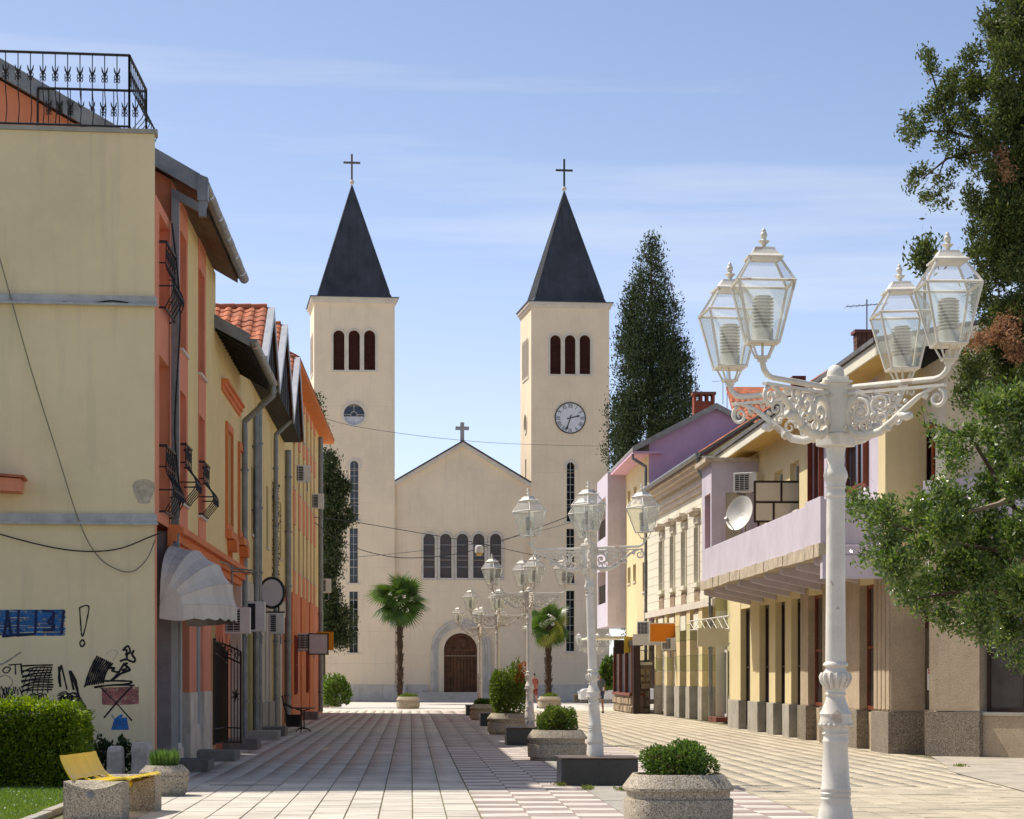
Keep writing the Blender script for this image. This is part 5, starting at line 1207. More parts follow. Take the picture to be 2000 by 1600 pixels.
for k in range(10): a_ = LB * k / 10; mb.tube([RB.P(a_, ZB + .06, .64), RB.P(a_ + LB / 10 - .01, ZB + .06, .64)], .10, 8)
mb.build('gutter', M_METAL, B)
pipe(B, [RB.P(.3, ZB, .6), RB.P(.3, ZB - .45, .55), RB.P(.35, ZB - 1.2, .12), RB.P(.35, .2, .12)], .075, M_METAL)
MB().poly([RB.P(-.02, ZB - 2), RB.P(-.02, ZB + .05, .3), RB.P(-.02, z1_, -5), RB.P(-.02, ZB + .05, -10.5), RB.P(-.02, 4, -10.5), RB.P(-.02, 4)]).build('gable', M_GREENY, B)
# ground floor
MB().fbox(RB, 0, LB, 0, 4.2, -.6, -.5).build('ground_floor_wall', M_GREENY, B)
for a, b in ((1321, 1330), (1343, 1350), (1367, 1374), (1280.5, 1283), (1300, 1305)):
    ua, ub = RB.U(b), RB.U(a)
    for r in range(5):
        z = 1.25 + r * .6
        MB().fbox(RB, ua, ub, z, z + .585, -.5, .05).build('rusticated_block', M_GREENY if r % 2 else M_CRY, B)
    MB().fbox(RB, ua - .03, ub + .03, 0, 1.24, -.5, .08).build('pilaster_base', M_CONC, B)
MB().fbox(RB, 0, LB, 4.2, 4.45, -.3, .12).build('band_course', M_TRIM, B)
for k, (a, b, z1_) in enumerate(((1283.5, 1290, 3.2), (1291, 1299.5, 3.2), (1306, 1313, 3.3), (1314, 1320, 3.3), (1331, 1342, 3.4), (1352, 1365, 3.4))):
    ua, ub = RB.U(b), RB.U(a); win(B, RB, ua, ub, .15, z1_, -.2, .08, M_WPLAS, mat('frosted_glass', (.42, .43, .42), .35, .15, 4) if k < 4 else M_DGLASS, 2, 5, .05, fname='glazed_door')
# olive recess between the cream house and the balcony house
RC_ = Fr(11.35, 0, 0, 1, -1, 0)
lk = thing('link_wall', 'olive plaster wall with a narrow white door between two sunny houses', 'wall', (11.4, 80, 0))
MB().fbox(RC_, 76, 84.35, 0, 8.4, -3, 0).build('wall', M_GREENY, lk); MB().fbox(RC_, 76.2, 84.25, 0, .95, .001, .03).build('base_render', mat('olive_grey', (.34, .32, .2), .9), lk)
win(lk, RC_, RC_.U(1424), RC_.U(1415), .2, 2.6, .06, .03, M_WPLAS, M_DGLASS, 1, 1, .1, fname='door'); MB().fbox(RC_, RC_.U(1426), RC_.U(1410), 0, .18, .001, .5).build('door_step', mat('brick_step', (.2, .07, .05), .9), lk)
pipe(lk, [(10.55, 76.35, 4.2), (10.55, 76.35, .2)], .06, M_DKBROWN)

# ---------------------------------------------------------------- lilac house
C = thing('lilac_house', 'lilac-gabled house with a projecting lavender bay and yellow street front', 'house', (13, 110, 0))
RCc = Fr(10.62, 0, 0, 1, -1, 0); c0, c1, c2_ = 104.65, 116.0, 122.5
ZCe, ZCr, XCr, XCe = 11.75, 13.7, 13.6, 9.85
cw = [holepx(RCc, a, b, c, d, 'r') for a, b, c, d in ((1226, 1231.5, 1108, 1140), (1236.5, 1242, 1102, 1136), (1255, 1267, 1096, 1155), (1226, 1231.5, 958, 985), (1238, 1243, 950, 978), (1254, 1266, 950, 985))]
cw = [(min(h[0], h[1]), max(h[0], h[1]), h[2], h[3], 'r') for h in cw]
mb = MB(); wall(mb, RCc, c0, c1, 0, ZCe, cw, .25); mb.build('street_wall', M_CRY, C)
for h in cw: win(C, RCc, *h[:4], 0, .22, M_WPLAS, M_DGLASS, 1, 1, .07, sill=M_TRIM)
GC = Fr(0, c0, 1, 0, 0, -1)
rzc = lambda x: ZCr - abs(x - XCr) * (ZCr - ZCe) / (XCr - XCe)
mb = MB(); mb.poly([GC.P(10.62, 4), GC.P(19, 4), GC.P(19, rzc(19) - .12), GC.P(XCr, ZCr - .12), GC.P(10.62, rzc(10.62) - .12)]); mb.build('gable_wall', M_LILAC, C)
for s, xe in ((0, XCe), (1, 18.5)):
    mb = MB(); mb.hexa([(xe, c0 - .3, rzc(xe) - .1), (XCr, c0 - .3, ZCr - .1), (XCr, c2_ + .3, ZCr - .1), (xe, c2_ + .3, rzc(xe) - .1), (xe, c0 - .3, rzc(xe) + .06), (XCr, c0 - .3, ZCr + .06), (XCr, c2_ + .3, ZCr + .06), (xe, c2_ + .3, rzc(xe) + .06)]); mb.build('roof', mat('grey_slab', (.3, .28, .27), .8, .15, 2), C)
    mb = MB(); y_ = c0 - .34; mb.hexa([(xe, y_, rzc(xe) - .16), (XCr, y_, ZCr - .16), (XCr, y_ + .035, ZCr - .16), (xe, y_ + .035, rzc(xe) - .16), (xe, y_, rzc(xe) + .1), (XCr, y_, ZCr + .1), (XCr, y_ + .035, ZCr + .1), (xe, y_ + .035, rzc(xe) + .1)]); mb.build('verge_board', M_CONC, C)
MB().hexa([(XCe + .02, c0 - .28, rzc(XCe) - .2), (11.2, c0 - .28, rzc(XCe) - .2), (11.2, c2_ + .28, rzc(XCe) - .2), (XCe + .02, c2_ + .28, rzc(XCe) - .2), (XCe + .02, c0 - .28, rzc(XCe) - .105), (11.2, c0 - .28, rzc(XCe) - .105), (11.2, c2_ + .28, rzc(XCe) - .105), (XCe + .02, c2_ + .28, rzc(XCe) - .105)]).build('soffit', M_LILAC, C)
RBY = Fr(9.72, 0, 0, 1, -1, 0)
op = [(c1 + 1.2, c2_ - .3, 5.3, 7.0, 'r'), (c1 + 1.2, c2_ - .3, 8.6, 10.6, 'r')]
mb = MB(); wall(mb, RBY, c1, c2_, 4.1, ZCe - .05, op, .5); mb.poly([(9.72, c1, 4.1), (10.62, c1, 4.1), (10.62, c1, ZCe - .05), (9.72, c1, ZCe - .05)]); mb.poly([(9.72, c1, 4.1), (10.8, c1, 4.1), (10.8, c2_, 4.1), (9.72, c2_, 4.1)]); mb.poly([(9.72, c2_, 4.1), (19, c2_, 4.1), (19, c2_, ZCe), (9.72, c2_, ZCe)])
mb.build('bay', M_LAV, C)
MB().box(10.2, 10.25, c1 + .1, c2_ - .1, 4.2, ZCe - .1).build('loggia_wall', M_OCH, C)
for h in op:
    mb = MB(); 
    for k in range(12): u_ = h[0] + (h[1] - h[0]) * k / 11; mb.tube([RBY.P(u_, h[2], -.1), RBY.P(u_, h[2] + .95, -.1)], .015, 4)
    mb.tube([RBY.P(h[0], h[2] + .95, -.1), RBY.P(h[1], h[2] + .95, -.1)], .03, 5); mb.build('balustrade', M_BLACK, C)
pipe(C, [(XCe + .05, c0 + .1, ZCe - .2), (XCe + .05, c0 + .1, ZCe - .4), (10.5, c0 + .25, ZCe - .75), (10.5, c0 + .25, ZCe - 1), (10.5, c0 + .25, .1)], .07, M_METAL)
c = at(1374, 806, 112); chimney((c.x, c.y, c.z - .6), 1.0, .7, 1.55, 'red brick chimney with square smoke slots on the lilac house', 6)
MB().box(XCr - .9, XCr + .9, 104.2, 104.3, ZCr, ZCr + .01)
antenna(1420, 716, 800, 116, 'comb-shaped antenna beside the red chimney', (1, .3), 9); antenna(1412, 738, 790, 124, 'small antenna farther back near the red chimney', (.9, -.2), 6)
# red tiled roof showing behind the lilac gable
rb = thing('tiled_roof_house', 'red tiled roof of a house behind the lilac gable', 'house', (16.5, 112, 0))
tr0 = Vector(at(1440, 842, 112)); MB().box(tr0.x - .2, tr0.x + 5.5, 112.2, 120, 0, tr0.z - .05).build('wall', M_CRM2, rb)
sl = Vector((0, 1, .62)).normalized(); mb = MB(); e1 = tr0 + Vector((6, 0, 0)); mb.poly([tr0, e1, e1 + sl * 5, tr0 + sl * 5]); r_ = mb.build('roof', M_RTILE, rb); tile_field(r_, tr0 + Vector((0, -.1, .05)), (1, 0, 0), sl, 12, 10)

# ---------------------------------------------------------------- wooden restaurant front with stone base
K = thing('restaurant_front', 'dark wooden restaurant front on rubble stone base under the lavender bay', 'shopfront', (10, 110, 0))
RK = Fr(9.62, 0, 0, 1, -1, 0); k0, k1 = RK.U(1234), RK.U(1199)
MB().fbox(RK, k0, k1, .78, .9, -.6, .1).build('sill_beam', M_RWOOD, K)
for k in range(4): u = k0 + (k1 - k0) * k / 3; MB().fbox(RK, u - .09, u + .09, .9, 3.0, -.12, .03).build('post', M_RWOOD, K)
for k in range(3): ua, ub = k0 + (k1 - k0) * k / 3 + .1, k0 + (k1 - k0) * (k + 1) / 3 - .1; MB().fbox(RK, ua, ub, .92, 2.95, -.08, -.05).build('pane', M_DGLASS, K)
MB().fbox(RK, k0 - .1, k1, 2.95, 3.2, -.5, .0).build('fascia', M_DKBROWN, K)
MB().fbox(RK, k0 - .5, k0 - .1, 0, 3.0, -.32, -.02).build('door_wall', M_DKBROWN, K)
MB().fbox(RK, k0, k1, 0, .78, -.5, -.03).build('base_core', M_MORT, K)
rnd = random.Random(9)
def rubble(par, fr, u0, u1, z0, z1, d, s=.3):
    z = z0
    while z < z1 - .05:
        h = min(rnd.uniform(.7, 1.2) * s, z1 - z); u = u0 + rnd.uniform(-.1, 0)
        while u < u1 - .03:
            w_ = rnd.uniform(.8, 1.7) * s; a, b = max(u, u0) + .012, min(u + w_, u1) - .012
            if b - a > .04:
                j = lambda: rnd.uniform(-.03, .03)
                ring = [(a + abs(j()), z + .02 + abs(j())), (b - abs(j()), z + .015 + abs(j())), (b - abs(j()), z + h - .02 - abs(j())), (a + abs(j()), z + h - .015 - abs(j()))]
                e = rnd.uniform(.03, .09); cx, cz = (a + b) / 2, z + h / 2
                MB().prism([fr.P(p, q, d - .05) for p, q in ring], [fr.P(cx + (p - cx) * .8, cz + (q - cz) * .8, d + e) for p, q in ring]).build('stone', M_RUBBLE, par)
            u += w_
        z += h
rubble(K, RK, k0, k1, 0, .78, 0, .38)
# stone pillars by the alley
PK = Fr(9.95, 102.6, 1, 0, 0, -1)
pl = thing('stone_pillar', 'rough pale stone pillar with white cap beside the restaurant', 'pillar', (10.1, 103, 0))
ua, ub = PK.U(1249), PK.U(1270); MB().fbox(PK, ua, ub, 0, 2.15, -.9, -.02).build('core', M_MORT, pl); rubble(pl, PK, ua, ub, 0, 2.1, 0, .36)
SPK = Fr(PK.P(ua, 0)[0], 102.6, 0, 1, -1, 0); rubble(pl, SPK, 0, .9, 0, 2.1, 0, .36)
MB().fbox(PK, ua - .08, ub + .08, 2.12, 2.25, -.95, .1).build('cap', M_WHITE, pl)
p = at(1262, 1240, 103.6); ac_unit((p.x, p.y, p.z), R(-40), 'air conditioner high on the yellow wall behind the grey sign', .8, .6)
p = at(1319, 1270, 95); ac_unit((p.x - .2, p.y, p.z), R(-40), 'air conditioner hidden below the orange sign', .7, .5)
t = thing('pipe_canopy', 'thin flat canopy edge jutting out over the restaurant front', 'canopy', (9, 112, 3.3))
MB().box(9.0 - .5, 10.2, 110, 117, 3.42, 3.5).build('canopy_sheet', M_CRM2, t)
flat_sign(1269.5, 1339, 1218.5, 1253.5, 95, mat('orange_sign', (.80, .24, .012), .6, .03), 'blank bright orange sign with pale border on the sunny side', M_CRM2, arm=1)
flat_sign(1362, 1423, 1227, 1263, 77.5, mat('beige_sign', (.70, .63, .47), .7, .04), 'blank beige sign hung under a white lattice bracket', arm=1)
flat_sign(1236, 1302, 1239, 1260.5, 100, mat('pale_grey_sign', (.66, .64, .60), .6, .03), 'blank pale grey sign partly behind the orange one', arm=1)
flat_sign(1219, 1243, 1244, 1275.5, 104, mat('yellow_sign', (.80, .55, .06), .6, .05), 'yellow half of the paired restaurant sign', None, arm=1)
flat_sign(1199, 1218.5, 1250, 1277.5, 104, M_DKBROWN, 'black half of the paired restaurant sign', None, arm=1)
# lattice bracket over the beige sign
lt = thing('lattice_bracket', 'white lattice girder bracket above the blank beige sign', 'bracket', at(1424, 1215, 77.2)); mb = MB()
a, b = at(1346, 1214, 83), at(1424, 1203, 77); c_, d_ = a - Vector((0, 0, .3)), b - Vector((0, 0, .42)); mb.tube([a, b], .022, 5); mb.tube([c_, d_], .018, 5)
for k in range(7): mb.tube([a.lerp(b, k / 7), c_.lerp(d_, (k + 1) / 7)], .012, 4); mb.tube([c_.lerp(d_, k / 7), a.lerp(b, (k + 1) / 7)], .012, 4)
mb.build('girder', M_WHITE, lt)

# ================================================================== street lamps
M_LAMP = mat('lamp_white_paint', (.77, .72, .62), .45, .08, 6, .06, 60, spec=.4, streak=.65, dirt=(.50, .43, .34), speck=[(14, (.30, .17, .09), .965)])
M_BOX = mat('black_marble', (.022, .024, .024), .25, .3, 4, spec=.5)
M_BOXT = mat('brown_stone_top', (.17, .12, .085), .5, .2, 4)
M_GLS = glassmat('lantern_glass', (.97, .98, .95), .70, dcol=(.80, .82, .74))
M_GLR = glassmat('lantern_roof_glass', (.97, .98, 1.0), .78, dcol=(.8, .82, .8))
M_ALU = mat('aluminium', (.58, .57, .53), .4, .15, 8, metal=.25)
M_RUST = mat('rust', (.28, .12, .05), .8, .3, 10)
LZ = 3.67; LL = .888
def spiral(c, r0, turns, a0, s=1, n=26, k=.82):
    """scroll in the arm plane (x along the arm, z up)"""
    return [(c[0] + r0 * (1 - k * i / n) * math.cos(a0 + s * turns * 2 * math.pi * i / n), 0, c[1] + r0 * (1 - k * i / n) * math.sin(a0 + s * turns * 2 * math.pi * i / n)) for i in range(n + 1)]
def make_lamp():
    t = thing('street_lamp', 'lamp', 'street lamp')
    prof = [(.125, .43), (.125, .60), (.117, .62), (.13, .64), (.128, .67), (.112, .78), (.101, .82), (.106, .835), (.106, .85), (.099, .858), (.106, .87), (.106, .885), (.099, .893), (.105, .905), (.104, .92), (.098, .93), (.083, 1.22), (.09, 1.235), (.09, 1.25), (.084, 1.26), (.084, 1.285), (.095, 1.295), (.084, 1.31), (.084, 1.33), (.106, 1.345), (.112, 1.37), (.108, 1.395), (.106, 1.42), (.112, 1.43), (.095, 1.46), (.072, 1.52), (.062, 1.555), (.074, 1.565), (.064, 1.58), (.070, 1.60), (.067, 1.61), (.092, 1.655), (.102, 1.68), (.098, 1.70), (.074, 1.73), (.066, 1.75), (.087, 1.765), (.085, 1.775), (.070, 1.79), (.062, 2.92), (.070, 2.93), (.070, 2.95), (.064, 2.96), (.062, 2.98), (.072, 2.99), (.066, 3.01), (.076, 3.04), (.085, 3.07), (.078, 3.10), (.058, 3.14), (.064, 3.18), (.060, 3.20), (.068, 3.26), (.068, 3.275)]
    col = MB().lathe(prof, 24).build('column', M_LAMP, t, smooth=True)
    mb = MB()
    for k in range(14): a = 2 * math.pi * k / 14; mb.tube([(.066 * math.cos(a), .066 * math.sin(a), 1.61), (.094 * math.cos(a), .094 * math.sin(a), 1.652), (.103 * math.cos(a), .103 * math.sin(a), 1.685), (.09 * math.cos(a), .09 * math.sin(a), 1.71)], .014, 6)
    for k in range(18): a = 2 * math.pi * k / 18; mb.ball((.110 * math.cos(a), .110 * math.sin(a), 1.355), .014, 6, 4)
    mb.build('cast_gadroons', M_LAMP, col, smooth=True)['kind'] = 'stuff'
    for rot, zz0, zz1, hw in ((0, 3.27, 3.36, .10), (45, 3.36, 3.75, .078)):
        mb = MB().box(-hw, hw, -hw, hw, zz0 + .001, zz1); mb.xf(Matrix.Rotation(R(rot), 4, 'Z')); o = mb.build('hub', M_LAMP, t, bevel=.008)
    mb = MB(); mb.frust(0, 0, 3.705, .098, .098, 3.72, .098, .098); mb.xf(Matrix.Rotation(R(45), 4, 'Z')); mb.build('hub_band', M_LAMP, t)
    MB().lathe([(.062, 3.75), (.062, 3.765), (.058, 3.79), (.045, 3.815), (.02, 3.832), (.001, 3.836)], 16).build('ball_cap', M_LAMP, t, smooth=True)
    mb = MB()
    for rot in (0, 90, 180, 270):
        for z in (3.40, 3.62):
            for y in (-.05, .05): q = MB().ball((.092, y, z), .012, 6, 4); mb.add(q, Matrix.Rotation(R(rot + 45), 4, 'Z'))
    mb.build('bolts', M_LAMP, t)['kind'] = 'stuff'
    # bracket arm prototype along +x
    pm = MB(); pm.tube([(.06, 0, LZ), (.78, 0, LZ + .004), (.83, 0, LZ + .018), (.868, 0, LZ + .05), (.884, 0, LZ + .09), (LL, 0, LZ + .13)], .020, 8)
    pm.box(.10, .86, -.018, .018, LZ - .052, LZ - .032)
    arm_me = pm.mesh('arm', M_LAMP, smooth=True)
    sm = MB(); T = sm.tube
    def tp(r0, r1, n=26): return [r0 - (r0 - r1) * i / n for i in range(n + 1)]
    T([(.09, 0, 3.41), (.15, 0, 3.352), (.25, 0, 3.330), (.36, 0, 3.352), (.46, 0, 3.42), (.56, 0, 3.50), (.66, 0, 3.57), (.74, 0, 3.608), (.84, 0, 3.638)], [.02, .027, .03, .03, .026, .022, .018, .015, .008], 8)
    T([(.10, 0, 3.40), (.092, 0, 3.50), (.115, 0, 3.58), (.19, 0, 3.622), (.27, 0, 3.60), (.315, 0, 3.54)], [.024, .022, .02, .017, .014, .01], 7)
    T(spiral((.20, 3.495), .112, 1.6, R(215), -1), tp(.024, .009), 7); T(spiral((.365, 3.535), .078, 1.5, R(250), -1), tp(.019, .007), 7)
    T(spiral((.49, 3.572), .056, 1.4, R(230), -1), tp(.015, .006), 6); T(spiral((.255, 3.40), .058, 1.3, R(70), 1), tp(.015, .006), 6)
    T(spiral((.375, 3.43), .052, 1.3, R(190), -1), tp(.014, .006), 6); T(spiral((.46, 3.485), .038, 1.2, R(150), -1), tp(.012, .005), 6)
    T(spiral((.60, 3.60), .034, 1.2, R(200), -1), tp(.011, .005), 6); T(spiral((.13, 3.62), .03, 1.0, R(20), 1), .009, 5); T(spiral((.30, 3.62), .026, 1.0, R(200), -1), .009, 5)
    T(spiral((.80, 3.545), .066, 1.4, R(75), -1), tp(.017, .006), 7); T([(.70, 0, 3.62), (.72, 0, 3.575), (.70, 0, 3.55)], [.008, .016, .02], 6)
    T([(.50, 0, 3.46), (.56, 0, 3.440), (.60, 0, 3.45)], [.026, .032, .024], 7); T([(.17, 0, 3.345), (.19, 0, 3.34)], .036, 8); T([(.40, 0, 3.372), (.42, 0, 3.388)], .036, 8)
    for c, r_ in (((.31, 3.585), .02), ((.165, 3.42), .022), ((.43, 3.52), .02), ((.445, 3.61), .016), ((.555, 3.545), .018), ((.30, 3.465), .024), ((.20, 3.495), .026), ((.365, 3.535), .02), ((.55, 3.62), .012)): sm.ball((c[0], 0, c[1]), r_, 7, 5)
    scr_me = sm.mesh('scrollwork', M_LAMP, smooth='all')
    # lantern prototype at the origin (bottom of bracket at z 0)
    fm = MB()
    b0, b1, b2, zz = .088, .165, .082, (.115, .535, .71)
    for sx, sy in ((-1, -1), (1, -1), (1, 1), (-1, 1)):
        fm.tube([(sx * b0, sy * b0, zz[0]), (sx * b1, sy * b1, zz[1])], .0085, 5); fm.tube([(sx * b1, sy * b1, zz[1]), (sx * b2, sy * b2, zz[2])], .0085, 5); fm.tube([(sx * .036, sy * .036, .015), (sx * .068, sy * .068, .108)], .007, 5)
    for z, h_, th in ((zz[0], b0, .011), (zz[1], b1, .011), (zz[2], b2, .008), (.012, .038, .009)):
        for k in range(4):
            c_ = [(-h_, -h_), (h_, -h_), (h_, h_), (-h_, h_)]; a, b = c_[k], c_[(k + 1) % 4]; fm.tube([(*a, z), (*b, z)], th, 5)
    fm.box(-b0, b0, -b0, b0, zz[0] - .006, zz[0] + .004); fm.lathe([(.03, -.02), (.03, .012)], 10); fm.tube([(0, 0, 0), (.006, 0, .11)], .008, 5)
    fr_me = fm.mesh('lantern', M_LAMP)
    cm = MB(); ring = [(.104, .704), (.106, .716), (.082, .735), (.064, .765), (.056, .785), (.03, .792)]
    for (r0, z0_), (r1, z1_) in zip(ring, ring[1:]): cm.frust(0, 0, z0_, r0, r0, z1_, r1, r1)
    cap_me = cm.mesh('cap', M_LAMP)
    fi = MB().lathe([(.012, .79), (.014, .81), (.024, .822), (.036, .836), (.018, .842), (.012, .85), (.016, .862), (.022, .878), (.017, .894), (.012, .9), (.014, .908), (.008, .922), (.001, .93)], 12); fin_me = fi.mesh('finial', M_LAMP, smooth=True)
    lu = MB().lathe([(.062, .12), (.062, .215), (.05, .22)] + [q for k in range(9) for q in ((.040, .225 + k * .024), (.066, .232 + k * .024), (.066, .238 + k * .024), (.040, .244 + k * .024))] + [(.05, .445), (.001, .45)], 18); lou_me = lu.mesh('louvre_unit', M_ALU, smooth=True)
    p = MB().poly([(-b0, -b0, zz[0]), (b0, -b0, zz[0]), (b1, -b1, zz[1]), (-b1, -b1, zz[1])]); pane_me = p.mesh('pane', M_GLS, fix=False)
    p = MB().poly([(-b1, -b1, zz[1]), (b1, -b1, zz[1]), (b2, -b2, zz[2]), (-b2, -b2, zz[2])]); rpane_me = p.mesh('roof_pane', M_GLR, fix=False)
    rnd = random.Random(4)
    for k in range(4):
        Mz = Matrix.Rotation(R(90 * k), 4, 'Z')
        a = link('arm', arm_me, t, M=Mz); link('scrollwork', scr_me, a)
        ML = Mz @ Matrix.Translation((LL, 0, LZ + .115)) @ Matrix.Rotation(rnd.uniform(-.03, .03), 4, 'X') @ Matrix.Rotation(rnd.uniform(-.03, .03), 4, 'Y') @ Matrix.Rotation(R(45) + rnd.uniform(-.1, .1), 4, 'Z')
        l = link('lantern', fr_me, t, M=ML @ Matrix.Diagonal((1.12, 1.12, .93, 1)))
        for nm, me in (('cap', cap_me), ('finial', fin_me), ('louvre_unit', lou_me)): link(nm, me, l)
        for j in range(4): link('pane', pane_me, l, M=Matrix.Rotation(R(90 * j), 4, 'Z')); link('roof_pane', rpane_me, l, M=Matrix.Rotation(R(90 * j), 4, 'Z'))
    return t
lamp0 = make_lamp()
lamps = [(1632, 16.12, -43, 0, 'nearest white four-lantern street lamp, in front of the leafy tree'), (1165.6, 36.6, -3, -2.1, 'leaning white four-lantern street lamp on a black marble block'), (1035, 57.2, 6, -.4, 'third white four-lantern lamp, with handwritten P-2 on its foot'),
         (972, 78.5, 2, 0, 'fourth white four-lantern street lamp counting towards the church'), (937, 98.8, 4, 0, 'fifth white lamp, standing before the church door'), (1160, 139, 10, 0, 'small far white lamp beside the right church tower')]
for k, (px, Y, rot, lean, lb) in enumerate(lamps):
    o = lamp0 if k == 0 else copy_tree(lamp0); p = at(px, HZ, Y)
    o.location = (p.x, p.y, 0 if k < 5 else -.4); o.rotation_euler = (0, R(lean), R(rot)); o['label'] = lb; o['group'] = 'white four-lantern street lamps'
    if k < 5:
        blk = thing('lamp_block', ('black marble block under the nearest lamp', 'wide black marble block under the leaning lamp', 'black marble block under the lamp marked P-2', 'black marble block under the fourth lamp behind the tall bush', 'farthest black marble block, near the church steps')[k], 'block', (p.x, p.y, 0), 'black marble lamp blocks')
        w_, d_ = .61, .61; MB().box(p.x - w_ + .02, p.x + w_ - .02, p.y - d_ + .02, p.y + d_ - .02, -.02, .405).build('body', M_BOX, blk, bevel=.01); MB().box(p.x - w_, p.x + w_, p.y - d_, p.y + d_, .406, .43).build('top_slab', M_BOXT, blk, bevel=.006)
# handwriting on the third lamp
p3 = at(1035, HZ, 57.2); me = text_mesh('P-2', .115, M_BLACK, .001)
for v in me.vertices:
    a = v.co.x / .126; v.co = Vector((.1265 * math.sin(a), -.1265 * math.cos(a) - v.co.z, v.co.y))
l3 = [o for o in COL.objects if o.get('label', '').startswith('third white')][0]
q = link('marking', me, l3, M=Matrix.Rotation(R(-6), 4, 'Z') @ Matrix.Translation((0, 0, .54)))
mb = MB(); mb.tube([(.1 * math.sin(a) , -.1 * math.cos(a), 1.02 + .03 * math.cos(a * 9)) for a in np.linspace(-.35, .2, 8)], .006, 4); mb.build('paint_mark', mat('pale_blue_paint', (.10, .30, .55), .6), l3)

# ================================================================== concrete planters
M_AGG = mat('exposed_aggregate', (.46, .39, .28), .95, .12, 2, .8, 60, speck=[(95, (.27, .22, .16), .62), (110, (.58, .52, .42), .72), (85, (.16, .13, .10), .86)])
M_SOIL = mat('soil', (.07, .05, .03), .95, .3, 8, .5, 30)
def superring(r, e, n, z):
    o = []
    for i in range(n):
        a = 2 * math.pi * i / n; c, s = math.cos(a), math.sin(a); o.append((r * math.copysign(abs(c) ** e, c), r * math.copysign(abs(s) ** e, s), z))
    return o
def planter_mesh(w, h, e=.62):
    mb = MB(); n = 40; R_ = w / 2
    prof = [(.90, .0), (.90, .055), (.97, .06), (.99, .30), (.975, .315), (.925, .32), (.93, .395), (.94, .40), (.995, .41), (1.0, .44), (.83, .575), (.81, .585), (.775, .58), (.76, .52), (.001, .50)]
    for r, z in prof: mb.v.extend(superring(R_ * r, e, n, h * z / .585))
    for k in range(len(prof) - 1):
        for i in range(n): j = (i + 1) % n; mb.f.append((k*n + i, k*n + j, (k+1)*n + j, (k+1)*n + i))
    return mb
def leafmesh(name, P, D, size, asp, m): V, Q = leafquads(P, D, size, asp); return npmesh(name, V, Q, m)
def clump_points(clumps, per, surf=.75):
    """points scattered in ellipsoids, denser near their surface; returns points, outward directions"""
    PP, DD = [], []
    for (c, r) in clumps:
        r = np.array(r if hasattr(r, '__len__') else (r, r, r)); n = max(3, int(per * (r.prod() ** (2/3)))) if per > 0 else int(-per)
        d = RNG.normal(size=(n, 3)); d /= np.linalg.norm(d, axis=1, keepdims=True); rad = RNG.uniform(0, 1, (n, 1)) ** (1 / 3) * (1 - surf) + surf * RNG.uniform(.7, 1.06, (n, 1))
        PP.append(np.array(c) + d * r * rad); DD.append(d)
    return np.concatenate(PP), np.concatenate(DD)
LM_BOX = leafmat('boxwood_leaf', [(.045, .085, .014), (.08, .14, .025), (.14, .21, .04), (.06, .11, .018)])
LM_BUSH = leafmat('golden_bush_leaf', [(.07, .13, .02), (.14, .20, .03), (.20, .24, .04), (.09, .16, .02)])
def bush(name, label, c, R3, n, size, m, group, sprigs=True, lumps=14, twigs=True):
    t = thing(name, label, 'shrub', (c[0], c[1], c[2]), group)
    cl = [((0, 0, R3[2] * .45), (R3[0] * .82, R3[1] * .82, R3[2] * .5))]
    for k in range(lumps):
        a = RNG.uniform(0, 2*math.pi); e = RNG.uniform(-.15, 1.0); f = math.sqrt(max(0, 1 - e * e)) if e > 0 else 1
        cl.append(((R3[0] * .66 * f * math.cos(a), R3[1] * .66 * f * math.sin(a), R3[2] * (.38 + .42 * max(e, -.3))), tuple(np.array(R3) * RNG.uniform(.26, .42))))
    vol = sum((np.prod(r)) ** (2/3) for _, r in cl); P, D = clump_points(cl, n / vol)
    P[:, 2] = np.maximum(P[:, 2], .01); d = D + np.array([0, 0, .55]) + RNG.normal(0, .6, D.shape)
    P += np.array(c); me = leafmesh('foliage', P, d, size, .5, m); link('foliage', me, t)
    if twigs:
        mb = MB()
        for k in range(9): a = RNG.uniform(0, 6.28); mb.tube([(c[0], c[1], c[2]), (c[0] + .3 * R3[0] * math.cos(a), c[1] + .3 * R3[1] * math.sin(a), c[2] + .4 * R3[2]), (c[0] + .8 * R3[0] * math.cos(a), c[1] + .8 * R3[1] * math.sin(a), c[2] + .75 * R3[2])], [.02, .012, .004], 5)
        mb.build('stems', M_SOFF, t)
    return t
PL = planter_mesh(1.2, .60).mesh('concrete_planter', M_AGG, smooth=True)
plist = [(1324, 26.2, 'nearest round-cornered concrete planter holding a dark clipped shrub'), (1088, 47.0, 'concrete planter with a bright round bush behind the leaning lamp block'), (993, 67.3, 'concrete planter holding the tall golden bush'), (948, 88.5, 'concrete planter just past the tall golden bush'),
         (797, 118.5, 'round concrete planter before the left palm'), (1073, 119.5, 'round concrete planter before the right palm')]
pc = {}
for k, (px, Y, lb) in enumerate(plist):
    p = at(px, HZ, Y); pl_ = thing('concrete_planter', lb, 'planter', (p.x, p.y, 0), 'concrete planters in the street')
    link('tub', PL, pl_, M=Matrix.Translation((p.x, p.y, 0)) @ Matrix.Rotation(R((3, -2, 4, 0, 0, 0)[k]), 4, 'Z')); pc[k] = p
    MB().lathe([(.46, .50), (.40, .535), (.001, .55)], 16, (p.x, p.y, 0)).build('earth', M_SOIL, pl_)
bush('clipped_shrub', 'dark green clipped shrub in the nearest planter', (pc[0].x, pc[0].y, .53), (.47, .47, .38), 9000, .042, LM_BOX, 'shrubs in planters')
bush('clipped_shrub', 'bright green rounded bush in the second planter', (pc[1].x, pc[1].y, .46), (.50, .48, .62), 8000, .05, leafmat('bright_bush_leaf', [(.07, .12, .02), (.12, .19, .03), (.20, .24, .05), (.09, .15, .02)]), 'shrubs in planters')
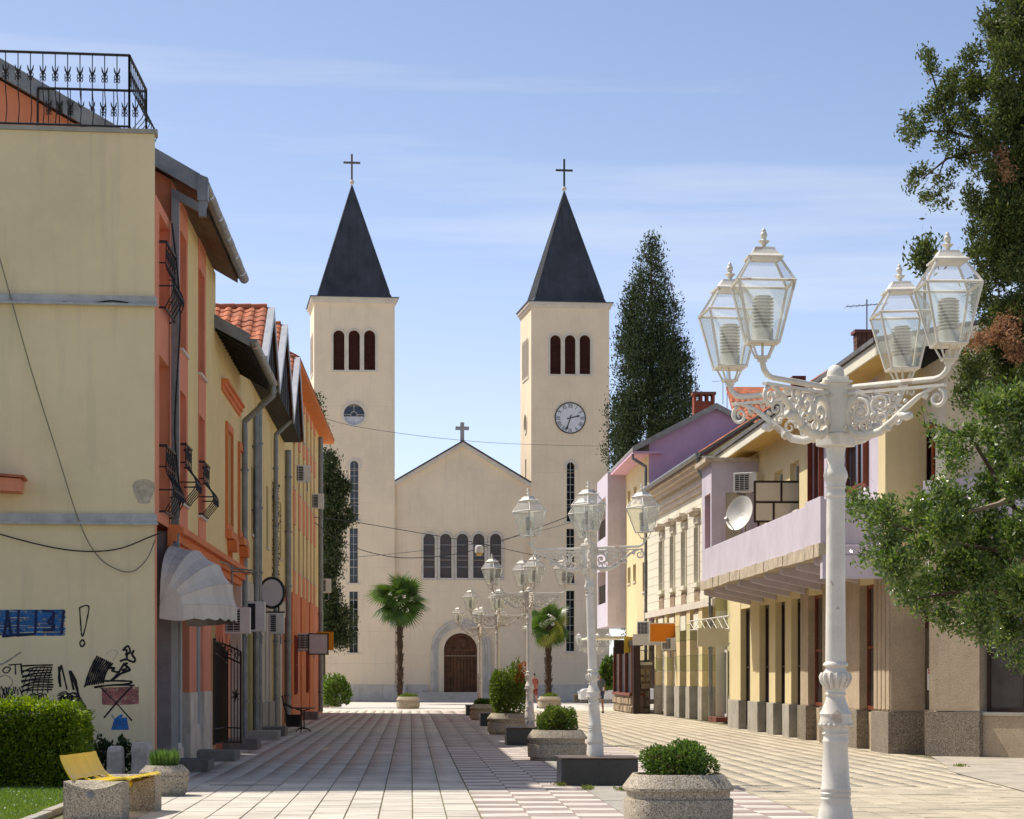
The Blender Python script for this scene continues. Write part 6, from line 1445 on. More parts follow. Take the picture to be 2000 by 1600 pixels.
bush('tall_bush', 'tall golden-green bush rising from the third planter', (pc[2].x, pc[2].y, .48), (.56, .52, 1.55), 9000, .075, LM_BUSH, 'shrubs in planters', lumps=26)
P, D = clump_points([((pc[2].x + .42, pc[2].y - .1, 1.85), (.2, .25, .25)), ((pc[2].x + .3, pc[2].y - .2, 1.6), (.16, .2, .2))], -260); tb = [o for o in COL.objects if o.name.startswith('tall_bush')][0]
link('red_leaves', leafmesh('red_leaves', P, D + RNG.normal(0, .5, D.shape), .07, .45, leafmat('red_leaf', [(.25, .06, .02), (.35, .12, .03)])), tb)
bush('low_shrub', 'small dark shrub in the planter past the tall bush', (pc[3].x, pc[3].y, .48), (.45, .45, .35), 2500, .07, LM_BOX, 'shrubs in planters')
for k in (4, 5): bush('low_shrub', 'low yellow-green mound in the planter before the %s palm' % ('left' if k == 4 else 'right'), (pc[k].x, pc[k].y, .5), (.48, .48, .26), 2500, .07, LM_BUSH, 'shrubs in planters', twigs=False)
# tub by the corner house, ringed octagonal
pl_ = thing('octagonal_tub', 'weathered octagonal concrete tub with tufted grass by the bench', 'planter', (*at(321, HZ, 33.4)[:2], 0), 'concrete planters in the street'); p = at(321, HZ, 33.4)
MB().lathe([(.31, .0), (.31, .03), (.335, .04), (.355, .16), (.34, .18), (.355, .20), (.36, .27), (.345, .285), (.365, .30), (.365, .335), (.27, .425), (.25, .425), (.24, .36), (.001, .35)], 8, (p.x, p.y, 0), a0=R(22.5)).build('tub', M_AGG, pl_, bevel=.008)
n = 900; a = RNG.uniform(0, 6.28, n); r = np.sqrt(RNG.uniform(0, 1, n)) * .2; P = np.stack([p.x + r * np.cos(a), p.y + r * np.sin(a), .42 + RNG.uniform(0, .14, n)], 1); D = np.stack([np.cos(a) * r * 1.6, np.sin(a) * r * 1.6, np.ones(n)], 1) + RNG.normal(0, .12, (n, 3))
gt_ = thing('grass_tuft', 'tuft of upright green grass in the octagonal tub', 'plant', (p.x, p.y, .36)); link('blades', leafmesh('blades', P, D, .22, .06, leafmat('tuft_blade', [(.08, .16, .03), (.16, .24, .06), (.06, .12, .02)])), gt_)

# ================================================================== bench
M_YB = mat('yellow_enamel', (.90, .64, .03), .35, .06, 3, spec=.45)
def make_bench():
    t = thing('bench', 'bench', 'bench')
    for y0 in (-1.02, .68):
        n = 12; w_ = .35; d_ = .34; h_ = .45; mb = MB()
        fr_arc = [(-w_ + 2 * w_ * i / n, y0, h_ - .095 * math.sin(math.pi * i / n)) for i in range(n + 1)]; bk = [(-w_ + 2 * w_ * i / n, y0 + .17, h_ - .012 * math.sin(math.pi * i / n)) for i in range(n + 1)]; bk2 = [(p[0], y0 + d_, h_) for p in bk]
        mb.poly([(-w_, y0, 0), (w_, y0, 0)] + fr_arc[::-1])
        for i in range(n): mb.poly([fr_arc[i], fr_arc[i+1], bk[i+1], bk[i]]); mb.poly([bk[i], bk[i+1], bk2[i+1], bk2[i]])
        mb.poly([(-w_, y0 + d_, 0), (w_, y0 + d_, 0), (w_, y0 + d_, h_), (-w_, y0 + d_, h_)])
        for s in (-1, 1):
            e = fr_arc[0] if s < 0 else fr_arc[-1]; mb.poly([(s * w_, y0, 0), (s * w_, y0 + d_, 0), (s * w_, y0 + d_, h_), (s * w_, y0, h_)])
        b = mb.build('concrete_block', M_AGG, t)
        MB().fprism(Fr(0, y0, 1, 0, 0, -1), [(-.02 + .045 * math.cos(a), .29 + .045 * math.sin(a)) for a in np.linspace(0, 6.283, 16)[:-1]], -.01, .008).build('round_plug', M_METAL, b)
    prof = [(-.44, .735), (-.425, .69), (-.40, .63), (-.37, .57), (-.33, .50), (-.28, .45), (-.2, .415), (-.1, .41), (.0, .42), (.12, .44), (.24, .465), (.34, .48), (.385, .465)]
    def pt(f):
        f *= len(prof) - 1; i = min(int(f), len(prof) - 2); g = f - i; return (prof[i][0] + (prof[i+1][0] - prof[i][0]) * g, prof[i][1] + (prof[i+1][1] - prof[i][1]) * g)
    ya, yb = -.70, .69; n = 30
    for k in range(n):
        if 12 <= k <= 13: continue
        a, b = pt((k + .08) / n), pt((k + .92) / n); wide = k in (0, n - 1)
        if wide: a, b = pt(k / n), pt((k + 1) / n)
        MB().hexa([(a[0], ya, a[1]), (b[0], ya, b[1]), (b[0], yb, b[1]), (a[0], yb, a[1]), (a[0], ya, a[1] + .008), (b[0], ya, b[1] + .008), (b[0], yb, b[1] + .008), (a[0], yb, a[1] + .008)]).build('slat', M_YB, t)
    for (y0, y1) in ((ya - .14, ya + .012), (-.27, -.21), (.21, .27), (yb - .012, yb + .14)):
        mb = MB()
        for i in range(24):
            a, b = pt(i / 24), pt((i + 1) / 24); mb.hexa([(a[0], y0, a[1] - .012), (b[0], y0, b[1] - .012), (b[0], y1, b[1] - .012), (a[0], y1, a[1] - .012), (a[0], y0, a[1] + .012), (b[0], y0, b[1] + .012), (b[0], y1, b[1] + .012), (a[0], y1, a[1] + .012)])
        mb.build('seat_rib', M_YB, t)
    MB().tube([(.02, -.9, .34), (.02, .9, .34)], .045, 10).build('seat_beam', M_YB, t, smooth=True)
    return t
bench0 = make_bench(); bench0.location = (-3.60, 28.80, 0); bench0.rotation_euler = (0, 0, R(-7)); tag(bench0, 'yellow slatted bench on concrete blocks beside the hedge', 'bench', 'yellow benches')
for (px, Y, rz_, lb) in ((640, 124, -20, 'far yellow bench against the end of the shaded row'), (1138, 143, 190, 'far yellow bench by the right church tower')):
    b = copy_tree(bench0); p = at(px, HZ, Y); b.location = (p.x, p.y, 0); b.rotation_euler = (0, 0, R(rz_)); b['label'] = lb

# ================================================================== lawn, kerb, hedge
M_LAWN = mat('lawn_soil', (.07, .10, .03), .95, .3, 2, .4, 30)
tag(MB().poly([(-40, 5, .03), (-4.42, 5, .03), (-4.42, 29.5, .03), (-4.9, 36.5, .03), (-40, 36.5, .03)]).build('lawn', M_LAWN), kind='structure')
kb = tag(MB().poly([(-4.45, 5, -.01), (-4.2, 5, -.01), (-4.2, 29.6, -.01), (-4.45, 29.6, -.01)]).build('kerb', M_JOINT), kind='structure')
for k in range(14):
    y = 18 + k * .95; MB().box(-4.42, -4.28, y + .01, y + .94, -.01, .075 + RNG.uniform(-.006, .006)).build('kerb_stone', M_CONC, kb, bevel=.012)
n = 42000; X_ = RNG.uniform(-7.2, -4.43, n); Yg = 26 + 10 * RNG.uniform(0, 1, n); P = np.stack([X_, Yg, .03 + .03 * np.ones(n)], 1); D = RNG.normal(0, .45, (n, 3)) + np.array([0, 0, 1.])
V, Q = leafquads(P, D, RNG.uniform(.05, .11, n), .09); o = link('grass', npmesh('grass', V, Q, leafmat('grass_blade', [(.10, .18, .025), (.17, .26, .045), (.24, .32, .06), (.12, .20, .025)])), None)
tag(o, 'short green grass in front of the clipped hedge', 'grass', kind='stuff')
n = 380; P = np.stack([RNG.uniform(-7, -4.45, n), RNG.uniform(26, 34, n), .09 * np.ones(n)], 1); V, Q = leafquads(P, RNG.normal(size=(n, 3)), .022, .9); o = link('daisies', npmesh('daisies', V, Q, mat('daisy_white', (.75, .75, .70), .7)), None); tag(o, 'scattered white daisies in the lawn', 'flowers', kind='stuff')
hg = thing('clipped_hedge', 'clipped green box hedge below the graffiti wall', 'hedge', (-6.2, 35, 0))
hx0, hx1, hy0, hy1, hz = -8.2, -4.86, 34.35, 35.75, 1.24
MB().box(hx0, hx1 - .12, hy0 + .14, hy1 - .12, 0, hz - .14).build('inner_dark_box', mat('hedge_core_shade', (.012, .02, .006), .95), hg)  # added dark box blocks the view through; inner shade is in its colour
PP, DD = [], []
def face(n, f):
    a, b = RNG.uniform(0, 1, n), RNG.uniform(0, 1, n); j = RNG.normal(0, .045, n) + .03 * np.sin(a * 19) + .03 * np.sin(b * 13 + a * 7)
    if f == 't': p = np.stack([hx0 + (hx1 - hx0) * a, hy0 + (hy1 - hy0) * b, hz + j], 1); d = np.array([0, 0, 1.])
    elif f == 'f': p = np.stack([hx0 + (hx1 - hx0) * a, hy0 + j, .05 + (hz - .02) * b], 1); d = np.array([0, -1., .35])
    else: p = np.stack([hx1 + j, hy0 + (hy1 - hy0) * a, .05 + (hz - .02) * b], 1); d = np.array([1., 0, .35])
    e = np.minimum((hx1 - p[:, 0]) / .16, 1); p[:, 2] -= .10 * (1 - np.clip(e, 0, 1)) ** 2 * (p[:, 2] > hz - .3); PP.append(p); DD.append(d + RNG.normal(0, .65, (n, 3)))
face(14000, 't'); face(26000, 'f'); face(7000, 's')
link('leaves', leafmesh('leaves', np.concatenate(PP), np.concatenate(DD), .055, .5, leafmat('hedge_leaf', [(.07, .12, .012), (.14, .22, .018), (.30, .37, .03), (.10, .17, .015)], .4, .4)), hg)
# boulders and weeds at the foot of the wall
for (px, yt, yb, w_, lb) in ((226, 1457, 1535, .26, 'narrow pale stone block standing by the graffiti wall'), (278, 1449, 1535, .36, 'broad pale stone block at the corner of the graffiti wall')):
    p = at(px, yb, 37.4); zt_ = at(px, yt, 37.4).z; n = 10; mb = MB(); rings = []
    for k, f in enumerate((0, .25, .55, .85, .97, 1.0)):
        s_ = (1.0, 1.03, .97, .92, .82, .6)[k]; rings.append([(p.x + w_ / 2 * s_ * math.copysign(abs(math.cos(a)) ** .5, math.cos(a)) + RNG.uniform(-.015, .015), p.y + .16 * s_ * math.copysign(abs(math.sin(a)) ** .5, math.sin(a)) + RNG.uniform(-.015, .015), zt_ * f) for a in np.linspace(0, 6.283, n + 1)[:-1]])
    for a, b in zip(rings, rings[1:]):
        for i in range(n): j = (i + 1) % n; mb.poly([a[i], a[j], b[j], b[i]])
    mb.poly(rings[-1]); tag(mb.build('stone_block', mat('pale_marble', (.66, .57, .48), .8, .2, 6, .5, 25)), lb, 'stone', 'stone blocks at the wall')
for (px, yy, r_, lb) in ((205, 1495, .22, 'dark weeds growing left of the narrow stone block'), (252, 1490, .25, 'dark shrub growing between the two stone blocks')):
    p = at(px, 1520, 37.9); bush('weedy_shrub', lb, (p.x, p.y, .0), (r_, .2, .72), 900, .075, leafmat('dark_weed', [(.02, .04, .012), (.04, .065, .02), (.03, .05, .012)]), 'weeds by the wall', twigs=False, lumps=8)

# ================================================================== trees
M_BARK = mat('bark', (.12, .085, .055), .9, .3, 4, .6, 20); M_DEADW = mat('dead_wood', (.34, .27, .19), .85, .2, 5)
def pxclumps(lst, Y, dj=.5):
    o = []
    for (x, y, r) in lst:
        p = at(x, y, Y + RNG.uniform(-dj, dj)); rm = r * Y / FPX; o.append(((p.x, p.y, p.z), (rm, rm * 1.1, rm)))
    return o
def tree_obj(name, label, base, group=None): return thing(name, label, 'tree', base, group)
def spray(clumps, n, size, asp, up=.6, tuft=16, spread=.5):
    """leaves gathered in small tufts, so that the crown breaks into light and dark sprigs"""
    vol = sum(np.prod(r) ** (2/3) for _, r in clumps); C_, D_ = clump_points(clumps, n / tuft / vol, .6); k = len(C_)
    rad = np.repeat([1.0], k); P = np.repeat(C_, tuft, 0); D = np.repeat(D_, tuft, 0)
    P = P + RNG.normal(0, 1, P.shape) * size * spread * 2.0; D = D + np.array([0, 0, up]) + RNG.normal(0, .5, D.shape); return P, D
# big conifer at the right edge
base = at(2080, HZ, 35); con = tree_obj('conifer', 'tall dark conifer filling the right edge of the view', (base.x, base.y, 0))
cl = []
for y in range(-90, 780, 26):
    for k in range(4): cl.append((RNG.uniform(1958, 2085), y + RNG.uniform(-20, 20), RNG.uniform(24, 44)))
for y in range(-200, 700, 60):
    for k in range(2): cl.append((RNG.uniform(2080, 2090 + 70 * (y + 260) / 400), y + RNG.uniform(-20, 20), RNG.uniform(26, 46)))
cl += [(2080, -230, 22), (2075, -200, 26), (1880, 150, 30), (1905, 165, 30), (1840, 185, 22), (1858, 170, 20), (1816, 118, 14), (1822, 138, 13), (1808, 105, 8), (1900, 110, 18), (1912, 95, 14), (1935, 165, 30), (1790, 245, 18), (1778, 225, 14), (1820, 222, 20), (1846, 250, 22), (1836, 205, 18), (1870, 215, 22), (1890, 240, 26), (1930, 255, 30), (1765, 258, 9), (1785, 270, 13), (1840, 285, 12), (1868, 290, 16), (1880, 310, 14), (1800, 330, 13), (1790, 345, 14), (1775, 365, 9), (1806, 375, 11), (1816, 395, 9), (1832, 378, 8), (1852, 360, 8), (1845, 395, 7), (1825, 345, 10), (1862, 335, 9), (1905, 290, 22), (1925, 325, 22), (1940, 35, 26), (1955, 75, 28), (1936, 60, 18), (1950, 110, 30), (1895, 385, 16), (1906, 400, 18), (1886, 365, 9), (1930, 420, 28), (1915, 450, 24), (1900, 480, 18), (1925, 500, 26), (1940, 540, 30), (1910, 560, 22), (1925, 600, 30), (1945, 660, 34), (1900, 700, 28), (1890, 745, 26), (1920, 740, 34), (1880, 780, 20), (1950, 470, 34), (1958, 400, 34), (1962, 340, 30), (1965, 200, 34), (1958, 140, 30)]
P, D = spray(pxclumps(cl, 34, .7), 240000, .10, .32, .5, 30, .27)
link('crown', leafmesh('crown', P, D, .068, .40, leafmat('conifer_spray', [(.04, .062, .016), (.085, .115, .028), (.16, .18, .05), (.052, .08, .02), (.11, .14, .035)], .6, .25)), con)
small = [(1806, 498, 9), (1800, 512, 8), (1812, 478, 7)]
dead = [(1965, 640, 15), (1942, 655, 11), (1915, 662, 8), (1985, 690, 12), (1955, 300, 5), (1960, 320, 5), (1966, 340, 5), (1990, 620, 13), (1885, 664, 6), (1975, 665, 9)]
P, D = spray(pxclumps(dead, 33.3, .2), 4200, .10, .32, -.2, 16, .3); link('dead_foliage', leafmesh('dead_foliage', P, D, .06, .36, leafmat('dead_needle', [(.30, .16, .08), (.42, .24, .13), (.22, .11, .06)], .8, .25)), con)
mb = MB(); tk = [(base.x + .1 * math.sin(z), base.y + .1 * math.cos(z * 1.3), z) for z in np.linspace(0, 12.6, 14)]; mb.tube(tk, [.34 - .02 * i for i in range(14)], 10); mb.build('trunk', M_BARK, con, smooth=True)
for a, pts, r0, m_ in ((0, [(2060, 330), (1990, 235), (1940, 185)], .05, M_DEADW), (1, [(2060, 200), (1985, 215), (1940, 235), (1890, 232)], .03, M_DEADW), (2, [(2060, 330), (1960, 260), (1880, 210), (1830, 175), (1815, 130)], .04, M_BARK), (3, [(2060, 360), (1930, 290), (1850, 310), (1800, 350)], .035, M_BARK), (4, [(1930, 280), (1850, 255), (1780, 260)], .025, M_BARK), (5, [(1850, 300), (1830, 350), (1815, 395)], .012, M_BARK), (6, [(2070, 560), (1960, 480), (1900, 380)], .04, M_BARK)):
    v = [at(x, y, 34) for x, y in pts]; MB().tube(v, [r0 * (1 - .75 * i / (len(v) - 1)) for i in range(len(v))], 6).build('branch', m_, con)
P, D = spray(pxclumps(small, 75, .2), 900, .2, .34, .8, 10, .5); tt = tree_obj('treetop', 'small dark treetop showing beside the right-hand lantern', at(1806, 700, 75)); link('crown', leafmesh('crown', P, D, .2, .34, MATS['conifer_spray']), tt); MB().tube([at(1806, 1300, 75), at(1806, 490, 75)], .05, 6).build('trunk', M_BARK, tt)
# leafy tree in front of the balcony house
base = at(2110, HZ, 31); lf_ = tree_obj('leafy_tree', 'glossy-leaved tree whose branches overhang the sunny pavement', (base.x, base.y, 0))
cl = [(1675, 972, 13), (1668, 990, 10), (1690, 985, 14), (1700, 1012, 18), (1665, 1003, 9), (1725, 1000, 20), (1738, 985, 14), (1712, 1045, 18), (1735, 1050, 22), (1762, 1030, 26), (1700, 1085, 12), (1685, 1095, 8), (1715, 1108, 12), (1735, 1090, 18), (1760, 1100, 26), (1752, 1140, 16), (1775, 1160, 20), (1790, 990, 20), (1810, 1010, 28), (1805, 1070, 32), (1800, 1130, 28), (1800, 1185, 20), (1850, 1030, 34), (1855, 1090, 36), (1850, 1150, 34), (1845, 1205, 20), (1825, 965, 16), (1860, 975, 24), (1890, 1000, 30), (1900, 1060, 36), (1905, 1120, 38), (1905, 1180, 32), (1880, 1220, 18), (1925, 1235, 22), (1950, 1262, 16), (1935, 960, 34), (1945, 1020, 40), (1950, 1090, 44), (1960, 1160, 44), (1975, 1230, 30), (1985, 1285, 15), (1960, 890, 34), (1930, 850, 24), (1900, 835, 18), (1880, 852, 18), (1858, 868, 16), (1842, 850, 11), (1858, 905, 16), (1880, 890, 18), (1818, 832, 9), (1806, 812, 6), (1832, 858, 9), (1850, 935, 9), (1842, 945, 6), (1986, 940, 44), (1990, 1050, 50), (1992, 1150, 50), (1996, 860, 40), (1985, 790, 36), (1945, 800, 26), (1920, 780, 18), (2040, 1000, 60), (2040, 1120, 60), (2040, 880, 60), (2040, 780, 50), (2050, 1220, 45)]
cl = [(x + RNG.uniform(-5, 5), y + RNG.uniform(-5, 5), r * RNG.uniform(.55, .95)) for x, y, r in cl]; P, D = spray(pxclumps(cl, 30.5, 1.0), 52000, .075, .42, .35, 10, .5)
link('crown', leafmesh('crown', P, D, RNG.uniform(.05, .09, len(P)), .42, leafmat('glossy_leaf', [(.042, .08, .014), (.085, .145, .025), (.25, .31, .08), (.055, .10, .018), (.14, .21, .04)], .24, .34, .7)), lf_)  # third tone paints sunlit highlights into random leaves
MB().tube([(base.x, base.y, 0), (base.x - .1, base.y, 1.6), (base.x + .05, base.y, 3.2), (base.x, base.y, 5.2)], [.17, .14, .11, .05], 10).build('trunk', M_BARK, lf_, smooth=True)
for pts in ([(2110, 1220), (1990, 1080), (1850, 1060), (1700, 1010)], [(2110, 1100), (1980, 990), (1900, 860), (1815, 825)], [(2000, 960), (1950, 985), (1890, 1000)], [(2110, 1230), (1990, 1160), (1900, 1150), (1790, 1170)]):
    v = [at(x, y, 30.6) for x, y in pts]; MB().tube(v, [.05 - .013 * i for i in range(len(v))], 6).build('branch', M_DEADW if pts[0][0] == 2000 else M_BARK, lf_)
# cypress behind the lilac house
def cypress(name, label, Y, prof, cx, n, seed_n, leaf_, m, jitter=1.0):
    b = at(cx, HZ, Y); t = tree_obj(name, label, (b.x, b.y, 0), 'dark cypresses by the church'); cl = []
    for k in range(seed_n):
        f = RNG.uniform(0, 1); y = prof[0][0] + (prof[-1][0] - prof[0][0]) * f
        xl = np.interp(y, [q[0] for q in prof], [q[1] for q in prof]); xr = np.interp(y, [q[0] for q in prof], [q[2] for q in prof]); c = (xl + xr) / 2; hw = (xr - xl) / 2
        a = RNG.uniform(0, 6.28); rr = max(5, hw * RNG.uniform(.18, .32)); q = (hw - rr * .7) * math.sqrt(RNG.uniform(.25, 1)); p = at(c + q * math.cos(a), y, Y); dy = q * math.sin(a) * Y / FPX; rm = rr * Y / FPX
        cl.append(((p.x, p.y + dy, p.z), (rm, rm, rm * 1.7)))
    P, D = spray(cl, n, leaf_, .32, 1.0, 14, .62); link('crown', leafmesh('crown', P, D, leaf_, .42, m), t)
    top = at(cx, prof[0][0] + 10, Y); MB().tube([(b.x, b.y, 0), (b.x, b.y, top.z * .5), (b.x, b.y, top.z)], [.4, .25, .03], 8).build('trunk', M_BARK, t); return t
LM_CYP = leafmat('cypress_spray', [(.020, .038, .013), (.038, .06, .019), (.07, .09, .03), (.026, .044, .015)], .65, .15)
cypress('cypress', 'big dark cypress behind the lilac house', 137, [(466, 1264, 1284), (500, 1246, 1301), (545, 1230, 1314), (600, 1216, 1328), (660, 1204, 1338), (720, 1196, 1352), (770, 1188, 1362), (820, 1178, 1360), (880, 1182, 1340), (1000, 1200, 1330), (1250, 1220, 1310)], 1272, 110000, 460, .17, LM_CYP)
cl = pxclumps([(616, 785, 7), (622, 810, 8), (626, 840, 7), (640, 895, 11), (648, 905, 10), (636, 930, 12), (655, 935, 12), (668, 955, 10), (676, 950, 8), (645, 965, 16), (660, 980, 14), (640, 1000, 16), (655, 1020, 14), (678, 1000, 7), (684, 1012, 6), (672, 1020, 9), (640, 1040, 14), (655, 1055, 13), (642, 1085, 14), (660, 1090, 9), (650, 1115, 12), (638, 1120, 12), (640, 1150, 14), (652, 1165, 10), (640, 1190, 14), (655, 1200, 12), (668, 1190, 7), (676, 1205, 7), (684, 1212, 6), (645, 1225, 15), (665, 1230, 11), (680, 1240, 7), (655, 1250, 12), (674, 1255, 8), (630, 1230, 14), (632, 1060, 12), (632, 980, 12)], 124, .5)
b = at(640, HZ, 124); t = tree_obj('cypress', 'ragged dark cypress beside the left church tower', (b.x, b.y, 0), 'dark cypresses by the church'); P, D = spray(cl, 26000, .17, .32, .9, 14, .55); link('crown', leafmesh('crown', P, D, .17, .42, LM_CYP), t)
MB().tube([(b.x - .3, b.y, 0), (b.x - .3, b.y, 8), at(640, 880, 124)], [.2, .14, .03], 7).build('trunk', M_BARK, t)
p = at(655, HZ, 121); bush('leafy_bush', 'bright green bush behind the far yellow bench', (p.x, p.y, .1), (.85, .7, 1.5), 3200, .17, leafmat('bright_leaf', [(.10, .17, .03), (.18, .27, .05), (.07, .12, .02)]), 'bushes by the church')
# fan palms
M_PALM = leafmat('palm_blade', [(.04, .08, .016), (.10, .16, .03), (.06, .11, .02)], .35, .3)
M_PALMY = leafmat('palm_blade_yellow', [(.20, .24, .04), (.30, .30, .06)], .4, .35)
M_FIB = mat('palm_fibre', (.085, .05, .03), .95, .35, 6, .8, 14)
def frond_mesh(m, name='frond'):
    mb = MB(); mb.tube([(0, 0, 0), (.25, 0, .03), (.55, 0, 0)], [.018, .014, .01], 5); nb_ = 22
    for k in range(nb_):
        a = R(-105 + 210 * k / (nb_ - 1)); L_ = .72 * (1 - .22 * abs(k / (nb_ - 1) - .5) * 2); c, s = math.cos(a), math.sin(a); w_ = .034
        p0_ = Vector((.55, 0, 0)); d = Vector((c, s, 0)); sd = Vector((-s, c, 0)); dr = -.10 - .08 * abs(math.sin(k * 2.4))
        q = [p0_ - sd * .006, p0_ + d * L_ * .5 - sd * w_ + Vector((0, 0, .015)), p0_ + d * L_ + Vector((0, 0, dr)), p0_ + d * L_ * .5 + sd * w_ + Vector((0, 0, .015)), p0_ + sd * .006]
        mb.poly(q)
    return mb.mesh(name, m, fix=False)
FRO, FROY = frond_mesh(M_PALM), frond_mesh(M_PALMY, 'yellow_frond')
def palm(label, px, Y, zc, r_, nf, tr, yellow, dens):
    b = at(px, HZ, Y); t = tree_obj('fan_palm', label, (b.x, b.y, 0), 'fan palms before the church'); mb = MB(); n = 16; k_ = 22
    prof = [(tr * (1 + .18 * math.sin(i * 2.1) + (1.0 if i > k_ - 5 and dens else .0) * (i - k_ + 5) * .16), zc * i / k_) for i in range(k_ + 1)]; mb.lathe(prof, 10, (b.x, b.y, 0)); mb.build('trunk', M_FIB, t)
    mb = MB()
    for i in range(120): a = RNG.uniform(0, 6.28); z = RNG.uniform(.2, zc); mb.tube([(b.x + tr * math.cos(a), b.y + tr * math.sin(a), z), (b.x + (tr + .09) * math.cos(a), b.y + (tr + .09) * math.sin(a), z + .12)], [.03, .006], 4)
    mb.build('leaf_bases', M_FIB, t)['kind'] = 'stuff'
    for i in range(nf):
        f = i / nf; el = R(80 - 160 * f ** .8); a = i * 2.39996; s_ = r_ / 1.25 * RNG.uniform(.85, 1.1)
        M = Matrix.Translation((b.x, b.y, zc + .1)) @ Matrix.Rotation(a + RNG.uniform(-.2, .2), 4, 'Z') @ Matrix.Rotation(-el, 4, 'Y') @ Matrix.Rotation(RNG.uniform(-1.1, 1.1), 4, 'X') @ Matrix.Scale(s_ * (.62 if i % 3 == 1 else 1), 4)
        link('frond', FROY if (yellow and i % 5 == 3) else FRO, t, M=M)
palm('tall bushy fan palm left of the church door', 781, 138, 6.0, 2.0, 50, .17, False, False)
palm('shorter fan palm with yellowing fronds right of the church door', 1071, 136, 4.5, 1.65, 34, .18, True, True)
p = at(1190, HZ, 124); bush('dark_shrub', 'dark broad-leaved shrub in the shade beside the restaurant', (p.x, p.y, .9), (.55, .5, 1.9), 1100, .32, LM_BOX, 'bushes by the church', lumps=8)

# ================================================================== people
M_SKIN = mat('skin', (.50, .27, .17), .6, .05)
def skinmesh(name, verts, edges, radii, m, parent, loc, rot):
    me = bpy.data.meshes.new(name); me.from_pydata(verts, edges, []); me.materials.append(m)
    o = bpy.data.objects.new(name, me); COL.objects.link(o); s = o.modifiers.new('skin', 'SKIN'); s.use_smooth_shade = True
    for i, r in enumerate(radii):
        sv = me.skin_vertices[0].data[i]; sv.radius = (r, r) if not isinstance(r, tuple) else r; sv.use_root = (i == 0)
    su = o.modifiers.new('sub', 'SUBSURF'); su.levels = 1; su.render_levels = 1
    if parent: o.parent = parent
    else: o.location = loc; o.rotation_euler = (0, 0, rot)
    return o
def person(label, loc, rot, shirt, shorts, hair, long_legs=False):
    # facing +y; pelvis first; walking stance
    v = [(0, 0, .95), (0, 0, 1.12), (0, 0, 1.32), (0, .0, 1.46), (0, .01, 1.54), (0, .02, 1.66), (0, .02, 1.76),
         (-.10, .02, .90), (-.11, .14, .50), (-.11, .10, .10), (-.11, .22, .03), (.10, -.02, .90), (.11, -.06, .50), (.11, -.24, .13), (.11, -.16, .04),
         (-.19, 0, 1.42), (-.24, -.06, 1.14), (-.23, .02, .90), (-.225, .05, .80), (.19, 0, 1.42), (.245, .02, 1.14), (.235, .10, .91), (.23, .14, .82)]
    e = [(0, 1), (1, 2), (2, 3), (3, 4), (4, 5), (5, 6), (0, 7), (7, 8), (8, 9), (9, 10), (0, 11), (11, 12), (12, 13), (13, 14), (3, 15), (15, 16), (16, 17), (17, 18), (3, 19), (19, 20), (20, 21), (21, 22)]
    r = [(.15, .11), (.13, .10), (.15, .11), (.10, .08), .055, (.08, .095), (.06, .07), .085, .06, .042, .04, .085, .06, .042, .04, .055, .042, .034, .03, .055, .042, .034, .03]
    body = skinmesh('person', v, e, r, M_SKIN, None, loc, rot); tag(body, label, 'person', 'people in the street')
    k = .022
    skinmesh('shirt', [v[0], v[1], v[2], (0, 0, 1.45), (-.19, 0, 1.42), (-.225, -.035, 1.22), (.19, 0, 1.42), (.225, .015, 1.22)], [(0, 1), (1, 2), (2, 3), (3, 4), (4, 5), (3, 6), (6, 7)], [(.17, .13), (.16, .125), (.172, .13), (.11, .095), .082, .068, .082, .068], shirt, body, None, 0)
    lg = .5 if not long_legs else .12
    skinmesh('shorts', [(0, 0, .95), (-.10, .02, .88), (-.11, .11, lg + .08), (.10, -.02, .88), (.11, -.05, lg + .08)], [(0, 1), (1, 2), (0, 3), (3, 4)], [(.17, .13), .105, .085, .105, .085], shorts, body, None, 0)
    skinmesh('hair', [(0, .0, 1.64), (0, .005, 1.72), (0, .015, 1.78)], [(0, 1), (1, 2)], [(.086, .09), (.088, .1), (.05, .06)], hair, body, None, 0)
    for x, y0 in ((-.11, .16), (.11, -.20)):
        MB().lathe([(.055, 0), (.06, .03), (.045, .075), (.02, .08)], 10, (x, y0, .0), 1.0, 2.1).build('shoe', M_BLACK, body)
    return body
p = at(1171, HZ, 104.5); person('man in grey T-shirt and denim shorts walking behind the leaning lamp', (p.x, p.y, 0), R(6), mat('grey_shirt', (.22, .25, .27), .8), mat('denim', (.07, .10, .19), .8), mat('dark_hair', (.02, .014, .01), .6))
p = at(1043, HZ, 121); person('person in reddish clothes half hidden behind the third lamp', (p.x, p.y, 0), R(30), mat('red_shirt', (.42, .13, .10), .8), mat('red_shorts', (.34, .08, .07), .8), MATS['dark_hair'])

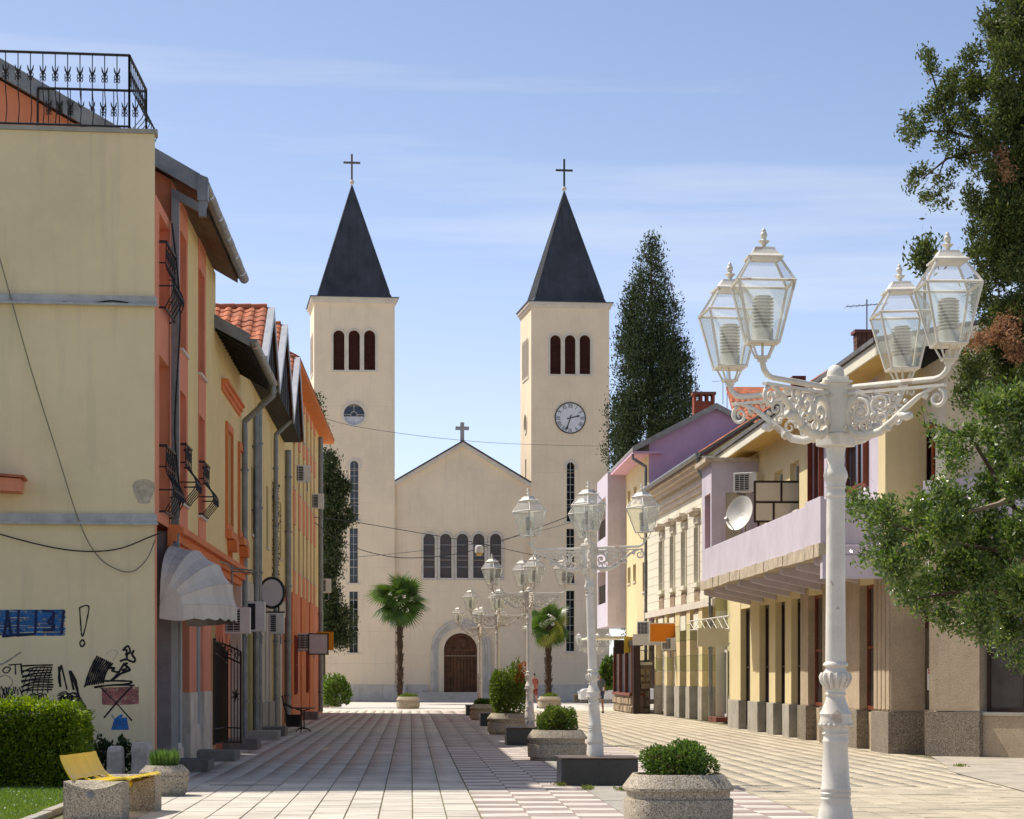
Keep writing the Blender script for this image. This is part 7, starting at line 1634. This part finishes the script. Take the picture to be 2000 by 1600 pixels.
# ================================================================== white car by the church, boundary wall
car = thing('parked_car', 'white car parked beyond the restaurant front', 'car', (*at(1206, HZ, 129)[:2], 0)); cx = car.location
def cl_(x, y, z): return (cx.x + x, cx.y + y, z)
side = [(-2.1, .35), (-2.12, .75), (-1.9, .92), (-1.25, 1.0), (-.7, 1.42), (.75, 1.45), (1.45, 1.0), (2.05, .92), (2.15, .6), (2.1, .35)]
M_CAR = mat('white_car_paint', (.72, .72, .72), .25, .03, spec=.5)
MB().prism([cl_(x, -.82, z) for x, z in side], [cl_(x, .82, z) for x, z in side]).build('body', M_CAR, car, bevel=.05)
for s in (-1, 1):
    for a in ([(-1.1, 1.02), (-.66, 1.36), (-.02, 1.38), (-.02, 1.02)], [(.04, 1.02), (.04, 1.38), (.70, 1.39), (1.3, 1.02)]): MB().poly([cl_(x, s * .826, z) for x, z in a]).build('side_window', M_DGLASS, car)
    for x in (-1.35, 1.35):
        w_ = MB(); w_.v = []; ring0 = [cl_(x + .31 * math.cos(a), s * .66, .31 + .31 * math.sin(a)) for a in np.linspace(0, 6.283, 20)[:-1]]; w_.prism(ring0, [(p_[0], cx.y + s * .86, p_[2]) for p_ in ring0]); o = w_.build('wheel', M_BLACK, car)
        r2 = [cl_(x + .19 * math.cos(a), s * .862, .31 + .19 * math.sin(a)) for a in np.linspace(0, 6.283, 16)[:-1]]; MB().prism(r2, [(p_[0], cx.y + s * .872, p_[2]) for p_ in r2]).build('rim', M_ALU, o)
for x, m_ in ((-2.125, mat('headlight', (.6, .6, .6), .2)), (2.14, mat('tail_light', (.35, .02, .02), .3))):
    for y in (-.6, .6): MB().box(cx.x + x - .02, cx.x + x + .02, cx.y + y - .15, cx.y + y + .15, .68, .82).build('headlight' if x < 0 else 'tail_light', m_, car)
bw = thing('boundary_wall', 'low grey wall behind the far bench and car', 'wall', (*at(1200, HZ, 140)[:2], 0)); b = bw.location
for k in range(10): MB().box(b.x - 1 + k * 1.5, b.x + .49 + k * 1.5, b.y, b.y + .3, 0, .9 + RNG.uniform(-.004, .004)).build('wall_panel', M_CONC, bw)
MB().box(b.x - 1.05, b.x + 14.05, b.y - .05, b.y + .35, .91, .98).build('coping', M_CONC, bw)
# ================================================================== cafe chair and table
M_WICK = mat('dark_wicker', (.025, .02, .018), .7, .3, 20, .5, 60)
ch = thing('cafe_chair', 'dark wicker cafe chair against the orange panels', 'chair', (*at(574, HZ, 73.5)[:2], 0)); p = ch.location
MB().box(p.x - .24, p.x + .24, p.y - .24, p.y + .24, .40, .46).build('seat', M_WICK, ch, bevel=.02)
mb = MB(); 
for y in np.linspace(-.24, .24, 9): mb.tube([(p.x - .22, p.y + y, .45), (p.x - .30, p.y + y, .75), (p.x - .36, p.y + y, 1.05 - .5 * y * y)], .014, 5)
mb.tube([(p.x - .36, p.y + y, 1.05 - .5 * y * y) for y in np.linspace(-.26, .26, 9)], .022, 6); mb.build('backrest', M_WICK, ch)
for s in (-1, 1): MB().tube([(p.x - .30, p.y + s * .26, .80), (p.x - .05, p.y + s * .28, .68), (p.x + .22, p.y + s * .27, .64), (p.x + .24, p.y + s * .25, .42)], .02, 6).build('armrest', M_WICK, ch)
for sx in (-1, 1):
    for sy in (-1, 1): MB().tube([(p.x + sx * .21, p.y + sy * .21, .42), (p.x + sx * .23, p.y + sy * .23, 0)], .018, 6).build('leg', M_BLACK, ch)
MB().box(p.x - .2, p.x + .2, p.y - .245, p.y - .235, .08, .40).build('wicker_skirt', M_WICK, ch)
tb_ = thing('cafe_table', 'small black-footed cafe table beside the wicker chair', 'table', (*at(591, HZ, 69.6)[:2], 0)); p = tb_.location
MB().lathe([(.36, .70), (.37, .71), (.37, .735), (.36, .74)], 24, (p.x, p.y, 0)).build('table_top', M_BOXT, tb_, smooth=True)
for s in (-.05, .05): MB().tube([(p.x + s, p.y, .12), (p.x + s * .8, p.y, .4), (p.x + s, p.y, .66)], .018, 6).build('column', M_BLACK, tb_)
MB().lathe([(.03, .10), (.05, .13), (.03, .16)], 10, (p.x, p.y, 0)).build('collar', M_BLACK, tb_); MB().tube([(p.x - .2, p.y, .69), (p.x, p.y, .63), (p.x + .2, p.y, .69)], .016, 5).build('top_bracket', M_BLACK, tb_)
for a in (20, 140, 260): MB().tube([(p.x, p.y, .13), (p.x + .15 * math.cos(R(a)), p.y + .15 * math.sin(R(a)), .11), (p.x + .27 * math.cos(R(a)), p.y + .27 * math.sin(R(a)), .02)], [.024, .02, .016], 6).build('foot', M_BLACK, tb_)
# ================================================================== overhead cables and the hanging lamp
def sagline(pts, Y0, Y1): n = len(pts); return [at(x, y, Y0 + (Y1 - Y0) * i / (n - 1)) for i, (x, y) in enumerate(pts)]
cable(sagline([(612, 1010), (681, 1018), (825, 1042), (930, 1060), (1035, 1083), (1172, 1112)], 98, 112), .016, 'overhead cable carrying the hanging lamp', 'cables over the street')
cable(sagline([(615, 1021), (664, 1056), (730, 1081), (807, 1090), (916, 1077), (1040, 1035), (1172, 985)], 98, 112), .018, 'overhead cable sagging deepest across the church front', 'cables over the street')
cable(sagline([(628, 1094), (664, 1091), (821, 1076), (1000, 1050), (1172, 1005)], 104, 112), .010, 'thin overhead cable rising towards the lavender bay', 'cables over the street')
cable(sagline([(628, 815), (700, 834), (850, 855), (1000, 867), (1190, 872)], 104, 150), .012, 'thin high cable strung between the church towers', 'cables over the street')
hl = thing('hanging_lamp', 'white hanging street lamp with amber bowl on an overhead cable', 'lamp', at(936, 1085, 105)); q = at(936, 1073, 105)
MB().lathe([(.10, .34), (.17, .30), (.19, .25), (.19, .02), (.17, .0)], 14, tuple(q - Vector((0, 0, .16)))).build('housing', M_WPLAS, hl, smooth=True)
MB().lathe([(.001, -.13), (.08, -.11), (.14, -.06), (.17, .0)], 14, tuple(q - Vector((0, 0, .165)))).build('bowl', mat('amber_glass', (.65, .42, .10), .3), hl, smooth=True)
MB().tube([at(921, 1062, 105), q + Vector((0, 0, .22)), at(950, 1064, 105)], .022, 5).tube([q + Vector((0, 0, .14)), q + Vector((0, 0, .38))], .02, 5).build('hanger', M_BLACK, hl)
# wire brackets over the shaded shopfronts
br = thing('sign_bracket', 'bare metal sign bracket sticking out above the fan awning', 'bracket', at(452, 1120, 52)); mb = MB()
mb.tube([at(420, 1093, 50), at(445, 1102, 51), at(452, 1112, 52)], .02, 5); mb.tube([at(453, 1104, 52), at(453, 1190, 52)], .025, 5); mb.tube([at(453, 1110, 52), at(505, 1116, 52)], .022, 5); mb.tube([at(453, 1116, 52), at(505, 1120, 52)], .018, 5); mb.build('bracket_arm', M_ZINC, br)
# weeds in the joints
def weeds(x, y, n, r, lb):
    t = thing('weed_tuft', lb, 'plant', (x, y, 0), 'weeds in the joints'); P = np.stack([x + RNG.normal(0, r, n), y + RNG.normal(0, r * 2, n), RNG.uniform(.01, .05, n)], 1)
    link('blades', leafmesh('blades', P, RNG.normal(0, .6, (n, 3)) + np.array([0, 0, 1.]), .07, .25, leafmat('weed', [(.14, .17, .03), (.20, .22, .05), (.10, .13, .03)])), t)
for (px, py, lb) in ((1095, 1535, 'weeds at the near left foot of the leaning lamp block'), (1147, 1543, 'weeds in the joint before the leaning lamp block'), (1215, 1545, 'weeds beside the nearest planter'), (1875, 1500, 'weeds along the edge of the sunny sidewalk')):
    p = at(px, py, CAMH * FPX / (py - HZ)); weeds(p.x, p.y, 90, .05, lb)
